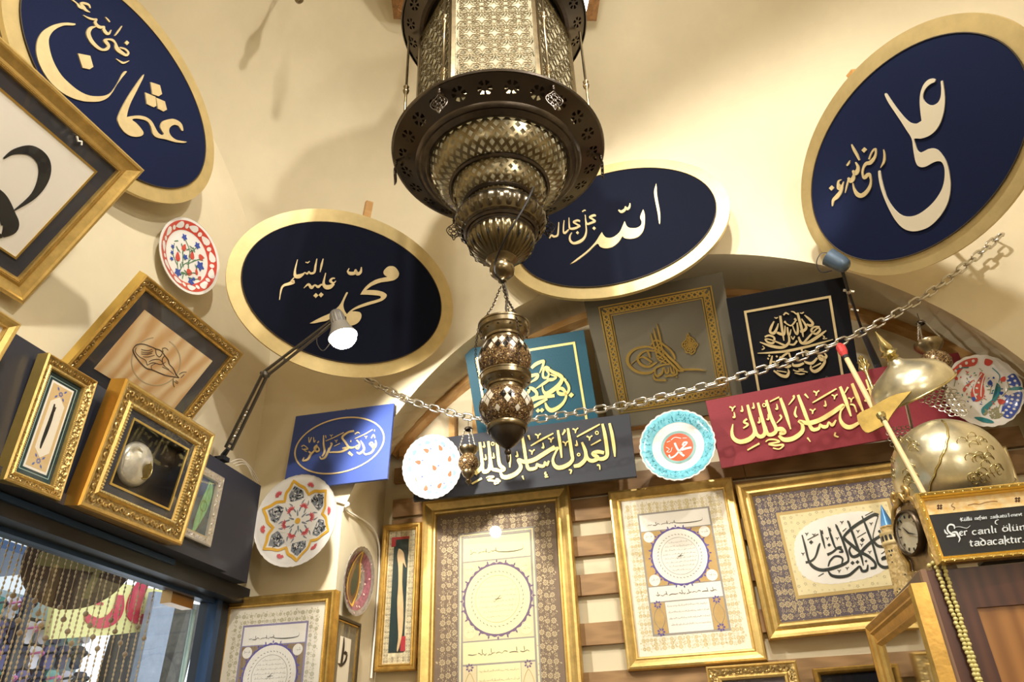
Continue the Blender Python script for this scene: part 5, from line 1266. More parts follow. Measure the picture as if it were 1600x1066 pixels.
# dark plate on the pier's side
p = Plate('narrow-looking dark plate with a pink and brown almond motif, on the side of the pier', frameM((-1.268, 2.712, 0.696), 89.5, 6.8), .1253, .02, 28, .02, .55, mat('speckled_grey_glaze', '#8d847c', 0.25, coat=.3, var=.3, scale=60))
o1, br, dg, pk = MB(), MB(), MB(), MB()
p.band(.62, .86, mat('rose_speckle_glaze', '#86505a', 0.25, coat=.3, var=.45, scale=55), 'rose_border')
alm = [(-.1,.85),(-.34,.45),(-.5,0),(-.42,-.45),(-.1,-.75),(.2,-.45),(.26,0),(.14,.45)]
p.poly(br, cat(alm, True, 4), .0018); p.poly(dg, cat([(x*.55, y*.62) for x, y in alm], True, 4), .0024); p.line(o1, alm, .07, .0026, True, 4)
for k_ in range(40): p.petal(pk, rr.uniform(.3, .95), rr.uniform(0, 2*pi), .07, .06, 0, 6, .0016)
br.build('brown_almond', mat('brown_glaze', '#6b4a34', 0.25, coat=.3), p.t); dg.build('dark_green_heart', mat('bottle_glaze', '#27403a', 0.2, coat=.3), p.t); o1.build('ochre_outline', YELG, p.t); pk.build('pale_dots_pattern', mat('pale_pink_glaze', '#d9b8b0', .2, coat=.3), p.t)

# ------------------------------------------------------------------ chains
def link_mesh(L_, W, r, n=12, k=6):
    mb = MB(); pts = []
    for i in range(n):
        a = 2*pi*i/n; s_ = L_/2-W/2
        pts.append((math.cos(a)*W/2 + (s_ if math.cos(a) > .001 else -s_ if math.cos(a) < -.001 else 0), math.sin(a)*W/2, 0))
    mb.tube(pts, r, k, True); return mb
def chain_into(mb, pts, L_, W, r, n=8, k=4):
    """links one after another along a run of points"""
    P = [Vector(p) for p in pts]; D = [0]
    for a, b in zip(P[:-1], P[1:]): D.append(D[-1]+(b-a).length)
    pitch = L_-2*r*1.2; N_ = max(1, int(D[-1]/pitch)); lk = link_mesh(L_, W, r, n, k)
    for i in range(N_):
        d = (i+.5)*D[-1]/N_; j = 0
        while j < len(D)-2 and D[j+1] < d: j += 1
        f = (d-D[j])/((D[j+1]-D[j]) or 1); c = P[j].lerp(P[j+1], f); t = (P[j+1]-P[j]).normalized()
        q = t.cross(Vector((0.3, -1, .2))).normalized(); b = t.cross(q)
        if i % 2: q, b = b, -q
        mb.add([c + t*v[0] + q*v[1] + b*v[2] for v in lk.v], lk.f)
way = [(572,592),(600,607),(640,626),(700,644),(733,652),(790,658),(840,655),(900,645),(980,632),(1060,614),(1150,590),(1250,558),(1330,527),(1400,490),(1460,452),(1520,405),(1565,366)]
W3 = [at_y(x, y, 2.55) for x, y in way]; W3 = [Vector(p) for p in cat([tuple(v) for v in W3], n=6)]
t = thing('long_chain', 'long steel chain strung across the back of the shop in front of the boards', 'chain', W3[0])
D = [0]
for a, b in zip(W3[:-1], W3[1:]): D.append(D[-1]+(b-a).length)
lk = link_mesh(.046, .025, .0042, 14, 6).build('link', STEEL, t, smooth='all')
NL = int(D[-1]/.0375)
for i in range(NL):
    d = (i+.5)*D[-1]/NL; j = 0
    while j < len(D)-2 and D[j+1] < d: j += 1
    f = (d-D[j])/(D[j+1]-D[j]); c = W3[j].lerp(W3[j+1], f); tg = (W3[j+1]-W3[j]).normalized()
    q = tg.cross(Vector((0, -1, 0))).normalized(); b = tg.cross(q)
    a_ = math.radians(35 if i % 2 else -50); q2 = q*math.cos(a_)+b*math.sin(a_); b2 = tg.cross(q2)
    o = lk if i == 0 else lk.copy()
    if i: COL.objects.link(o); o.parent = t
    o.matrix_local = Matrix(((tg.x, q2.x, b2.x, c.x-W3[0].x), (tg.y, q2.y, b2.y, c.y-W3[0].y), (tg.z, q2.z, b2.z, c.z-W3[0].z), (0, 0, 0, 1)))
for nm, Pp in (('wall_hook', W3[0]), ('wall_hook', W3[-1])):
    mb = MB(); e_ = Pp - W3[0]; mb.tube([(e_.x, e_.y+.045, e_.z+.004), (e_.x, e_.y+.006, e_.z+.004), (e_.x, e_.y-.004, e_.z-.004), (e_.x, e_.y+.0, e_.z-.012)], .004, 6); mb.build(nm, DARKMETAL, t)

# ------------------------------------------------------------------ hanging lanterns
MOSA = cells('brown_mosaic', [(0, '#3a2a1c'), (.3, '#6b5234'), (.6, '#8f7248'), (.85, '#5d4630'), (.95, '#d8c090')], 330, .25, .35, .7)
MIRR = mat('mirror_lozenge', '#e6e0d0', 0.2, 0.35)
DARKG = mat('dark_lozenge', '#241f1a', 0.15, 0.5)
def lozenges(mb, r_of, z_of, th, w, h, lift=.0012, m=0):
    """a diamond of mirror set into a globe whose skin is r_of(v), z_of(v)"""
    vs = []
    for du, dv in ((0, -1), (1, 0), (0, 1), (-1, 0), (0, 0)):
        v = h*dv; r = r_of(v)+lift; a = th+w*du/r; vs.append((r*math.cos(a), r*math.sin(a), z_of(v)))
    mb.add(vs, [(0, 1, 4), (1, 2, 4), (2, 3, 4), (3, 0, 4)], m)
def globe(z0, R, k=.86):
    return (lambda v: R*math.sqrt(max(.02, 1-(v/(R*k))**2))), (lambda v: z0+v)
LX, LY = -0.404, 1.65
azc = math.atan2(-LY, -LX)      # towards the eye
# mosaic lamp below the big lantern
t = thing('mosaic_lamp', 'double-globed brown mosaic lamp hanging on chains under the big brass lantern', 'hanging lamp', Matrix.Translation((LX, LY, E)), 'hanging lanterns')
mb = MB(); mb.lathe([(.0005,.668),(.004,.674),(.0055,.684),(.004,.690),(.008,.694),(.0085,.700),(.005,.706),(.012,.711),(.026,.722),(.039,.738),(.0425,.748),(.047,.757),(.049,.761),(.046,.765)], 40); mb.build('finial_cup', BRASSD, t, smooth=50)
mb = MB(); mb.lathe([(.046,.752),(.050,.756),(.050,.766),(.047,.770)], 40, fn=lambda r, th, z: r*(1+.02*math.cos(40*th))); mb.build('beaded_band', BRASS, t, smooth=60)
def globe_prof(z0, z1, r0, r1, Rm, n=14):
    out = []
    for i in range(n+1):
        f = i/n; out.append((r0+(r1-r0)*f + (Rm-(r0+r1)/2)*math.sin(pi*f)**.75, z0+(z1-z0)*f))
    return out
G2 = globe_prof(.768, .862, .046, .045, .0685); G1 = globe_prof(.910, 1.006, .052, .047, .0690)
for G, nm in ((G2, 'lower_globe'), (G1, 'upper_globe')):
    mb = MB(); mb.lathe(G, 48); g = mb.build(nm, MOSA, t, smooth='all')
    def skin(z, G=G):
        for (r0, z0), (r1, z1) in zip(G[:-1], G[1:]):
            if z0 <= z <= z1: return r0+(r1-r0)*(z-z0)/(z1-z0)
        return G[-1][0]
    mb, md = MB(), MB()
    if nm == 'upper_globe':
        for i in range(22):
            a = 2*pi*i/22
            lozenges(mb if i % 3 else md, lambda v: skin(.985+v), lambda v: .985+v, a, .0088, .015, .0016); lozenges(md if i % 3 else mb, lambda v: skin(.967+v), lambda v: .967+v, a+pi/22, .0075, .012, .0016)
    else:
        for i in range(8):
            a = azc+2*pi*i/8+.05
            for du, dv, dark in ((0, .013, 0), (-.15, 0, 1), (.15, 0, 1), (0, -.013, i % 2)):
                lozenges(md if dark and i % 2 == 0 else mb, lambda v: skin(.825+dv+v), lambda v: .825+dv+v, a+du, .0085, .012, .0018)
            lozenges(mb, lambda v: skin(.79+v), lambda v: .79+v, a+.39, .007, .009, .0018)
    mb.build('mirror_lozenge_pattern', MIRR, g); md.build('dark_lozenge_pattern', DARKG, g)
mb = MB(); mb.lathe([(.0455,.858),(.0455,.870),(.0490,.871),(.0500,.876),(.0560,.883),(.0600,.889),(.0610,.8905),(.0655,.892),(.0655,.904),(.0670,.9045),(.0670,.908),(.058,.910),(.050,.912)], 44); mb.build('middle_ring', BRASS, t, smooth=22)
mb = MB(); mb.lathe([(.0470,1.002),(.0470,1.013),(.0510,1.014),(.0520,1.020),(.0580,1.028),(.0610,1.036),(.0625,1.040),(.0680,1.042),(.0680,1.056),(.0700,1.0565),(.0700,1.061),(.066,1.063),(.060,1.060),(.056,1.04)], 44); mb.build('top_ring', BRASS, t, smooth=22)
mb = MB()
for i in range(12):
    a = 2*pi*i/12; mb.ball((.0635*math.cos(a), .0635*math.sin(a), 1.033), .003, 6, 4); mb.ball((.060*math.cos(a), .060*math.sin(a), .879), .003, 6, 4)
mb.build('rivet_studs', BRASSD, t)
for i in range(3):
    a = azc+.5+2*pi*i/3; mb = MB(); chain_into(mb, [(.067*math.cos(a), .067*math.sin(a), 1.06), (.028*math.cos(a), .028*math.sin(a), 1.125), (.004*math.cos(a), .004*math.sin(a), 1.19)], .0105, .0068, .0011); mb.build('chain', BRASSD, t)
    mb = MB(); chain_into(mb, [(.069*math.cos(a), .069*math.sin(a), 1.055), (.076*math.cos(a), .076*math.sin(a), 1.0), (.077*math.cos(a), .077*math.sin(a), .955), (.068*math.cos(a), .068*math.sin(a), .903)], .0085, .0055, .0009); mb.build('side_chain', BRASSD, t)
mb = MB(); mb.tube([(.006, 0, 1.20), (.012, .004, 1.16), (.006, .006, 1.12), (.012, .002, 1.08), (.02, .0, 1.03)], .0035, 6); chain_into(mb, [(0, 0, 1.21), (0, 0, 1.185)], .012, .008, .0014); mb.build('wire', DARKMETAL, t)

# the big pierced lantern
t = thing('big_lantern', 'huge pierced brass lantern with hexagonal body hanging in the middle', 'hanging lamp', Matrix.Translation((LX, LY, E)), 'hanging lanterns')
LAT = pierced('lattice_brass', '#83775c', 42, 3, .30, .3)
LAT2 = pierced('lattice_brass_fine', '#83775c', 32, 2.5, .30, .3)
LAT3 = pierced('lattice_brass_band', '#6f6450', 44, 1.0, .24, .3)
FLR = pierced('flowered_brass', '#5a5248', 24, 1, .24, .32, 'flower', .86)
SLOT = pierced('slotted_brass', '#74694f', 30, 1, .42, .28, 'slot')
LINER = bpy.data.materials.new('cream_lantern_cloth'); LINER.use_nodes = True
_n = LINER.node_tree; _b = _n.nodes['Principled BSDF']; _b.inputs['Base Color'].default_value = lin('#d0c7a8'); _b.inputs['Roughness'].default_value = .9
_t = _n.nodes.new('ShaderNodeBsdfTranslucent'); _t.inputs['Color'].default_value = lin('#d0c7a8'); _m = _n.nodes.new('ShaderNodeMixShader'); _m.inputs['Fac'].default_value = .45
_n.links.new(_b.outputs[0], _m.inputs[1]); _n.links.new(_t.outputs[0], _m.inputs[2]); _n.links.new(_m.outputs[0], _n.nodes['Material Output'].inputs['Surface'])
HR, HZ0, HZ1 = .262, 1.70, 2.26
vert = [azc + pi/6 + pi/3*i for i in range(6)]
def star_outline(cx, cy, r): return [(cx+(r if i % 2 == 0 else r*.56)*math.cos(pi/2+pi/6*i), cy+(r if i % 2 == 0 else r*.56)*math.sin(pi/2+pi/6*i)) for i in range(12)]
def hexo(cx, cy, r, ph=0): return [(cx+r*math.cos(ph+pi/3*i), cy+r*math.sin(ph+pi/3*i)) for i in range(6)]
SW = HR*1.0; SH = HZ1-HZ0
def panel_mesh():
    """pierced screen of stars between polygons; x across, y up, z out"""
    mb = MB(); w = .0034
    def out(P, closed=True):
        n = len(P)
        for i in range(n):
            a, b = P[i], P[(i+1) % n]
            if max(abs(a[0]), abs(b[0])) > SW/2-.012 or min(a[1], b[1]) < .012 or max(a[1], b[1]) > SH-.012: continue
            d = math.hypot(b[0]-a[0], b[1]-a[1]) or 1; ux, uy = -(b[1]-a[1])/d*w/2, (b[0]-a[0])/d*w/2
            mb.strip([(a[0]+ux, a[1]+uy), (b[0]+ux, b[1]+uy)], [(a[0]-ux, a[1]-uy), (b[0]-ux, b[1]-uy)], -.001, .0012)
    px_, py_ = .076, .066
    for j in range(-1, 11):
        for i in range(-2, 3):
            cx, cy = i*px_ + (px_/2 if j % 2 else 0), j*py_+.02
            out(star_outline(cx, cy, .030))
            out(hexo(cx+px_/2, cy, .0125)); out(hexo(cx+px_*.25, cy+py_/2, .0125, .5)); out(hexo(cx-px_*.25, cy+py_/2, .0125, .5))
            for k_ in range(6):
                a = pi/2+pi/3*k_; p0, p1 = (cx+.030*math.cos(a), cy+.030*math.sin(a)), (cx+.038*math.cos(a), cy+.038*math.sin(a))
                d = w/2; nx__, ny__ = -math.sin(a)*d, math.cos(a)*d
                if abs(p1[0]) < SW/2-.01 and .01 < p1[1] < SH-.01: mb.strip([(p0[0]+nx__, p0[1]+ny__), (p1[0]+nx__, p1[1]+ny__)], [(p0[0]-nx__, p0[1]-ny__), (p1[0]-nx__, p1[1]-ny__)], -.001, .0011)
    return mb
pm = panel_mesh(); pr0 = None
for i in range(6):
    a = azc + pi/3*i; ap = HR*math.cos(pi/6)
    U = Vector((-math.sin(a), math.cos(a), 0)); n_ = Vector((math.cos(a), math.sin(a), 0))
    ML = Matrix(((U.x, 0, n_.x, n_.x*ap), (U.y, 0, n_.y, n_.y*ap), (0, 1, 0, HZ0), (0, 0, 0, 1)))
    if pr0 is None:
        pr0 = pm.build('pierced_screen', mat('screen_brass', '#5c5038', .5, .8, var=.15, scale=20), t); sc0 = pr0
        fb = MB(); fb.box(-SW/2, SW/2, 0, .014, -.004, .004); fb.box(-SW/2, SW/2, SH-.014, SH, -.004, .004); fb.box(-SW/2, -SW/2+.012, .014, SH-.014, -.004, .004); fb.box(SW/2-.012, SW/2, .014, SH-.014, -.004, .004)
        f0 = fb.build('screen_border', BRASS, t)
        lb = MB(); lb.box(-SW/2+.006, SW/2-.006, .004, SH-.004, -.0105, -.0095); l0 = lb.build('cloth_lining', LINER, t)
        os_ = (pr0, f0, l0)
    else:
        os_ = []
        for o in (pr0, f0, l0):
            c = o.copy(); COL.objects.link(c); c.parent = t; os_.append(c)
    for o in os_: o.matrix_local = ML
# corner rods with turned knobs, rim pendants
prof = [(.0045,1.66),(.0045,1.74),(.009,1.745),(.0055,1.752),(.009,1.759),(.0055,1.766),(.009,1.773),(.0045,1.78),(.0045,1.98),(.009,1.985),(.011,1.995),(.006,2.003),(.010,2.012),(.0045,2.02),(.0045,2.27)]
rod0 = pen0 = None
def pendant_mesh():
    mb = MB(); O = [(0, 0), (.008, -.010), (.020, -.022), (.025, -.036), (.017, -.052), (.006, -.062), (0, -.074), (-.006, -.062), (-.017, -.052), (-.025, -.036), (-.020, -.022), (-.008, -.010)]
    C_ = cat(O, True, 3)
    mb.tube([(x, 0, z) for x, z in C_], .0017, 5, True)
    for cx, cz, r in ((0, -.026, .008), (-.011, -.036, .007), (.011, -.036, .007), (0, -.046, .008), (0, -.036, .004), (-.007, -.052, .004), (.007, -.052, .004), (0, -.059, .004), (-.013, -.025, .004), (.013, -.025, .004), (0, -.014, .004)):
        mb.tube([(cx+r*math.cos(2*pi*k_/10), 0, cz+r*math.sin(2*pi*k_/10)) for k_ in range(10)], .0014, 4, True)
    mb.lathe([(.001, .0), (.005, .004), (.003, .008), (.006, .012), (.003, .016), (.005, .02), (.001, .025)], 8)
    return mb
for i, a in enumerate(vert):
    if rod0 is None:
        rod0 = MB().lathe(prof, 14).build('corner_rod', BRASS, t, smooth=50); pen0 = pendant_mesh().build('filigree_pendant', BRASSD, t, smooth=60); o1, o2 = rod0, pen0
    else:
        o1, o2 = rod0.copy(), pen0.copy()
        for o in (o1, o2): COL.objects.link(o); o.parent = t
    o1.matrix_local = Matrix.Translation((.300*math.cos(a), .300*math.sin(a), 0))
    o2.matrix_local = Matrix.Translation((.318*math.cos(a), .318*math.sin(a), 1.652)) @ Matrix.Rotation(a+pi/2+.25*((i % 3)-1), 4, 'Z')
mb = MB(); mb.lathe([(.327,1.682),(.2494,1.640)], 96, uv=True); mb.build('pierced_rim', FLR, t, smooth='all')
mb = MB(); mb.lathe([(.322,1.690),(.328,1.689),(.3305,1.684),(.328,1.679),(.323,1.680)], 96); mb.lathe([(.327,1.689),(.26,1.69)], 96); mb.build('rim_lip', BRASSD, t, smooth=40)
mb = MB(); mb.lathe([(.256,1.645),(.252,1.636),(.244,1.631),(.238,1.633),(.232,1.628),(.224,1.622),(.216,1.624),(.210,1.628)], 96); mb.build('stepped_ring', BRASSD, t, smooth=40)
def dome(r0, z0, r1, z1, b, n=8): return [(r0+(r1-r0)*i/n + b*math.sin(pi*i/n)*.6, z0+(z1-z0)*i/n - b*math.sin(pi*i/n)) for i in range(n+1)]
mb = MB(); mb.lathe(dome(.212, 1.626, .148, 1.549, .020), 96, uv=True); mb.build('upper_lattice', LAT, t, smooth='all')
mb = MB(); mb.lathe([(.152,1.553),(.153,1.545),(.148,1.540),(.142,1.541),(.138,1.545)], 72); mb.build('lattice_ring', BRASSD, t, smooth=40)
mb = MB(); mb.lathe(dome(.142, 1.545, .110, 1.476, .014), 72, uv=True); mb.build('lower_lattice', LAT2, t, smooth='all')
mb = MB(); mb.lathe([(.113,1.481),(.114,1.474),(.108,1.470),(.102,1.472)], 72); mb.lathe([(.100,1.448),(.103,1.444),(.100,1.440),(.096,1.441)], 72); mb.build('bulb_ring', BRASSD, t, smooth=40)
mb = MB(); mb.lathe([(.103,1.474),(.099,1.460),(.098,1.444)], 72, uv=True); mb.build('patterned_band', LAT3, t, smooth='all')
mb = MB(); mb.lathe([(r-.008, z+.004) for r, z in dome(.212, 1.626, .148, 1.549, .020)], 64); mb.lathe([(r-.008, z+.004) for r, z in dome(.142, 1.545, .110, 1.476, .014)], 64); mb.lathe([(.096,1.476),(.090,1.444)], 48); mb.build('lattice_lining', LINER, t, smooth='all')
mb = MB(); mb.lathe([(.097,1.446),(.112,1.446),(.125,1.440),(.133,1.428),(.134,1.414),(.129,1.400),(.119,1.388),(.105,1.380)], 144, fn=lambda r, th, z: r*(1+.030*math.cos(28*th)*max(0, (1.45-z)/.07))); mb.build('fluted_bulb', mat('lantern_bulb_brass', '#6b6252', .28, 1.0, var=.3, scale=16), t, smooth='all')
mb = MB()
for i in range(28):
    a = 2*pi*i/28
    for r_, z_, h_ in ((.1335, 1.4215, .013), (.1285, 1.399, .006)):
        c, sn = math.cos(a), math.sin(a); w_ = .0030
        mb.add([((r_-.004)*c, (r_-.004)*sn, z_-h_), (r_*c+w_*sn, r_*sn-w_*c, z_), ((r_-.004)*c, (r_-.004)*sn, z_+h_), (r_*c-w_*sn, r_*sn+w_*c, z_), ((r_+.0045)*c, (r_+.0045)*sn, z_)], [(0, 1, 4), (1, 2, 4), (2, 3, 4), (3, 0, 4)])
for i in range(18):
    a = 2*pi*i/18; c, sn = math.cos(a), math.sin(a); r_, z_ = .090, 1.320
    mb.add([((r_-.011)*c, (r_-.011)*sn, z_-.012), (r_*c+.0028*sn, r_*sn-.0028*c, z_), ((r_+.006)*c, (r_+.006)*sn, z_+.013), (r_*c-.0028*sn, r_*sn+.0028*c, z_), ((r_+.003)*c, (r_+.003)*sn, z_-.002)], [(0, 1, 4), (1, 2, 4), (2, 3, 4), (3, 0, 4)])
mb.build('slot_pattern', mat('dark_slot', '#14110d', .8), t)
mb = MB(); mb.lathe([(.128,1.404),(.113,1.383)], 90, fn=lambda r, th, z: r*1.018, uv=True); mb.build('slotted_collar', SLOT, t, smooth='all')
mb = MB(); mb.lathe([(.106,1.384),(.108,1.376),(.103,1.370),(.098,1.371),(.094,1.366),(.096,1.360),(.092,1.355)], 72); mb.build('cup_ring', BRASSD, t, smooth=40)
mb = MB(); mb.lathe([(.093,1.358),(.096,1.345),(.092,1.330),(.080,1.312),(.062,1.295),(.043,1.281)], 120, fn=lambda r, th, z: r*(1+.028*math.cos(30*th)), uv=True); mb.build('fluted_cup', SLOT, t, smooth='all')
mb = MB(); mb.lathe([(.091,1.352),(.090,1.340),(.085,1.328),(.074,1.312),(.058,1.297),(.04,1.284)], 48); mb.build('cup_lining', mat('lining_brass', '#8f7a4e', .4, .8), t, smooth='all')
mb = MB(); mb.lathe([(.043,1.284),(.045,1.279),(.041,1.274),(.034,1.268),(.031,1.262),(.034,1.256),(.0355,1.246),(.033,1.234),(.024,1.224),(.013,1.218),(.011,1.212),(.012,1.206),(.007,1.202),(.001,1.200)], 40); mb.build('tail_knob', BRASS, t, smooth=50)
mb = MB(); mb.lathe([(.323,2.30),(.262,2.262)], 96, uv=True); mb.build('pierced_flange', FLR, t, smooth='all')
mb = MB(); mb.lathe([(.323,2.294),(.327,2.300),(.323,2.306),(.25,2.30)], 96); mb.lathe([(.262,2.262),(.25,2.258),(.24,2.262),(.24,2.27)], 96); mb.build('flange_lip', BRASSD, t, smooth=40)
mb = MB(); mb.lathe([(.25,2.30),(.26,2.36),(.22,2.46),(.12,2.54),(.04,2.58),(.03,2.62),(.012,2.64)], 72); mb.build('crown', BRASSD, t, smooth=50)
mb = MB(); ztop = vault_z(LX, LY)-E; chain_into(mb, [(0, 0, 2.63), (0, 0, ztop+.01)], .05, .03, .005); mb.build('suspension_chain', BRASSD, t)
cb = [(834,292,-.06),(822,318,-.05),(806,345,-.03),(790,372,-.02),(778,398,-.01),(773,415,.0),(774,428,.0),(785,440,.0)]
s0 = (Vector((LX, LY, E+1.3))-CAM).length/ray(786, 400).length
pts = []
for x, y, _ in cb:
    d = ray(x, y); best = None
    # ride on the near side of the lantern's lower bulbs
    rr_ = .150 if y < 325 else .140 if y < 350 else .108 if y < 385 else .060 if y < 405 else .043 if y < 432 else .014
    A = d.x**2+d.y**2; B = -2*(d.x*LX+d.y*LY); C2 = LX**2+LY**2-rr_**2; dis = B*B-4*A*C2
    s_ = (-B-math.sqrt(dis))/(2*A) if dis > 0 else -B/(2*A)
    q = d*s_; pts.append((q.x-LX, q.y-LY, q.z))
mb = MB(); mb.tube(cat(pts, n=5), .0028, 6); mb.build('black_cable', mat('black_cable', '#1a1816', .5), t)
mb = MB(); mb.ball((0, 0, 2.12), .03, 12, 8); mb.build('bulb', emit('lantern_bulb', '#fff0d0', 12.0), t)
lamp_light('big_lantern_bulb', 'POINT', (LX, LY, E+2.12), 1.6, (1, .93, .78), .04)
# short glowing tube put in for a bright streak by the lantern's flange
P0, P1 = at_s(908, 34, 2.95), at_s(922, -30, 2.98)
t = thing('streak_tube', 'short glowing tube put in for a white streak at the top edge, right of the big lantern', 'lamp', P0)
mb = MB(); mb.tube([(0, 0, 0), tuple(P1-P0)], .011, 10); mb.build('tube', emit('white_tube', '#ffffff', 14.0), t)
up = P1 + (P1-P0).normalized()*.02; mb = MB(); zc = vault_z(up.x, up.y)
mb.tube([tuple(P1-P0), tuple(up-P0)], .013, 10); mb.tube([tuple(up-P0), (up.x-P0.x, up.y-P0.y, zc-P0.z+.02)], .004, 6); mb.build('holder', DARKMETAL, t)
lamp_light('streak_tube_glow', 'POINT', tuple((P0+P1)/2+Vector((.05, -.08, -.02))), 6, (1, .97, .92), .05)  # point light added beside the glowing tube

def mini(label, px0, Y, rows, mats_, chains, cap):
    ax = at_y(px0[0], px0[1], Y); X = ax.x
    t = thing('small_lantern', label, 'hanging lamp', Matrix.Translation((X, Y, 0)), 'hanging lanterns')
    Z = lambda py: axis_z(X, Y, py)
    R = lambda py, hw: px_m(hw, Vector((X, Y, Z(py))))
    for nm, m, pr in rows:
        P_ = sorted([(R(py, hw), Z(py)) for py, hw in pr], key=lambda q: q[1]); mb = MB(); mb.lathe(P_, 28); mb.build(nm, m, t, smooth=50)
    cy, chw = cap; mb = MB(); zc, rc_ = Z(cy), R(cy, chw)
    mb.lathe([(rc_*.9, zc-.004), (rc_, zc), (rc_*.8, zc+.006), (.002, zc+.010)], 20); mb.tube([(0, 0, zc+.01), (0, 0, Z(chains[0]))], .0014, 5); mb.build('cap', BRASSD, t, smooth=50)
    for i in range(3):
        a = azc+.9+2*pi*i/3; mb = MB(); r2, z2 = R(*chains[1]), Z(chains[1][0])
        chain_into(mb, [(rc_*.8*math.cos(a), rc_*.8*math.sin(a), zc), (r2*math.cos(a), r2*math.sin(a), z2)], .0085, .005, .0009); mb.build('chain', STEEL, t)
    return t
mini('tiny mosaic lantern hanging from the chain in front of the pale plate', (732, 712), 2.565,
     [('cup', BRASS, [(700, 15), (703, 15), (707, 12.5), (710, 10), (712, 9.5)]), ('globe', MOSA, [(711, 9.5), (716, 14), (722, 16.5), (728, 16), (733, 13), (737, 10)]), ('finial', BRASS, [(736, 10), (739, 10.5), (744, 8), (747, 4), (750, 3), (752, 5), (754, 4), (756, 1.5), (759, .4)])],
     None, (654, (701, 14)), (671, 7))
mini('small mosaic lantern hanging from the chain above the helmets', (1457, 555), 2.565,
     [('cup', BRASS, [(536, 21), (540, 21.5), (546, 17), (551, 11), (554, 11)]), ('globe', MOSA, [(552, 11), (558, 20), (566, 24), (574, 23), (580, 18), (585, 12)]), ('finial', BRASSD, [(584, 12), (588, 13), (596, 9), (601, 4), (606, 5), (610, .5)])],
     None, (490, (537, 20)), (505, 7))
# brass tip at the upper edge
P = at_s(466, 4, 2.85)
t = thing('brass_pendant', 'brass pendant tip hanging into view at the top edge', 'hanging lamp', P)
mb = MB(); mb.lathe([(.0005, 0), (.012, .008), (.018, .02), (.012, .032), (.014, .045), (.024, .07), (.026, .09), (.018, .11), (.008, .13), (.004, .2)], 28); mb.build('body', BRASS, t, smooth=50)
mb = MB(); chain_into(mb, [(0, 0, .2), (0, 0, vault_z(P.x, P.y)-P.z+.01)], .03, .018, .003); mb.build('chain', BRASSD, t)
# ------------------------------------------------------------------ clip-on lamps
def rod(mb, a, b, r, n=8): mb.tube([tuple(a), tuple((a+b)/2), tuple(b)], r, n)
P0 = at_x(350, 716, -1.607); s0 = -1.607/ray(350, 716).x
J0 = at_s(357, 701, s0); EL = at_s(414, 585, .5*(s0+2.66)); HD = at_s(527, 497, 2.66); FC = at_s(540, 540, 2.60)
t = thing('clip_lamp', 'lit black spring-arm clip lamp clamped to the fascia end, in front of the oval board', 'lamp', P0, 'clip-on spring-arm lamps')
V = lambda p: p - P0
mb = MB(); q = V(J0)
mb.box(-.03, .012, -.018, .018, -.012, .004); mb.box(-.03, -.018, -.018, .018, -.05, .004); mb.tube([(-.004, 0, -.01), (-.004, 0, .012), tuple(q)], [.011, .011, .008], 8); mb.tube([(-.014, 0, -.02), (-.014, 0, -.07)], .004, 6); mb.build('clamp', CHARD, t)
d = (EL-J0).normalized(); sd = d.cross(Vector((.5, -.8, 0))).normalized()
mb = MB(); rod(mb, V(J0)+sd*.011, V(EL)+sd*.009, .0062); rod(mb, V(J0)-sd*.011, V(EL)-sd*.009, .0062); mb.build('lower_arm', DARKMETAL, t)
sp = MB(); L_ = (EL-J0).length; pts = []
for i in range(150):
    a = i*.9; pts.append(tuple(V(J0)+d*(.02+L_*.5*i/150)+sd*.004*math.cos(a)+d.cross(sd)*.004*math.sin(a)))
sp.tube(pts, .0012, 4); sp.build('spring', STEEL, t)
mb = MB(); 
for f in (.06, .52): rod(mb, V(J0)+d*L_*f-sd*.016, V(J0)+d*L_*f+sd*.016, .0035)
rod(mb, V(EL)-sd*.018, V(EL)+sd*.018, .006); mb.ball(tuple(V(EL)), .014, 10, 6); mb.build('elbow', DARKMETAL, t)
d2 = (HD-EL).normalized(); s2 = d2.cross(Vector((.5, -.8, 0))).normalized()
mb = MB(); rod(mb, V(EL)+s2*.010, V(HD)+s2*.006, .0055); rod(mb, V(EL)-s2*.010, V(HD)-s2*.006, .0055); rod(mb, V(EL)+d2*.09-s2*.014, V(EL)+d2*.09+s2*.014, .003); mb.build('upper_arm', DARKMETAL, t)
ax = (FC-HD).normalized(); zx = ax.orthogonal().normalized(); yx = ax.cross(zx)
MH = Matrix(((zx.x, yx.x, ax.x, HD.x-P0.x), (zx.y, yx.y, ax.y, HD.y-P0.y), (zx.z, yx.z, ax.z, HD.z-P0.z), (0, 0, 0, 1)))
LH = (FC-HD).length
mb = MB(); mb.lathe([(.002, -.03), (.018, -.028), (.024, -.015), (.026, 0), (.027, .03), (.030, .045)], 60, fn=lambda r, th, z: r*(1+.05*math.cos(14*th))); mb.build('socket', mat('ribbed_grey_socket', '#8d8a84', .4, .4), t, smooth='all', M=MH)
mb = MB(); mb.lathe([(.030, .03), (.036, .05), (.046, .07), (.052, .085), (.0505, .085), (.044, .07), (.033, .05)], 40); mb.build('shade', mat('grey_lamp_shade', '#a09c94', .4, .3), t, smooth=50, M=MH)
mb = MB(); mb.lathe([(.03, .05), (.042, .075), (.047, .088), (.044, .102), (.034, .114), (.018, .121), (.001, .123)], 36); mb.build('bulb', emit('lamp_bulb', '#fffaf0', 22.0), t, smooth='all', M=MH)
mb = MB(); mb.tube(cat([tuple(V(HD)), tuple(V(at_s(500, 520, 2.64))), tuple(V(at_s(495, 535, 2.64))), tuple(V(at_s(505, 548, 2.63))), tuple(V(at_s(520, 530, 2.63)))], n=6), .0016, 5); mb.build('wire', DARKMETAL, t)
BL = FC + ax*.085
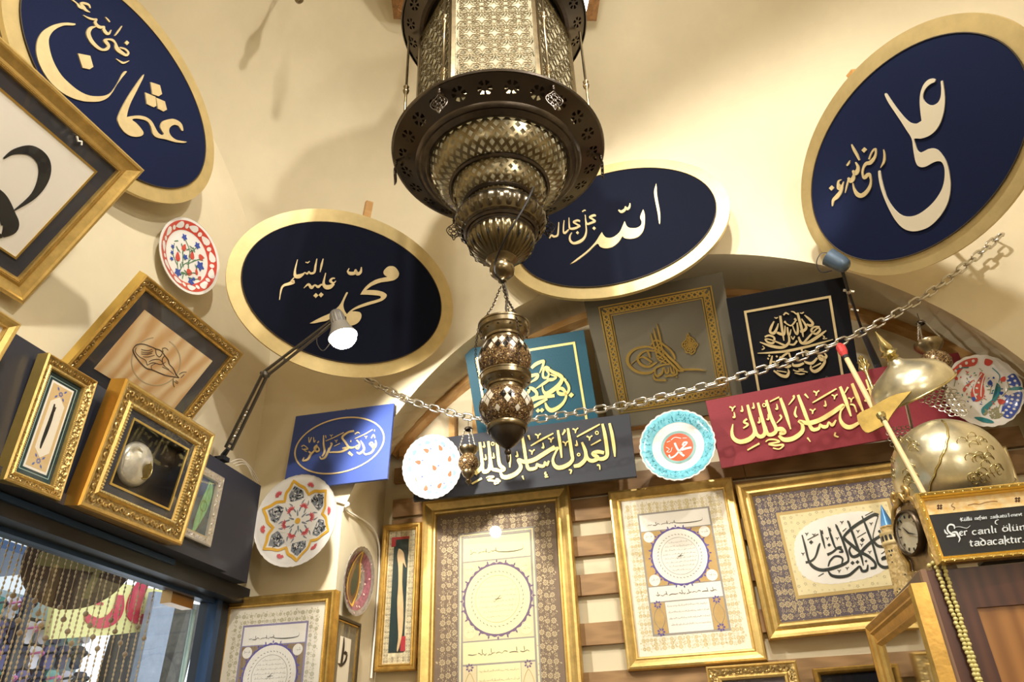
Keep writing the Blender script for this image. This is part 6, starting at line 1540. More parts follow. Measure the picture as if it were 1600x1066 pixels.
lamp_light('clip_lamp_bulb', 'SPOT', tuple(FC + ax*.11), 50, (1, .95, .86), .03, (-.62, 2.9, E+.85), 112, .25)

HB = at_y(1369, 566, 2.83); HM = at_y(1347, 516, 2.66); HJ = at_y(1326, 456, 2.46); HH = at_y(1314, 416, 2.35)
t = thing('clip_lamp', 'small grey clip lamp turned to the wall, at the foot of the pale-rimmed oval board', 'lamp', HB, 'clip-on spring-arm lamps')
V = lambda p: p - HB
mb = MB(); mb.tube([tuple(V(at_y(1376, 585, 2.86))), (0, 0, 0), tuple(V(HM))], [.014, .014, .010], 10); mb.build('lower_arm', mat('steel_blue_tube', '#5d6670', .35, .7), t)
mb = MB(); rod(mb, V(HM), V(HJ), .005); rod(mb, V(HJ), V(HH), .006); mb.build('upper_arm', CHARD, t)
mb = MB(); mb.ball(tuple(V(HJ)), .010, 8, 5); c = V(HJ); mb.tube([(c.x-.016, c.y, c.z+.01), (c.x+.018, c.y, c.z-.004)], .005, 6); c = V(at_y(1335, 485, 2.56)); mb.tube([(c.x-.012, c.y, c.z+.006), (c.x+.014, c.y, c.z-.004)], .004, 6); mb.build('joint', STEEL, t)
c = V(at_y(1310, 410, 2.32)); A = Vector((-.60, .10, .79)).normalized(); zx = A.orthogonal().normalized(); yx = A.cross(zx)
MH = Matrix(((zx.x, yx.x, A.x, c.x), (zx.y, yx.y, A.y, c.y), (zx.z, yx.z, A.z, c.z), (0, 0, 0, 1)))
mb = MB(); mb.lathe([(.001, -.038), (.018, -.036), (.025, -.028), (.029, -.012), (.031, .024), (.033, .040), (.0315, .040), (.028, .0), (.017, -.024)], 36); h_ = mb.build('shade', mat('slate_blue_enamel', '#5a6b7c', .3, .35), t, smooth=50, M=MH)
mb = MB(); mb.ball((0, 0, .018), .019, 12, 8); mb.build('bulb', emit('lamp_bulb_small', '#fff2d8', 10.0), h_)
mb = MB(); mb.tube(cat([tuple(V(at_y(1302, 397, 2.31))), tuple(V(at_y(1284, 396, 2.30))), tuple(V(at_y(1276, 410, 2.30))), tuple(V(at_y(1283, 425, 2.30))), tuple(V(at_y(1300, 423, 2.31)))], n=6), .0018, 5); mb.build('handle_loop', CHARD, t)
W_ = HB + Vector((c.x, c.y, c.z)) + A*.07
lamp_light('clip_lamp_bulb', 'SPOT', tuple(W_), 3.0, WARM, .03, tuple(W_+Vector((-.35, -.1, .7))), 160, .8)

# ------------------------------------------------------------------ cables on the pier
t = thing('wall_cable', 'white cable clipped across the pier face and down the corner', 'cable', at_y(520, 780, 2.59))
o = t.location.copy(); pts = [at_y(516, 779, 2.593), at_y(530, 783, 2.592), at_y(545, 788, 2.592), Vector((-1.303, 2.61, at_y(553, 793, 2.6).z)), at_x(575, 818, -1.307), at_x(590, 842, -1.316), at_x(593, 880, -1.318), at_x(588, 960, -1.318), at_x(580, 1060, -1.318)]
mb = MB(); mb.tube([tuple(Vector(p)-o) for p in cat([tuple(p) for p in pts], n=5)], .004, 6); mb.build('cable', PAPERW, t)
mb = MB(); c = pts[0]-o; mb.tube([tuple(c), tuple(pts[2]-o)], .0075, 6); mb.build('conduit', PAPERW, t)
t = thing('white_wire', 'thin white wires looped on top of the fascia beside the lamp clamp', 'cable', at_x(365, 726, -1.62)); o = t.location.copy()
mb = MB()
for j in range(3):
    P_ = cat([tuple(at_x(360+4*j, 722+3*j, -1.63)-o), tuple(at_x(378+3*j, 718+4*j, -1.64)-o), tuple(at_x(395, 735+5*j, -1.64)-o), tuple(at_x(404, 752+4*j, -1.66)-o)], n=6); mb.tube(P_, .0013, 5)
mb.build('wires', PAPERW, t)

# ------------------------------------------------------------------ cabinet on the right with what stands on it
CX, CY, CZ = .486, 1.90, E+.387
t = thing('display_cabinet', 'tall dark brown cabinet with lighter door panel at the lower right corner', 'cabinet', Vector((CX, CY, 0)))
MAH = wood('mahogany_veneer', '#46261c', '#5a3425', 1.2, (9, 9, 1.2), .4, 5); OAK = wood('honey_veneer', '#8a5a2a', '#a5713a', 1.0, (8, 8, 1.0), .4, 4)
mb = MB(); mb.box(0, 1.0, 0, .80, 0, CZ); mb.build('carcass', wood('mahogany_veneer_h', '#46261c', '#5a3425', 1.2, (1.2, 9, 9), .4, 5), t)
a = at_y(1523, 952, CY); mb = MB()
mb.box(.012, 1.0, -.016, 0, a.z, CZ-.004); mb.box(.012, a.x-CX, -.016, 0, .05, a.z); mb.build('door_rail', MAH, t)
mb = MB(); mb.box(a.x-CX, 1.0, -.010, 0, .05, a.z); mb.build('door_panel', OAK, t)
mb = MB(); mb.box(0, .012, -.018, 0, 0, CZ); mb.build('edge_strip', mat('pale_edge', '#8a6a52', .5), t)
# mirror frame on its left side
PX = CX-.022
p, q = at_x(1360, 978, PX), at_x(1431, 912, PX)
w = p.y-q.y
M = frameM((PX, (p.y+q.y)/2, (p.z+q.z)/2-.32), -90, 0, math.degrees(math.atan2(q.z-p.z, w)), False)
t = thing('framed_mirror', 'gold framed mirror on the left side of the brown cabinet', 'mirror', M)
mb = MB(); mb.moulding(w, .64, [(0, -.02), (0, .012), (.006, .018), (.014, .014), (.020, .010), (.026, .013), (.032, .006), (.050, .002), (.056, .008), (.060, .005), (.066, -.004)]); mb.build('frame', mat('honey_gilding', '#c9a055', .36, .8, var=.2, scale=22, bump=.15, bscale=70), t)
mb = MB(); mb.box(-w/2+.064, w/2-.064, -.258, .258, -.008, -.003); mb.build('mirror_glass', mat('mirror', '#d8d8d8'), t)
# gold framed blackboard sign
k = 1.865/1.6
M = frameM((.559*k, 1.865, .405*k), 3.7, -1.2, 1.0) @ Matrix.Translation((.085, 0, 0)); w, h = .44, .139*k
t = thing('framed_sign', 'gold framed black sign with white blackletter writing on top of the cabinet', 'sign', M)
mb = MB(); mb.moulding(w, h, [(0, -.014), (0, .010), (.004, .014), (.008, .012), (.011, .006), (.014, .008), (.018, -.004)], [1, 0, 0, 0, 0, 0]); mb.build('frame', [GOLDP, GOLDC], t)
mb = MB(); scrolls(mb, w-.010, h-.010, .013, .0032, .010); mb.build('carved_scrolls', GOLDP, t)
iw, ih = w/2-.016, h/2-.016
mb = MB(); mb.box(-iw, iw, -ih, ih, -.006, -.003); mb.build('black_panel', mat('black_card', '#141416', .5), t)
ys_ = loc(M, 1458, 804)[1]
mb = MB(); mb.box(-iw, iw, ys_, ih, -.006, -.002); mb.build('marbled_strip', mat('orange_marbling', '#e2b25c', .6, col2='#f2dfb0', scale=45), t)
T = Trace(M, 1440, 770, 9.694, -.003, -.0012)
for cx_, cy_ in ((270,218),(1450,108)):
    for dx, dy in ((-20,-18),(22,-20),(-18,20),(22,18)): T.dot(cx_+dx, cy_+dy, 22)
T.mb.build('brown_flower', mat('dark_brown_print', '#4a2c18', .7), t)
T = Trace(M, 1440, 770, 9.694, -.003, -.0012)
T.pen((700,190,6),(800,170,8),(880,175,6),(960,150,8),(1080,130,6),(1150,135,6)); T.pen((480,160,6),(450,200,8),(500,230,8),(480,260,6))
T.mb.build('tiny_script', mat('umber_ink', '#8a5a2a', .7), t)
B_ = .22
def mini_(x, h=.95): return [(x-.12, h-.12, .08), (x+.01, h, .2), (x, .5, B_), (x, .12, B_), (x+.14, .0, .08)]
BOWL = [(.5, .9, .1), (.3, 1, .16), (.08, .78, B_), (.08, .22, B_), (.3, 0, .16), (.5, .12, .1)]
GL = {'c': (.62, [BOWL]), 'e': (.62, [BOWL, [(.1, .5, .1), (.42, .66, .14), (.42, .92, .2)]]), 'o': (.75, [BOWL, [(.5, .95, .1), (.6, .75, B_), (.6, .25, B_), (.48, .05, .1)]]),
      'a': (.78, [mini_(.58), [(.08, .86, .1), (.3, 1, .18), (.56, .9, .12)], [(.55, .56, .1), (.18, .46, .2), (.12, .18, .2), (.3, 0, .16), (.55, .14, .1)]]),
      'n': (.85, [mini_(.12), [(.16, .8, .08), (.42, 1, .16), (.58, .85, B_), (.58, .12, B_), (.72, 0, .08)]]), 'm': (1.25, [mini_(.12), [(.16, .8, .08), (.42, 1, .16), (.56, .85, B_), (.56, .05, B_)], [(.6, .8, .08), (.85, 1, .16), (1.0, .85, B_), (1.0, .12, B_), (1.14, 0, .08)]]),
      'u': (.85, [mini_(.12), [(.14, .1, .1), (.36, 0, .12), (.56, .16, .1)], mini_(.6)]), 'i': (.36, [mini_(.12)]), 'l': (.36, [[(.02, 1.75, .08), (.12, 1.6, .2), (.12, .12, B_), (.26, 0, .08)]]),
      't': (.5, [[(.1, 1.4, .08), (.14, 1.1, .2), (.14, .15, B_), (.36, 0, .1)], [(-.05, .98, .14), (.4, 1.0, .14)]]), 'd': (.78, [BOWL, [(.0, 1.75, .08), (.35, 1.3, .18), (.6, .85, B_), (.6, .25, B_), (.48, .05, .1)]]),
      'k': (.78, [[(.02, 1.75, .08), (.12, 1.6, .2), (.12, .5, B_), (.12, -.35, .12)], [(.18, .5, .1), (.45, .95, .18), (.55, .8, .14), (.25, .5, .1)], [(.3, .5, .1), (.5, .2, B_), (.7, -.02, .08)]]),
      'r': (.55, [mini_(.12), [(.18, .78, .08), (.38, 1, .2), (.52, .88, .1)]]), 'f': (.45, [[(.5, 1.6, .14), (.25, 1.7, .12), (.14, 1.4, .2), (.14, -.5, .12)], [(-.06, .95, .12), (.4, 1, .12)]]), 's': (.6, [[(.5, .88, .16), (.25, 1, .12), (.1, .75, .2), (.45, .4, .22), (.42, .1, .18), (.05, .05, .1)]]),
      'z': (.6, [[(.05, .95, .14), (.5, .95, .14), (.1, .05, .12), (.55, .05, .14)]]), 'v': (.7, [[(.0, .95, .1), (.15, .9, B_), (.3, .05, .16), (.58, .8, .2), (.5, 1, .1)]]), "'": (.25, [[(.1, 1.6, .16), (.12, 1.3, .06)]]), '-': (.4, [[(.05, .5, .12), (.32, .55, .12)]]), '.': (.3, [[(.05, .12, .12), (.12, .06, .2), (.2, .0, .12)]]),
      'K': (1.0, [[(.1, 1.7, .1), (.2, 1.5, .24), (.2, .15, .24), (.4, 0, .1)], [(.0, 1.3, .08), (-.1, .9, .12), (.1, .5, .08)], [(.25, .8, .1), (.6, 1.5, .2), (.8, 1.4, .1)], [(.3, .8, .1), (.65, .3, .24), (.85, 0, .1)]])}
def write(T, word, a, b, xh):
    adv = sum(GL[{'ı': 'i', 'ü': 'u', 'ö': 'o'}.get(ch, ch)][0] for ch in word); x = 0
    for ch in word:
        g = GL[{'ı': 'i', 'ü': 'u', 'ö': 'o'}.get(ch, ch)]
        f = lambda u, v: (a[0]+(b[0]-a[0])*(x+u)/adv + .12*v*-xh, a[1]+(b[1]-a[1])*(x+u)/adv - v*xh)
        for st in g[1]: T.pen(*[f(u, v)+(w_*xh*1.25,) for u, v, w_ in st], n=4)
        if ch in 'üö':
            for du in (.2, .55): T.dot(*f(du, 1.35), xh*.12)
        if ch == 'i': T.dot(*f(.14, 1.35), xh*.12)
        x += g[0]
T = Trace(M, 1440, 770, 9.694, -.003, -.0012)
T.pen((500,548,14),(485,498,24),(430,485,24),(393,520,22),(400,580,24),(450,625,28),(512,640,26)); T.pen((378,668,20),(440,660,26),(512,655,20)); T.pen((345,560,10),(362,605,24),(400,632,14)); T.pen((460,605,16),(520,600,28),(552,650,28),(578,700,18),(560,752,8)); T.pen((508,525,6),(580,520,7),(680,540,7),(735,500,5))
write(T, 'er', (575,655), (700,640), 62); write(T, 'canlı', (768,640), (1150,602), 60); write(T, 'ölümü', (1225,592), (1760,548), 62); write(T, 'tadacaktır.', (735,815), (1560,748), 66)
T.pen((1165,410,8),(1120,430,12),(1120,470,12),(1150,485,6))
T.mb.build('lettering', mat('white_sign_paint', '#dfe6ea', .5), t)
T = Trace(M, 1440, 770, 9.694, -.003, -.0012)
write(T, 'Küllü', (590,437), (770,418), 32); write(T, 'nefsin', (805,415), (995,398), 32); write(T, "zaikatü'l-mevt", (1040,395), (1530,348), 30)
T.mb.build('small_lettering', mat('white_sign_paint', '#dfe6ea', .5), t)
mb = MB(); mb.box(-.12, .12, -h/2, -h/2+.006, -.05, -.014); mb.box(-.01, .01, -h/2, h*.2, -.03, -.014); mb.build('prop', CHARD, t)
# prayer beads over the cabinet's edge
A0, A1 = at_y(1463, 887, 1.877), at_y(1527, 1064, 1.872); B0, B1 = at_y(1475, 887, 1.877), at_y(1532, 1064, 1.872)
t = thing('prayer_beads', 'double string of pale yellow beads hanging down the cabinet front', 'prayer beads', A0)
mb = MB(); mb.ball((0, 0, 0), px_m(3.6, A0), 12, 8); b0 = mb.build('bead', mat('yellow_amber', '#d9cd86', .25, coat=.4), t, smooth='all')
n = 30; first = True
for (u, v) in ((A0, A1), (B0, B1)):
    for i in range(n):
        f = i/(n-1)*1.06; c = u.lerp(v, f) + Vector((.0012*math.sin(i*2.1), 0, 0))
        o = b0 if first else b0.copy()
        if not first: COL.objects.link(o); o.parent = t
        first = False; o.matrix_local = Matrix.Translation(c-A0)
for i, (x, y) in enumerate(((1452,884),(1458,880),(1466,880),(1473,882))):
    o = b0.copy(); COL.objects.link(o); o.parent = t; o.matrix_local = Matrix.Translation(at_y(x, y, 1.885)-A0)
mb = MB(); mb.tube([(0, 0, 0), tuple(A0.lerp(A1, 1.06)-A0)], .001, 4); mb.tube([tuple(B0-A0), tuple(B0.lerp(B1, 1.06)-A0)], .001, 4); mb.build('cord', LETTER, t)
# ornate table clock
cc = at_y(1428, 833, 1.985); M = frameM((cc.x, cc.y, cc.z), -72, 0, 0, False); r = px_m(32, cc)
t = thing('table_clock', 'scrolled bronze table clock with an oval-looking pale dial, behind the black sign', 'clock', M)
BRZ = mat('antique_bronze', '#a08c70', .42, .7, var=.35, scale=35, bump=.3, bscale=50); BRZL = mat('light_bronze_scroll', '#c2a468', .35, .85, var=.2, scale=30)
mb = MB(); O = [(0, 1.75), (.35, 1.6), (.55, 1.25), (1.0, .95), (1.28, .4), (1.2, -.2), (1.25, -.7), (.95, -1.15), (1.0, -1.6), (.6, -1.85), (-.6, -1.85), (-1.0, -1.6), (-.95, -1.15), (-1.25, -.7), (-1.2, -.2), (-1.28, .4), (-1.0, .95), (-.55, 1.25), (-.35, 1.6)]
mb.prism(cat([(x*r, y*r) for x, y in O], True, 4), -.035, 0); mb.build('case', BRZ, t, smooth=40)
mb = MB(); mb.lathe([(r*1.0, 0), (r*1.12, .008), (r*1.10, .018), (r*1.0, .022), (r*.95, .014)], 48); mb.build('bezel', mat('dark_bronze', '#4f4232', .35, .8), t, smooth=50)
mb = MB(); mb.lathe([(r*.98, .010), (.0005, .012)], 48); dl = mb.build('dial', mat('cream_dial', '#d9d0b8', .4, var=.06, scale=30), t)
mb = MB()
for i in range(12):
    a = 2*pi*i/12; ca, sa = math.cos(a), math.sin(a); mb.prism([(r*.72*ca-.0015*sa, r*.72*sa+.0015*ca), (r*.72*ca+.0015*sa, r*.72*sa-.0015*ca), (r*.86*ca+.0015*sa, r*.86*sa-.0015*ca), (r*.86*ca-.0015*sa, r*.86*sa+.0015*ca)], .011, .0135)
mb.build('hour_marks', INK, dl)
mb = MB(); 
for a, L_ in ((2.3, .5), (-.4, .68)): mb.prism([(-.002*math.sin(a), .002*math.cos(a)), (.002*math.sin(a), -.002*math.cos(a)), (r*L_*math.cos(a), r*L_*math.sin(a))], .013, .015)
mb.build('hands', INK, dl)
mb = MB(); P_ = [(r*1.02*math.sqrt(max(0, 1-(i/8)**2)), .016+.014*(1-math.sqrt(max(0, 1-(1-i/8)**2)))) for i in range(9)]
mb.lathe([(r*.98*math.cos(pi/2*i/8), .016+.012*math.sin(pi/2*i/8)) for i in range(9)], 36); mb.build('glass', GLASS, t, smooth='all')
mb = MB()
def spiral(cx, cy, r0, turns, a0, sg, z=.006): return [(cx+r0*(1-.75*k/20)*math.cos(a0+sg*turns*2*pi*k/20), cy+r0*(1-.75*k/20)*math.sin(a0+sg*turns*2*pi*k/20), z) for k in range(21)]
for sg in (-1, 1):
    mb.tube(spiral(sg*r*.42, r*1.85, r*.30, 1.1, pi/2, -sg), [.007-.0002*k for k in range(21)], 7)
    mb.tube(cat([(sg*r*.25, r*1.55, .004), (sg*r*.75, r*1.5, .006), (sg*r*1.1, r*1.1, .006), (sg*r*1.3, r*.5, .006), (sg*r*1.22, 0, .006), (sg*r*1.32, -.6*r, .006), (sg*r*1.0, -1.2*r, .006), (sg*r*1.1, -1.65*r, .006), (sg*r*.5, -1.8*r, .006)], n=4), .006, 7)
    mb.tube(spiral(sg*r*1.1, r*1.0, r*.24, 1.0, 0, sg), [.006-.0002*k for k in range(21)], 7)
mb.tube(cat([(-.3*r, 1.5*r, .006), (0, 1.95*r, .008), (.3*r, 1.5*r, .006)], n=5), .007, 7); mb.build('scrollwork', BRZL, t, smooth='all')
mb = MB(); mb.box(-r*.9, r*.9, -(cc.z-CZ), -r*1.75, -.05, .012); mb.build('foot', BRZ, t)
# model minaret
TX, TY = .530, 2.24
t = thing('model_minaret', 'stone-textured model tower with blue cone roof, standing left of the black sign', 'ornament', Vector((TX, TY, 0)))
Z = lambda py: axis_z(TX, TY, py); PM = px_m(1, Vector((TX, TY, Z(860))))
STN = cells('stone_courses', [(0, '#b59a62'), (.4, '#c9b07a'), (.8, '#a38a56')], 140, .6, .25, .8)
mb = MB(); mb.lathe([(18.5*PM, CZ), (17.5*PM, Z(930)), (15.5*PM, Z(885)), (14*PM, Z(858)), (13.5*PM, Z(853))], 40); mb.build('shaft', STN, t, smooth=40)
mb = MB(); mb.lathe([(13.5*PM, Z(854)), (15.5*PM, Z(852)), (15.8*PM, Z(849)), (14.5*PM, Z(847)), (14*PM, Z(838)), (15.4*PM, Z(836)), (15.2*PM, Z(833)), (11*PM, Z(832))], 40); mb.build('balcony', mat('pale_stone', '#d2bc86', .6, .2, var=.1, scale=60), t, smooth=40)
mb = MB(); rb = 14.4*PM
for i in range(14):
    a = 2*pi*i/14; c = Vector((math.cos(a), math.sin(a), 0)); s_ = Vector((-math.sin(a), math.cos(a), 0)); hw = 2.1*PM; za, zb = Z(846.5), Z(840)
    pr = [(-hw, za), (hw, za), (hw, zb), (hw*.7, zb+1.2*PM), (0, zb+1.9*PM), (-hw*.7, zb+1.2*PM), (-hw, zb)]
    vs = [tuple(c*(rb+.001)+s_*x+Vector((0, 0, z))) for x, z in pr]; mb.add(vs, [tuple(range(len(vs)))])
mb.build('arched_openings', INK, t)
mb = MB(); mb.lathe([(10.6*PM, Z(833)), (10.4*PM, Z(826)), (11.4*PM, Z(825)), (11.2*PM, Z(823)), (9.6*PM, Z(823))], 32); mb.build('lantern_room', STN, t, smooth=40)
mb = MB(); mb.lathe([(10.4*PM, Z(824)), (7*PM, Z(811)), (3.4*PM, Z(799)), (.3*PM, Z(789))], 32); mb.build('cone_roof', mat('blue_slate', '#5f9bd6', .35, .2, var=.12, scale=50), t, smooth='all')
mb = MB(); random.seed(3)
for i in range(26):
    a, py = random.uniform(0, 2*pi), random.uniform(860, 935); rr_ = (14+3.6*(py-858)/80)*PM*1.01; c = Vector((math.cos(a)*rr_, math.sin(a)*rr_, Z(py))); s_ = Vector((-math.sin(a), math.cos(a), 0))*.0022
    mb.add([tuple(c-s_), tuple(c+s_), tuple(c+s_+Vector((0, 0, .006))), tuple(c-s_+Vector((0, 0, .006)))], [(0, 1, 2, 3)])
mb.build('slit_windows', INK, t)

# ------------------------------------------------------------------ helmets, arrows, mace
def axisM(C, a, front=(0, -1, 0)):
    a = Vector(a).normalized(); x = Vector(front); x = (x - a*x.dot(a)).normalized(); y = a.cross(x)
    return Matrix(((x.x, y.x, a.x, C.x), (x.y, y.y, a.y, C.y), (x.z, y.z, a.z, C.z), (0, 0, 0, 1)))
HELM = mat('engraved_helmet_brass', '#d2c9aa', .30, .9, var=.18, scale=12, bump=.22, bscale=26)
HELMG = mat('golden_visor', '#7a6430', .45, .9, var=.3, scale=14)
def mail(M, poly_px, rr, name, parent, m=STEEL, z0=0):
    """interlinked rings filling an outline on plane M"""
    P = [loc(M, *p) for p in poly_px]; mb = MB()
    def inside(x, y):
        c = False
        for i in range(len(P)):
            (xa, ya), (xb, yb) = P[i], P[i-1]
            if (ya > y) != (yb > y) and x < (xb-xa)*(y-ya)/(yb-ya)+xa: c = not c
        return c
    xs_, ys_ = [p[0] for p in P], [p[1] for p in P]; cx = (min(xs_)+max(xs_))/2; row = 0; y = min(ys_)
    while y < max(ys_):
        x = min(xs_) + (rr*.95 if row % 2 else 0)
        while x < max(xs_):
            if inside(x, y):
                d_ = z0 - ((x-cx)**2)*2.2; tl = .35 if row % 2 else -.35
                mb.tube([(x+rr*math.cos(a), y+rr*math.sin(a), d_+tl*rr*math.cos(a)) for a in [2*pi*i/12 for i in range(12)]], rr*.15, 5, True)
            x += rr*1.9
        y += rr*1.5; row += 1
    return mb
UC = at_y(1429, 614, 2.22); MUH = axisM(UC, (-.36, -.41, .839), (-.8, -.55, -.3))
t = thing('helmet', 'upper brass helmet with spike, gold visor and chain mail neck guard', 'helmet', MUH, 'engraved brass helmets')
R_ = px_m(63, UC)
mb = MB(); mb.lathe([(R_*1.0, 0), (R_*1.0, R_*.14), (R_*.95, R_*.32), (R_*.83, R_*.49), (R_*.62, R_*.64), (R_*.38, R_*.76), (R_*.2, R_*.86), (R_*.13, R_*.96)], 64); mb.lathe([(R_*.97, 0), (R_*.93, R_*.25), (R_*.75, R_*.48), (R_*.36, R_*.70), (.001, R_*.80)], 48); mb.build('bowl', HELM, t, smooth=50)
mb = MB(); mb.tube([(R_*1.01*math.cos(a), R_*1.01*math.sin(a), 0) for a in [2*pi*i/48 for i in range(48)]], .0035, 6, True); mb.build('rim', BRASSL, t, smooth='all')
mb = MB(); mb.lathe([(R_*.13, R_*.94), (R_*.17, R_*1.0), (R_*.12, R_*1.05), (R_*.16, R_*1.08), (R_*.22, R_*1.14), (R_*.13, R_*1.22), (R_*.15, R_*1.28), (R_*.08, R_*1.48), (.001, R_*1.76)], 24); mb.build('spike', BRASSL, t, smooth=50)
MV = frameM(at_y(1378, 645, 2.10), -18, -25, 0, False)
T = Trace(MV, 0, 0, 1, -.003, 0)
T.cut((1339,650),(1360,638),(1380,626),(1400,617),(1424,612),(1424,612),(1408,630),(1394,648),(1384,664),(1376,668),(1357,677),(1348,672),(1348,672), n=3)
o = T.mb.build('visor', HELMG, None); o.matrix_world = MV; bpy.context.view_layer.update(); o.parent = t; o.matrix_parent_inverse = MUH.inverted()
MMl = frameM(at_y(1470, 627, 2.14), 5, -25, 0, False)
mm = mail(MMl, [(1433,617),(1450,606),(1472,603),(1490,606),(1503,620),(1512,650),(1495,650),(1478,645),(1456,632),(1440,626)], px_m(4.6, at_y(1470, 627, 2.14)), 'chain_mail', t)
o = mm.build('chain_mail', STEEL, None); o.matrix_world = MMl; o.parent = t; o.matrix_parent_inverse = MUH.inverted()
LC = at_y(1490, 762, 2.14); MLH = axisM(LC, (-.065, -.44, .89), (-.5, -.85, 0))
t = thing('helmet', 'lower large plain brass helmet right behind the black sign', 'helmet', MLH, 'engraved brass helmets')
R_ = px_m(82, LC)
prof_ = [(R_*1.0, 0), (R_*1.01, R_*.3), (R_*.96, R_*.58), (R_*.86, R_*.82), (R_*.68, R_*1.04), (R_*.44, R_*1.20), (R_*.2, R_*1.29), (.001, R_*1.32)]
PF = cat(prof_, n=5)
mb = MB(); mb.lathe([(max(r, .001), z) for r, z in PF], 72); mb.lathe([(max(.001, r*.97), z*.97) for r, z in PF], 48); mb.build('bowl', HELM, t, smooth='all')
mb = MB(); pts = []
for i in range(24):
    f = i/23; k_ = int(f*(len(PF)-6)); r, z = PF[k_]; a = -.25+1.0*f; pts.append((r*1.005*math.cos(a), r*1.005*math.sin(a), z*1.002))
mb.tube(pts, .0035, 6); mb.build('ridge', BRASSL, t, smooth='all')
mb = MB(); rd = random.Random(9)
for i in range(46):
    k_ = rd.randint(4, len(PF)-16); r, z = PF[k_]; a = rd.uniform(-1.15, -.35) if i % 2 else rd.uniform(.55, 1.2); P_ = []
    for j in range(9):
        b = j/8*1.7*pi; q = .016*(1-.6*j/8); P_.append((r*1.002*math.cos(a+q*math.cos(b)/r), r*1.002*math.sin(a+q*math.cos(b)/r), z+q*math.sin(b)))
    mb.tube(P_, .0011, 4)
mb.build('engraved_scrolls', BRASSL, t, smooth='all')
mb = MB(); mb.tube([(R_*1.01*math.cos(a), R_*1.01*math.sin(a), 0) for a in [2*pi*i/48 for i in range(48)]], .004, 6, True); mb.build('rim', BRASSL, t, smooth='all')
MMl = frameM(at_y(1408, 705, 2.2), -5, -10, 0, False)
mm = mail(MMl, [(1384,672),(1400,668),(1424,664),(1421,700),(1412,746),(1402,748),(1404,715)], px_m(3.6, at_y(1408, 705, 2.2)), 'chain_mail', t)
o = mm.build('chain_mail', mat('tarnished_rings', '#8a8474', .35, .9), None); o.matrix_world = MMl; o.parent = t; o.matrix_parent_inverse = MLH.inverted()
for nm, C_, a in (('helmet_stand', UC, (-.36, -.41, .839)), ('helmet_stand', LC, (-.065, -.44, .89))):
    b = Vector((C_.x+.02, C_.y+(.22 if C_ is UC else .05), CZ)); top = C_ + Vector(a)*.09
    t = thing(nm, 'thin steel rod on the cabinet holding the upper helmet' if C_ is UC else 'steel rod stand inside the lower large helmet', 'stand', b)
    mb = MB(); mb.tube([(0, 0, 0), (0, 0, (C_.z-CZ)*.8), tuple(top-b)], .005, 8); mb.build('rod', STEEL, t)
    mb = MB(); mb.lathe([(.05, 0), (.05, .006), (.012, .014), (.006, .02)], 24); mb.build('base', DARKMETAL, t)
def stick(name, label, A, B, r, tip, tipm, tiplen, catn):
    t = thing(name, label, catn, B); d = (A-B)
    mb = MB(); mb.tube([(0, 0, 0), tuple(d*.5), tuple(d*(1-tiplen*.6))], r, 10); mb.build('shaft', mat('pale_wood_stick', '#dcc592', .5, var=.06, scale=20), t)
    mb = MB(); L_ = d.length*tiplen; u = d.normalized(); mb.tube([tuple(d-u*L_), tuple(d-u*L_*.7), tuple(d-u*L_*.25), tuple(d)], [r*1.1, r*1.75, r*1.9, r*.9], 10); mb.build(tip, tipm, t)
    mb = MB(); mb.tube([tuple(d-u*(L_+.012)), tuple(d-u*L_)], r*1.25, 10); mb.build('collar', INK if tip == 'red_tip' else BRASS, t)
stick('wooden_rod', 'wooden rod with red tip standing in front of the crimson board', at_y(1311, 538, 2.52), at_y(1377, 662, 2.46), px_m(4, at_y(1340, 600, 2.5)), 'red_tip', mat('red_paint', '#c63c38', .45), .16, 'rod')
stick('wooden_rod', 'wooden rod with brass cap in front of the lower helmet', at_y(1375, 646, 2.06), at_y(1446, 776, 1.95), px_m(4, at_y(1410, 710, 2.0)), 'brass_cap', BRASSL, .07, 'rod')
A, B = at_y(1344, 556, 2.62), at_y(1371, 628, 2.60)
t = thing('sceptre', 'small silver sceptre with a lobed head, left of the helmet spike', 'ornament', B); d = A-B; u = d.normalized(); zx = u.orthogonal().normalized(); yx = u.cross(zx)
MS = Matrix(((zx.x, yx.x, u.x, 0), (zx.y, yx.y, u.y, 0), (zx.z, yx.z, u.z, 0), (0, 0, 0, 1))); L_ = d.length
mb = MB(); mb.lathe([(.006, -.06), (.007, 0), (.0065, L_*.3), (.008, L_*.32), (.0065, L_*.34), (.0065, L_*.62), (.010, L_*.66), (.006, L_*.70)], 16); mb.build('shaft', BRASSL, t, smooth=50, M=MS)
mb = MB(); mb.lathe([(.006, L_*.68), (.017, L_*.76), (.012, L_*.82), (.016, L_*.87), (.006, L_*.93), (.009, L_*.96), (.0005, L_*1.02)], 48, fn=lambda r, th, z: r*(1+.22*math.cos(6*th))); mb.build('head', BRASSL, t, smooth=50, M=MS)

# ------------------------------------------------------------------ the lane seen through the glass door
XS = -3.3
def lane(px, py, X=XS): return at_x(px, py, X)
def flat_on_x(name, pts, X0_, X1_, m, label=None, cat_=None, parent=None, org=None):
    P = [lane(x, y, (X0_+X1_)/2) for x, y in pts]; mb = MB()
    mb.prism([(p.y, p.z) for p in P], 0, 1); mb.v = [(X0_+(X1_-X0_)*z, x, y) for x, y, z in mb.v]
    if org is not None: mb.v = [(x-org.x, y-org.y, z-org.z) for x, y, z in mb.v]
    o = mb.build(name, m, parent)
    if label: tag(o, label, cat_)
    return o
o0 = lane(160, 960)
t = thing('lane_sign', 'yellow shop sign with big red letters in the lane beyond the glass door', 'sign', o0)
flat_on_x('board', [(72, 1000), (84, 930), (140, 905), (262, 925), (238, 985), (180, 992)], -3.34, -3.30, mat('yellow_sign', '#efe79a', .6), parent=t, org=o0)
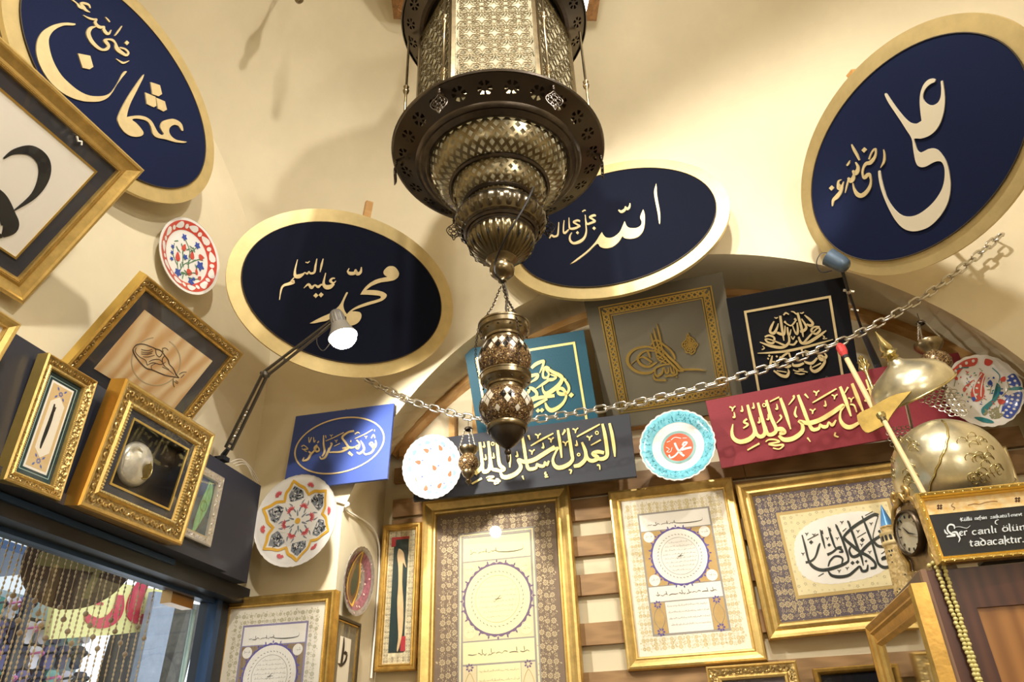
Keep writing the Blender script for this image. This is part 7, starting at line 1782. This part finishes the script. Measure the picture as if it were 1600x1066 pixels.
MX = frameM((-3.299, 0, 0), 90, 0, 0)
def lane_pen(mb, pts, z=(0, .006)):
    T = Trace(MX, 0, 780, 3.728, z[0], z[1], mb); T.pen(*pts, n=6); return mb
mb = MB(); lane_pen(mb, [(700,560,40),(690,640,60),(650,700,66),(580,725,60),(520,700,50),(505,675,30)]); lane_pen(mb, [(845,470,60),(800,560,80),(775,640,80),(790,690,70),(860,700,50),(885,665,30)]); lane_pen(mb, [(540,605,20),(600,612,16)])
o = mb.build('red_letters', mat('red_sign_paint', '#c8344a', .6), None); o.matrix_world = MX; o.parent = t; o.matrix_parent_inverse = Matrix.Translation(-o0)
mb = MB(); mb.box(-.06, -.03, -.5, -.46, -o0.z, .3); mb.box(-.06, -.03, .5, .54, -o0.z, .3); mb.build('post', CHARD, t)
p = flat_on_x('stone_pillar', [(238, 925), (272, 930), (240, 1080), (205, 1080)], -3.25, -3.20, mat('grey_blue_stone', '#9aa4b4', .8, var=.12, scale=14), 'grey stone pillar outside the door, right of the yellow sign', 'pillar')
p = flat_on_x('dark_shutter', [(180, 985), (238, 985), (205, 1085), (150, 1085)], -3.52, -3.47, mat('dark_shutter', '#4a453f', .7, var=.2, scale=9), 'dark brown shutter under the yellow sign in the lane', 'shutter')
p = flat_on_x('stone_wall', [(275, 945), (300, 948), (262, 1085), (232, 1085)], -3.6, -3.4, mat('dim_stone', '#5d5a52', .85, var=.3, scale=20), 'dim rough stone wall behind the glass edge, outside the door', 'wall')
# disc added in the lane to stand for a reflection in the glass
C_ = at_x(125, 880, -2.5); R_ = px_m(78, C_)
M = frameM((C_.x, C_.y, C_.z), 55, 38, 0, False)
t = thing('reflection_disc', 'round brown disc with a crossbar, standing for a reflection in the door glass', 'disc', M)
mb = MB(); mb.prism(circ(0, 0, R_, 48), -.02, 0); mb.build('disc', mat('dark_brown_board', '#4a382c', .6, var=.1, scale=8), t)
mb = MB(); mb.box(-R_*.75, R_*.5, -R_*.12, R_*.12, 0, .015); mb.box(R_*.3, R_*.42, -R_*.7, R_*.5, 0, .012); mb.build('crossbar', mat('olive_batten', '#7d7448', .6), t)
mb = MB(); mb.tube([(0, R_*.7, -.02), (0, R_*1.2, -.2), (0, R_*1.4, -.6)], .004, 5); mb.build('cord', CHARD, t)
# rack of slippers
SL = ['#2e3350', '#3f8d86', '#c9c6d6', '#6e6a96', '#24304a', '#7fb0a6', '#e4e2ea', '#4a4a68']
base = None
t0 = []
spots = []
for r_ in range(4):
    for c_ in range(9):
        x, y = -6 + c_*23 + (r_ % 2)*9 - r_*6, 950 + r_*39
        if 60 < x and y < 985 and x < 250: continue
        if x > 140: continue
        spots.append((x, y, r_, c_))
rk = random.Random(11)
p0 = lane(60, 1000, -3.5)
rack = thing('slipper_rack', 'metal rack of coloured slippers in the lane, low at the left', 'rack', Vector((-3.55, p0.y, 0)))
ye_ = lane(146, 1000, -3.5).y - p0.y
mb = MB()
for r_ in range(4): zz = lane(60, 968+r_*39, -3.5).z; mb.box(-.02, .06, -1.4, ye_, zz-.006, zz)
mb.build('shelf', CHARD, rack); mb = MB(); mb.box(-.03, -.02, -1.4, ye_, 0, lane(60, 962, -3.5).z+.1); mb.build('back', mat('pale_rack_back', '#9fb3bd', .7), rack)
cols = {}
for i, (x, y, r_, c_) in enumerate(spots):
    P = lane(x, y, -3.43); colr = SL[(r_*3+c_*5+rk.randint(0, 1)) % len(SL)]
    M = Matrix.Translation(P) @ Matrix.Rotation(.0, 4, 'X')
    lab = {'#2e3350': 'dark indigo', '#3f8d86': 'green', '#c9c6d6': 'pale lilac', '#6e6a96': 'violet grey', '#24304a': 'black-blue', '#7fb0a6': 'mint', '#e4e2ea': 'white', '#4a4a68': 'slate'}[colr]
    tt = thing('slipper', '%s slipper standing on the rack outside the glass door' % lab, 'slipper', M, '%s slippers on the lane rack' % lab)
    key = colr
    if key not in cols:
        hh = px_m(17, P); ww = px_m(9.5, P)*1.35; mb = MB()
        O = cat([(0, -hh), (ww*.62, -hh*.8), (ww*.6, -hh*.2), (ww, hh*.4), (ww*.75, hh*.9), (0, hh), (-ww*.75, hh*.9), (-ww, hh*.4), (-ww*.6, -hh*.2), (-ww*.62, -hh*.8)], True, 3)
        mb.prism(O, -.012, .012); mb.v = [(z, x_, y_) for x_, y_, z in mb.v]
        so = mb.build('sole', mat('slipper_'+colr[1:], colr, .7), tt)
        mb = MB(); mb.tube(cat([(.01, -ww*.9, hh*.2), (.045, -ww*.4, hh*.35), (.05, ww*.0, hh*.45), (.045, ww*.4, hh*.35), (.01, ww*.9, hh*.2)], n=4), ww*.15, 7); st = mb.build('strap', mat('slipper_strap_'+colr[1:], '#d67aa8' if colr in ('#e4e2ea', '#7fb0a6') else '#1f2a3a', .6), tt)
        cols[key] = (so, st)
    else:
        for o in cols[key]:
            c = o.copy(); COL.objects.link(c); c.parent = tt
# bead strings hanging outside the glass
rk = random.Random(5)
tops = [4, 14, 24, 34, 42, 50, 59, 66, 74, 84, 92, 103, 112, 121, 131, 140, 150, 160, 168, 178, 188, 197, 208, 218, 228, 240]
XBS = -1.86
WB = mat('brown_wood_bead', '#9a8260', .5); CD = mat('straw_cord', '#c0a880', .7)
proto = {}
for i, px_ in enumerate(tops):
    P = at_x(px_, 845+px_*.337, XBS); topz = E+.70
    where = 'leftmost' if i == 0 else 'rightmost' if i == len(tops)-1 else None
    n_from = i if i < len(tops)/2 else len(tops)-1-i
    ords = ['', 'second', 'third', 'fourth', 'fifth', 'sixth', 'seventh', 'eighth', 'ninth', 'tenth', 'eleventh', 'twelfth', 'thirteenth']
    side = 'left' if i < len(tops)/2 else 'right'
    lab = ('%s bead string of the curtain hanging outside the glass door' % where) if where else '%s bead string from the %s of the door curtain' % (ords[n_from], side)
    t = thing('bead_string', lab, 'bead string', Vector((XBS, P.y, topz)), 'bead strings of the door curtain')
    kind = i % 4
    if kind not in proto:
        mb = MB(); mb.tube([(0, 0, .01), (0, 0, -1.25)], .0012, 5); z = -.01; rr_ = random.Random(kind)
        while z > -1.25:
            if rr_.random() < .05 or abs(z+.09+kind*.03) < .006: z -= .016; continue
            mb.ball((0, 0, z), .0034, 6, 4, sz=(1, 1, 1.6)); z -= .0135
        a = mb.build('string', CD, t); mb = MB()
        for zz in (-.2-kind*.03, -.42-kind*.05, -.64): mb.ball((0, 0, zz), .0085, 8, 5)
        b = mb.build('big_beads', WB, t); proto[kind] = (a, b)
    else:
        for o in proto[kind]:
            c = o.copy(); COL.objects.link(c); c.parent = t
mb = MB(); mb.box(XBS-.01, XBS+.01, -.2, 2.5, E+.70, E+.715); structure(mb.build('trim_%d' % tn, CHARD)); tn += 1
# lane surroundings: the facing wall and an awning edge
mb = MB(); mb.box(-6.2, -6.0, -3, 6, 0, 4.5); o = mb.build('facing_house', mat('pale_lane_plaster', '#d6d8d8', .9, var=.05, scale=3)); tag(o, 'pale facing house wall across the lane beyond the door', 'building')
p0 = lane(-10, 875, -4.0); p1 = lane(70, 885, -4.0)
mb = MB(); mb.box(-4.6, -4.0, p0.y-1.5, p1.y+.2, lane(20, 862, -4.0).z, lane(20, 862, -4.0).z+.05); o = mb.build('awning', BLUEMETAL); tag(o, 'dark blue awning edge high in the lane, at the far left of the glass', 'awning')
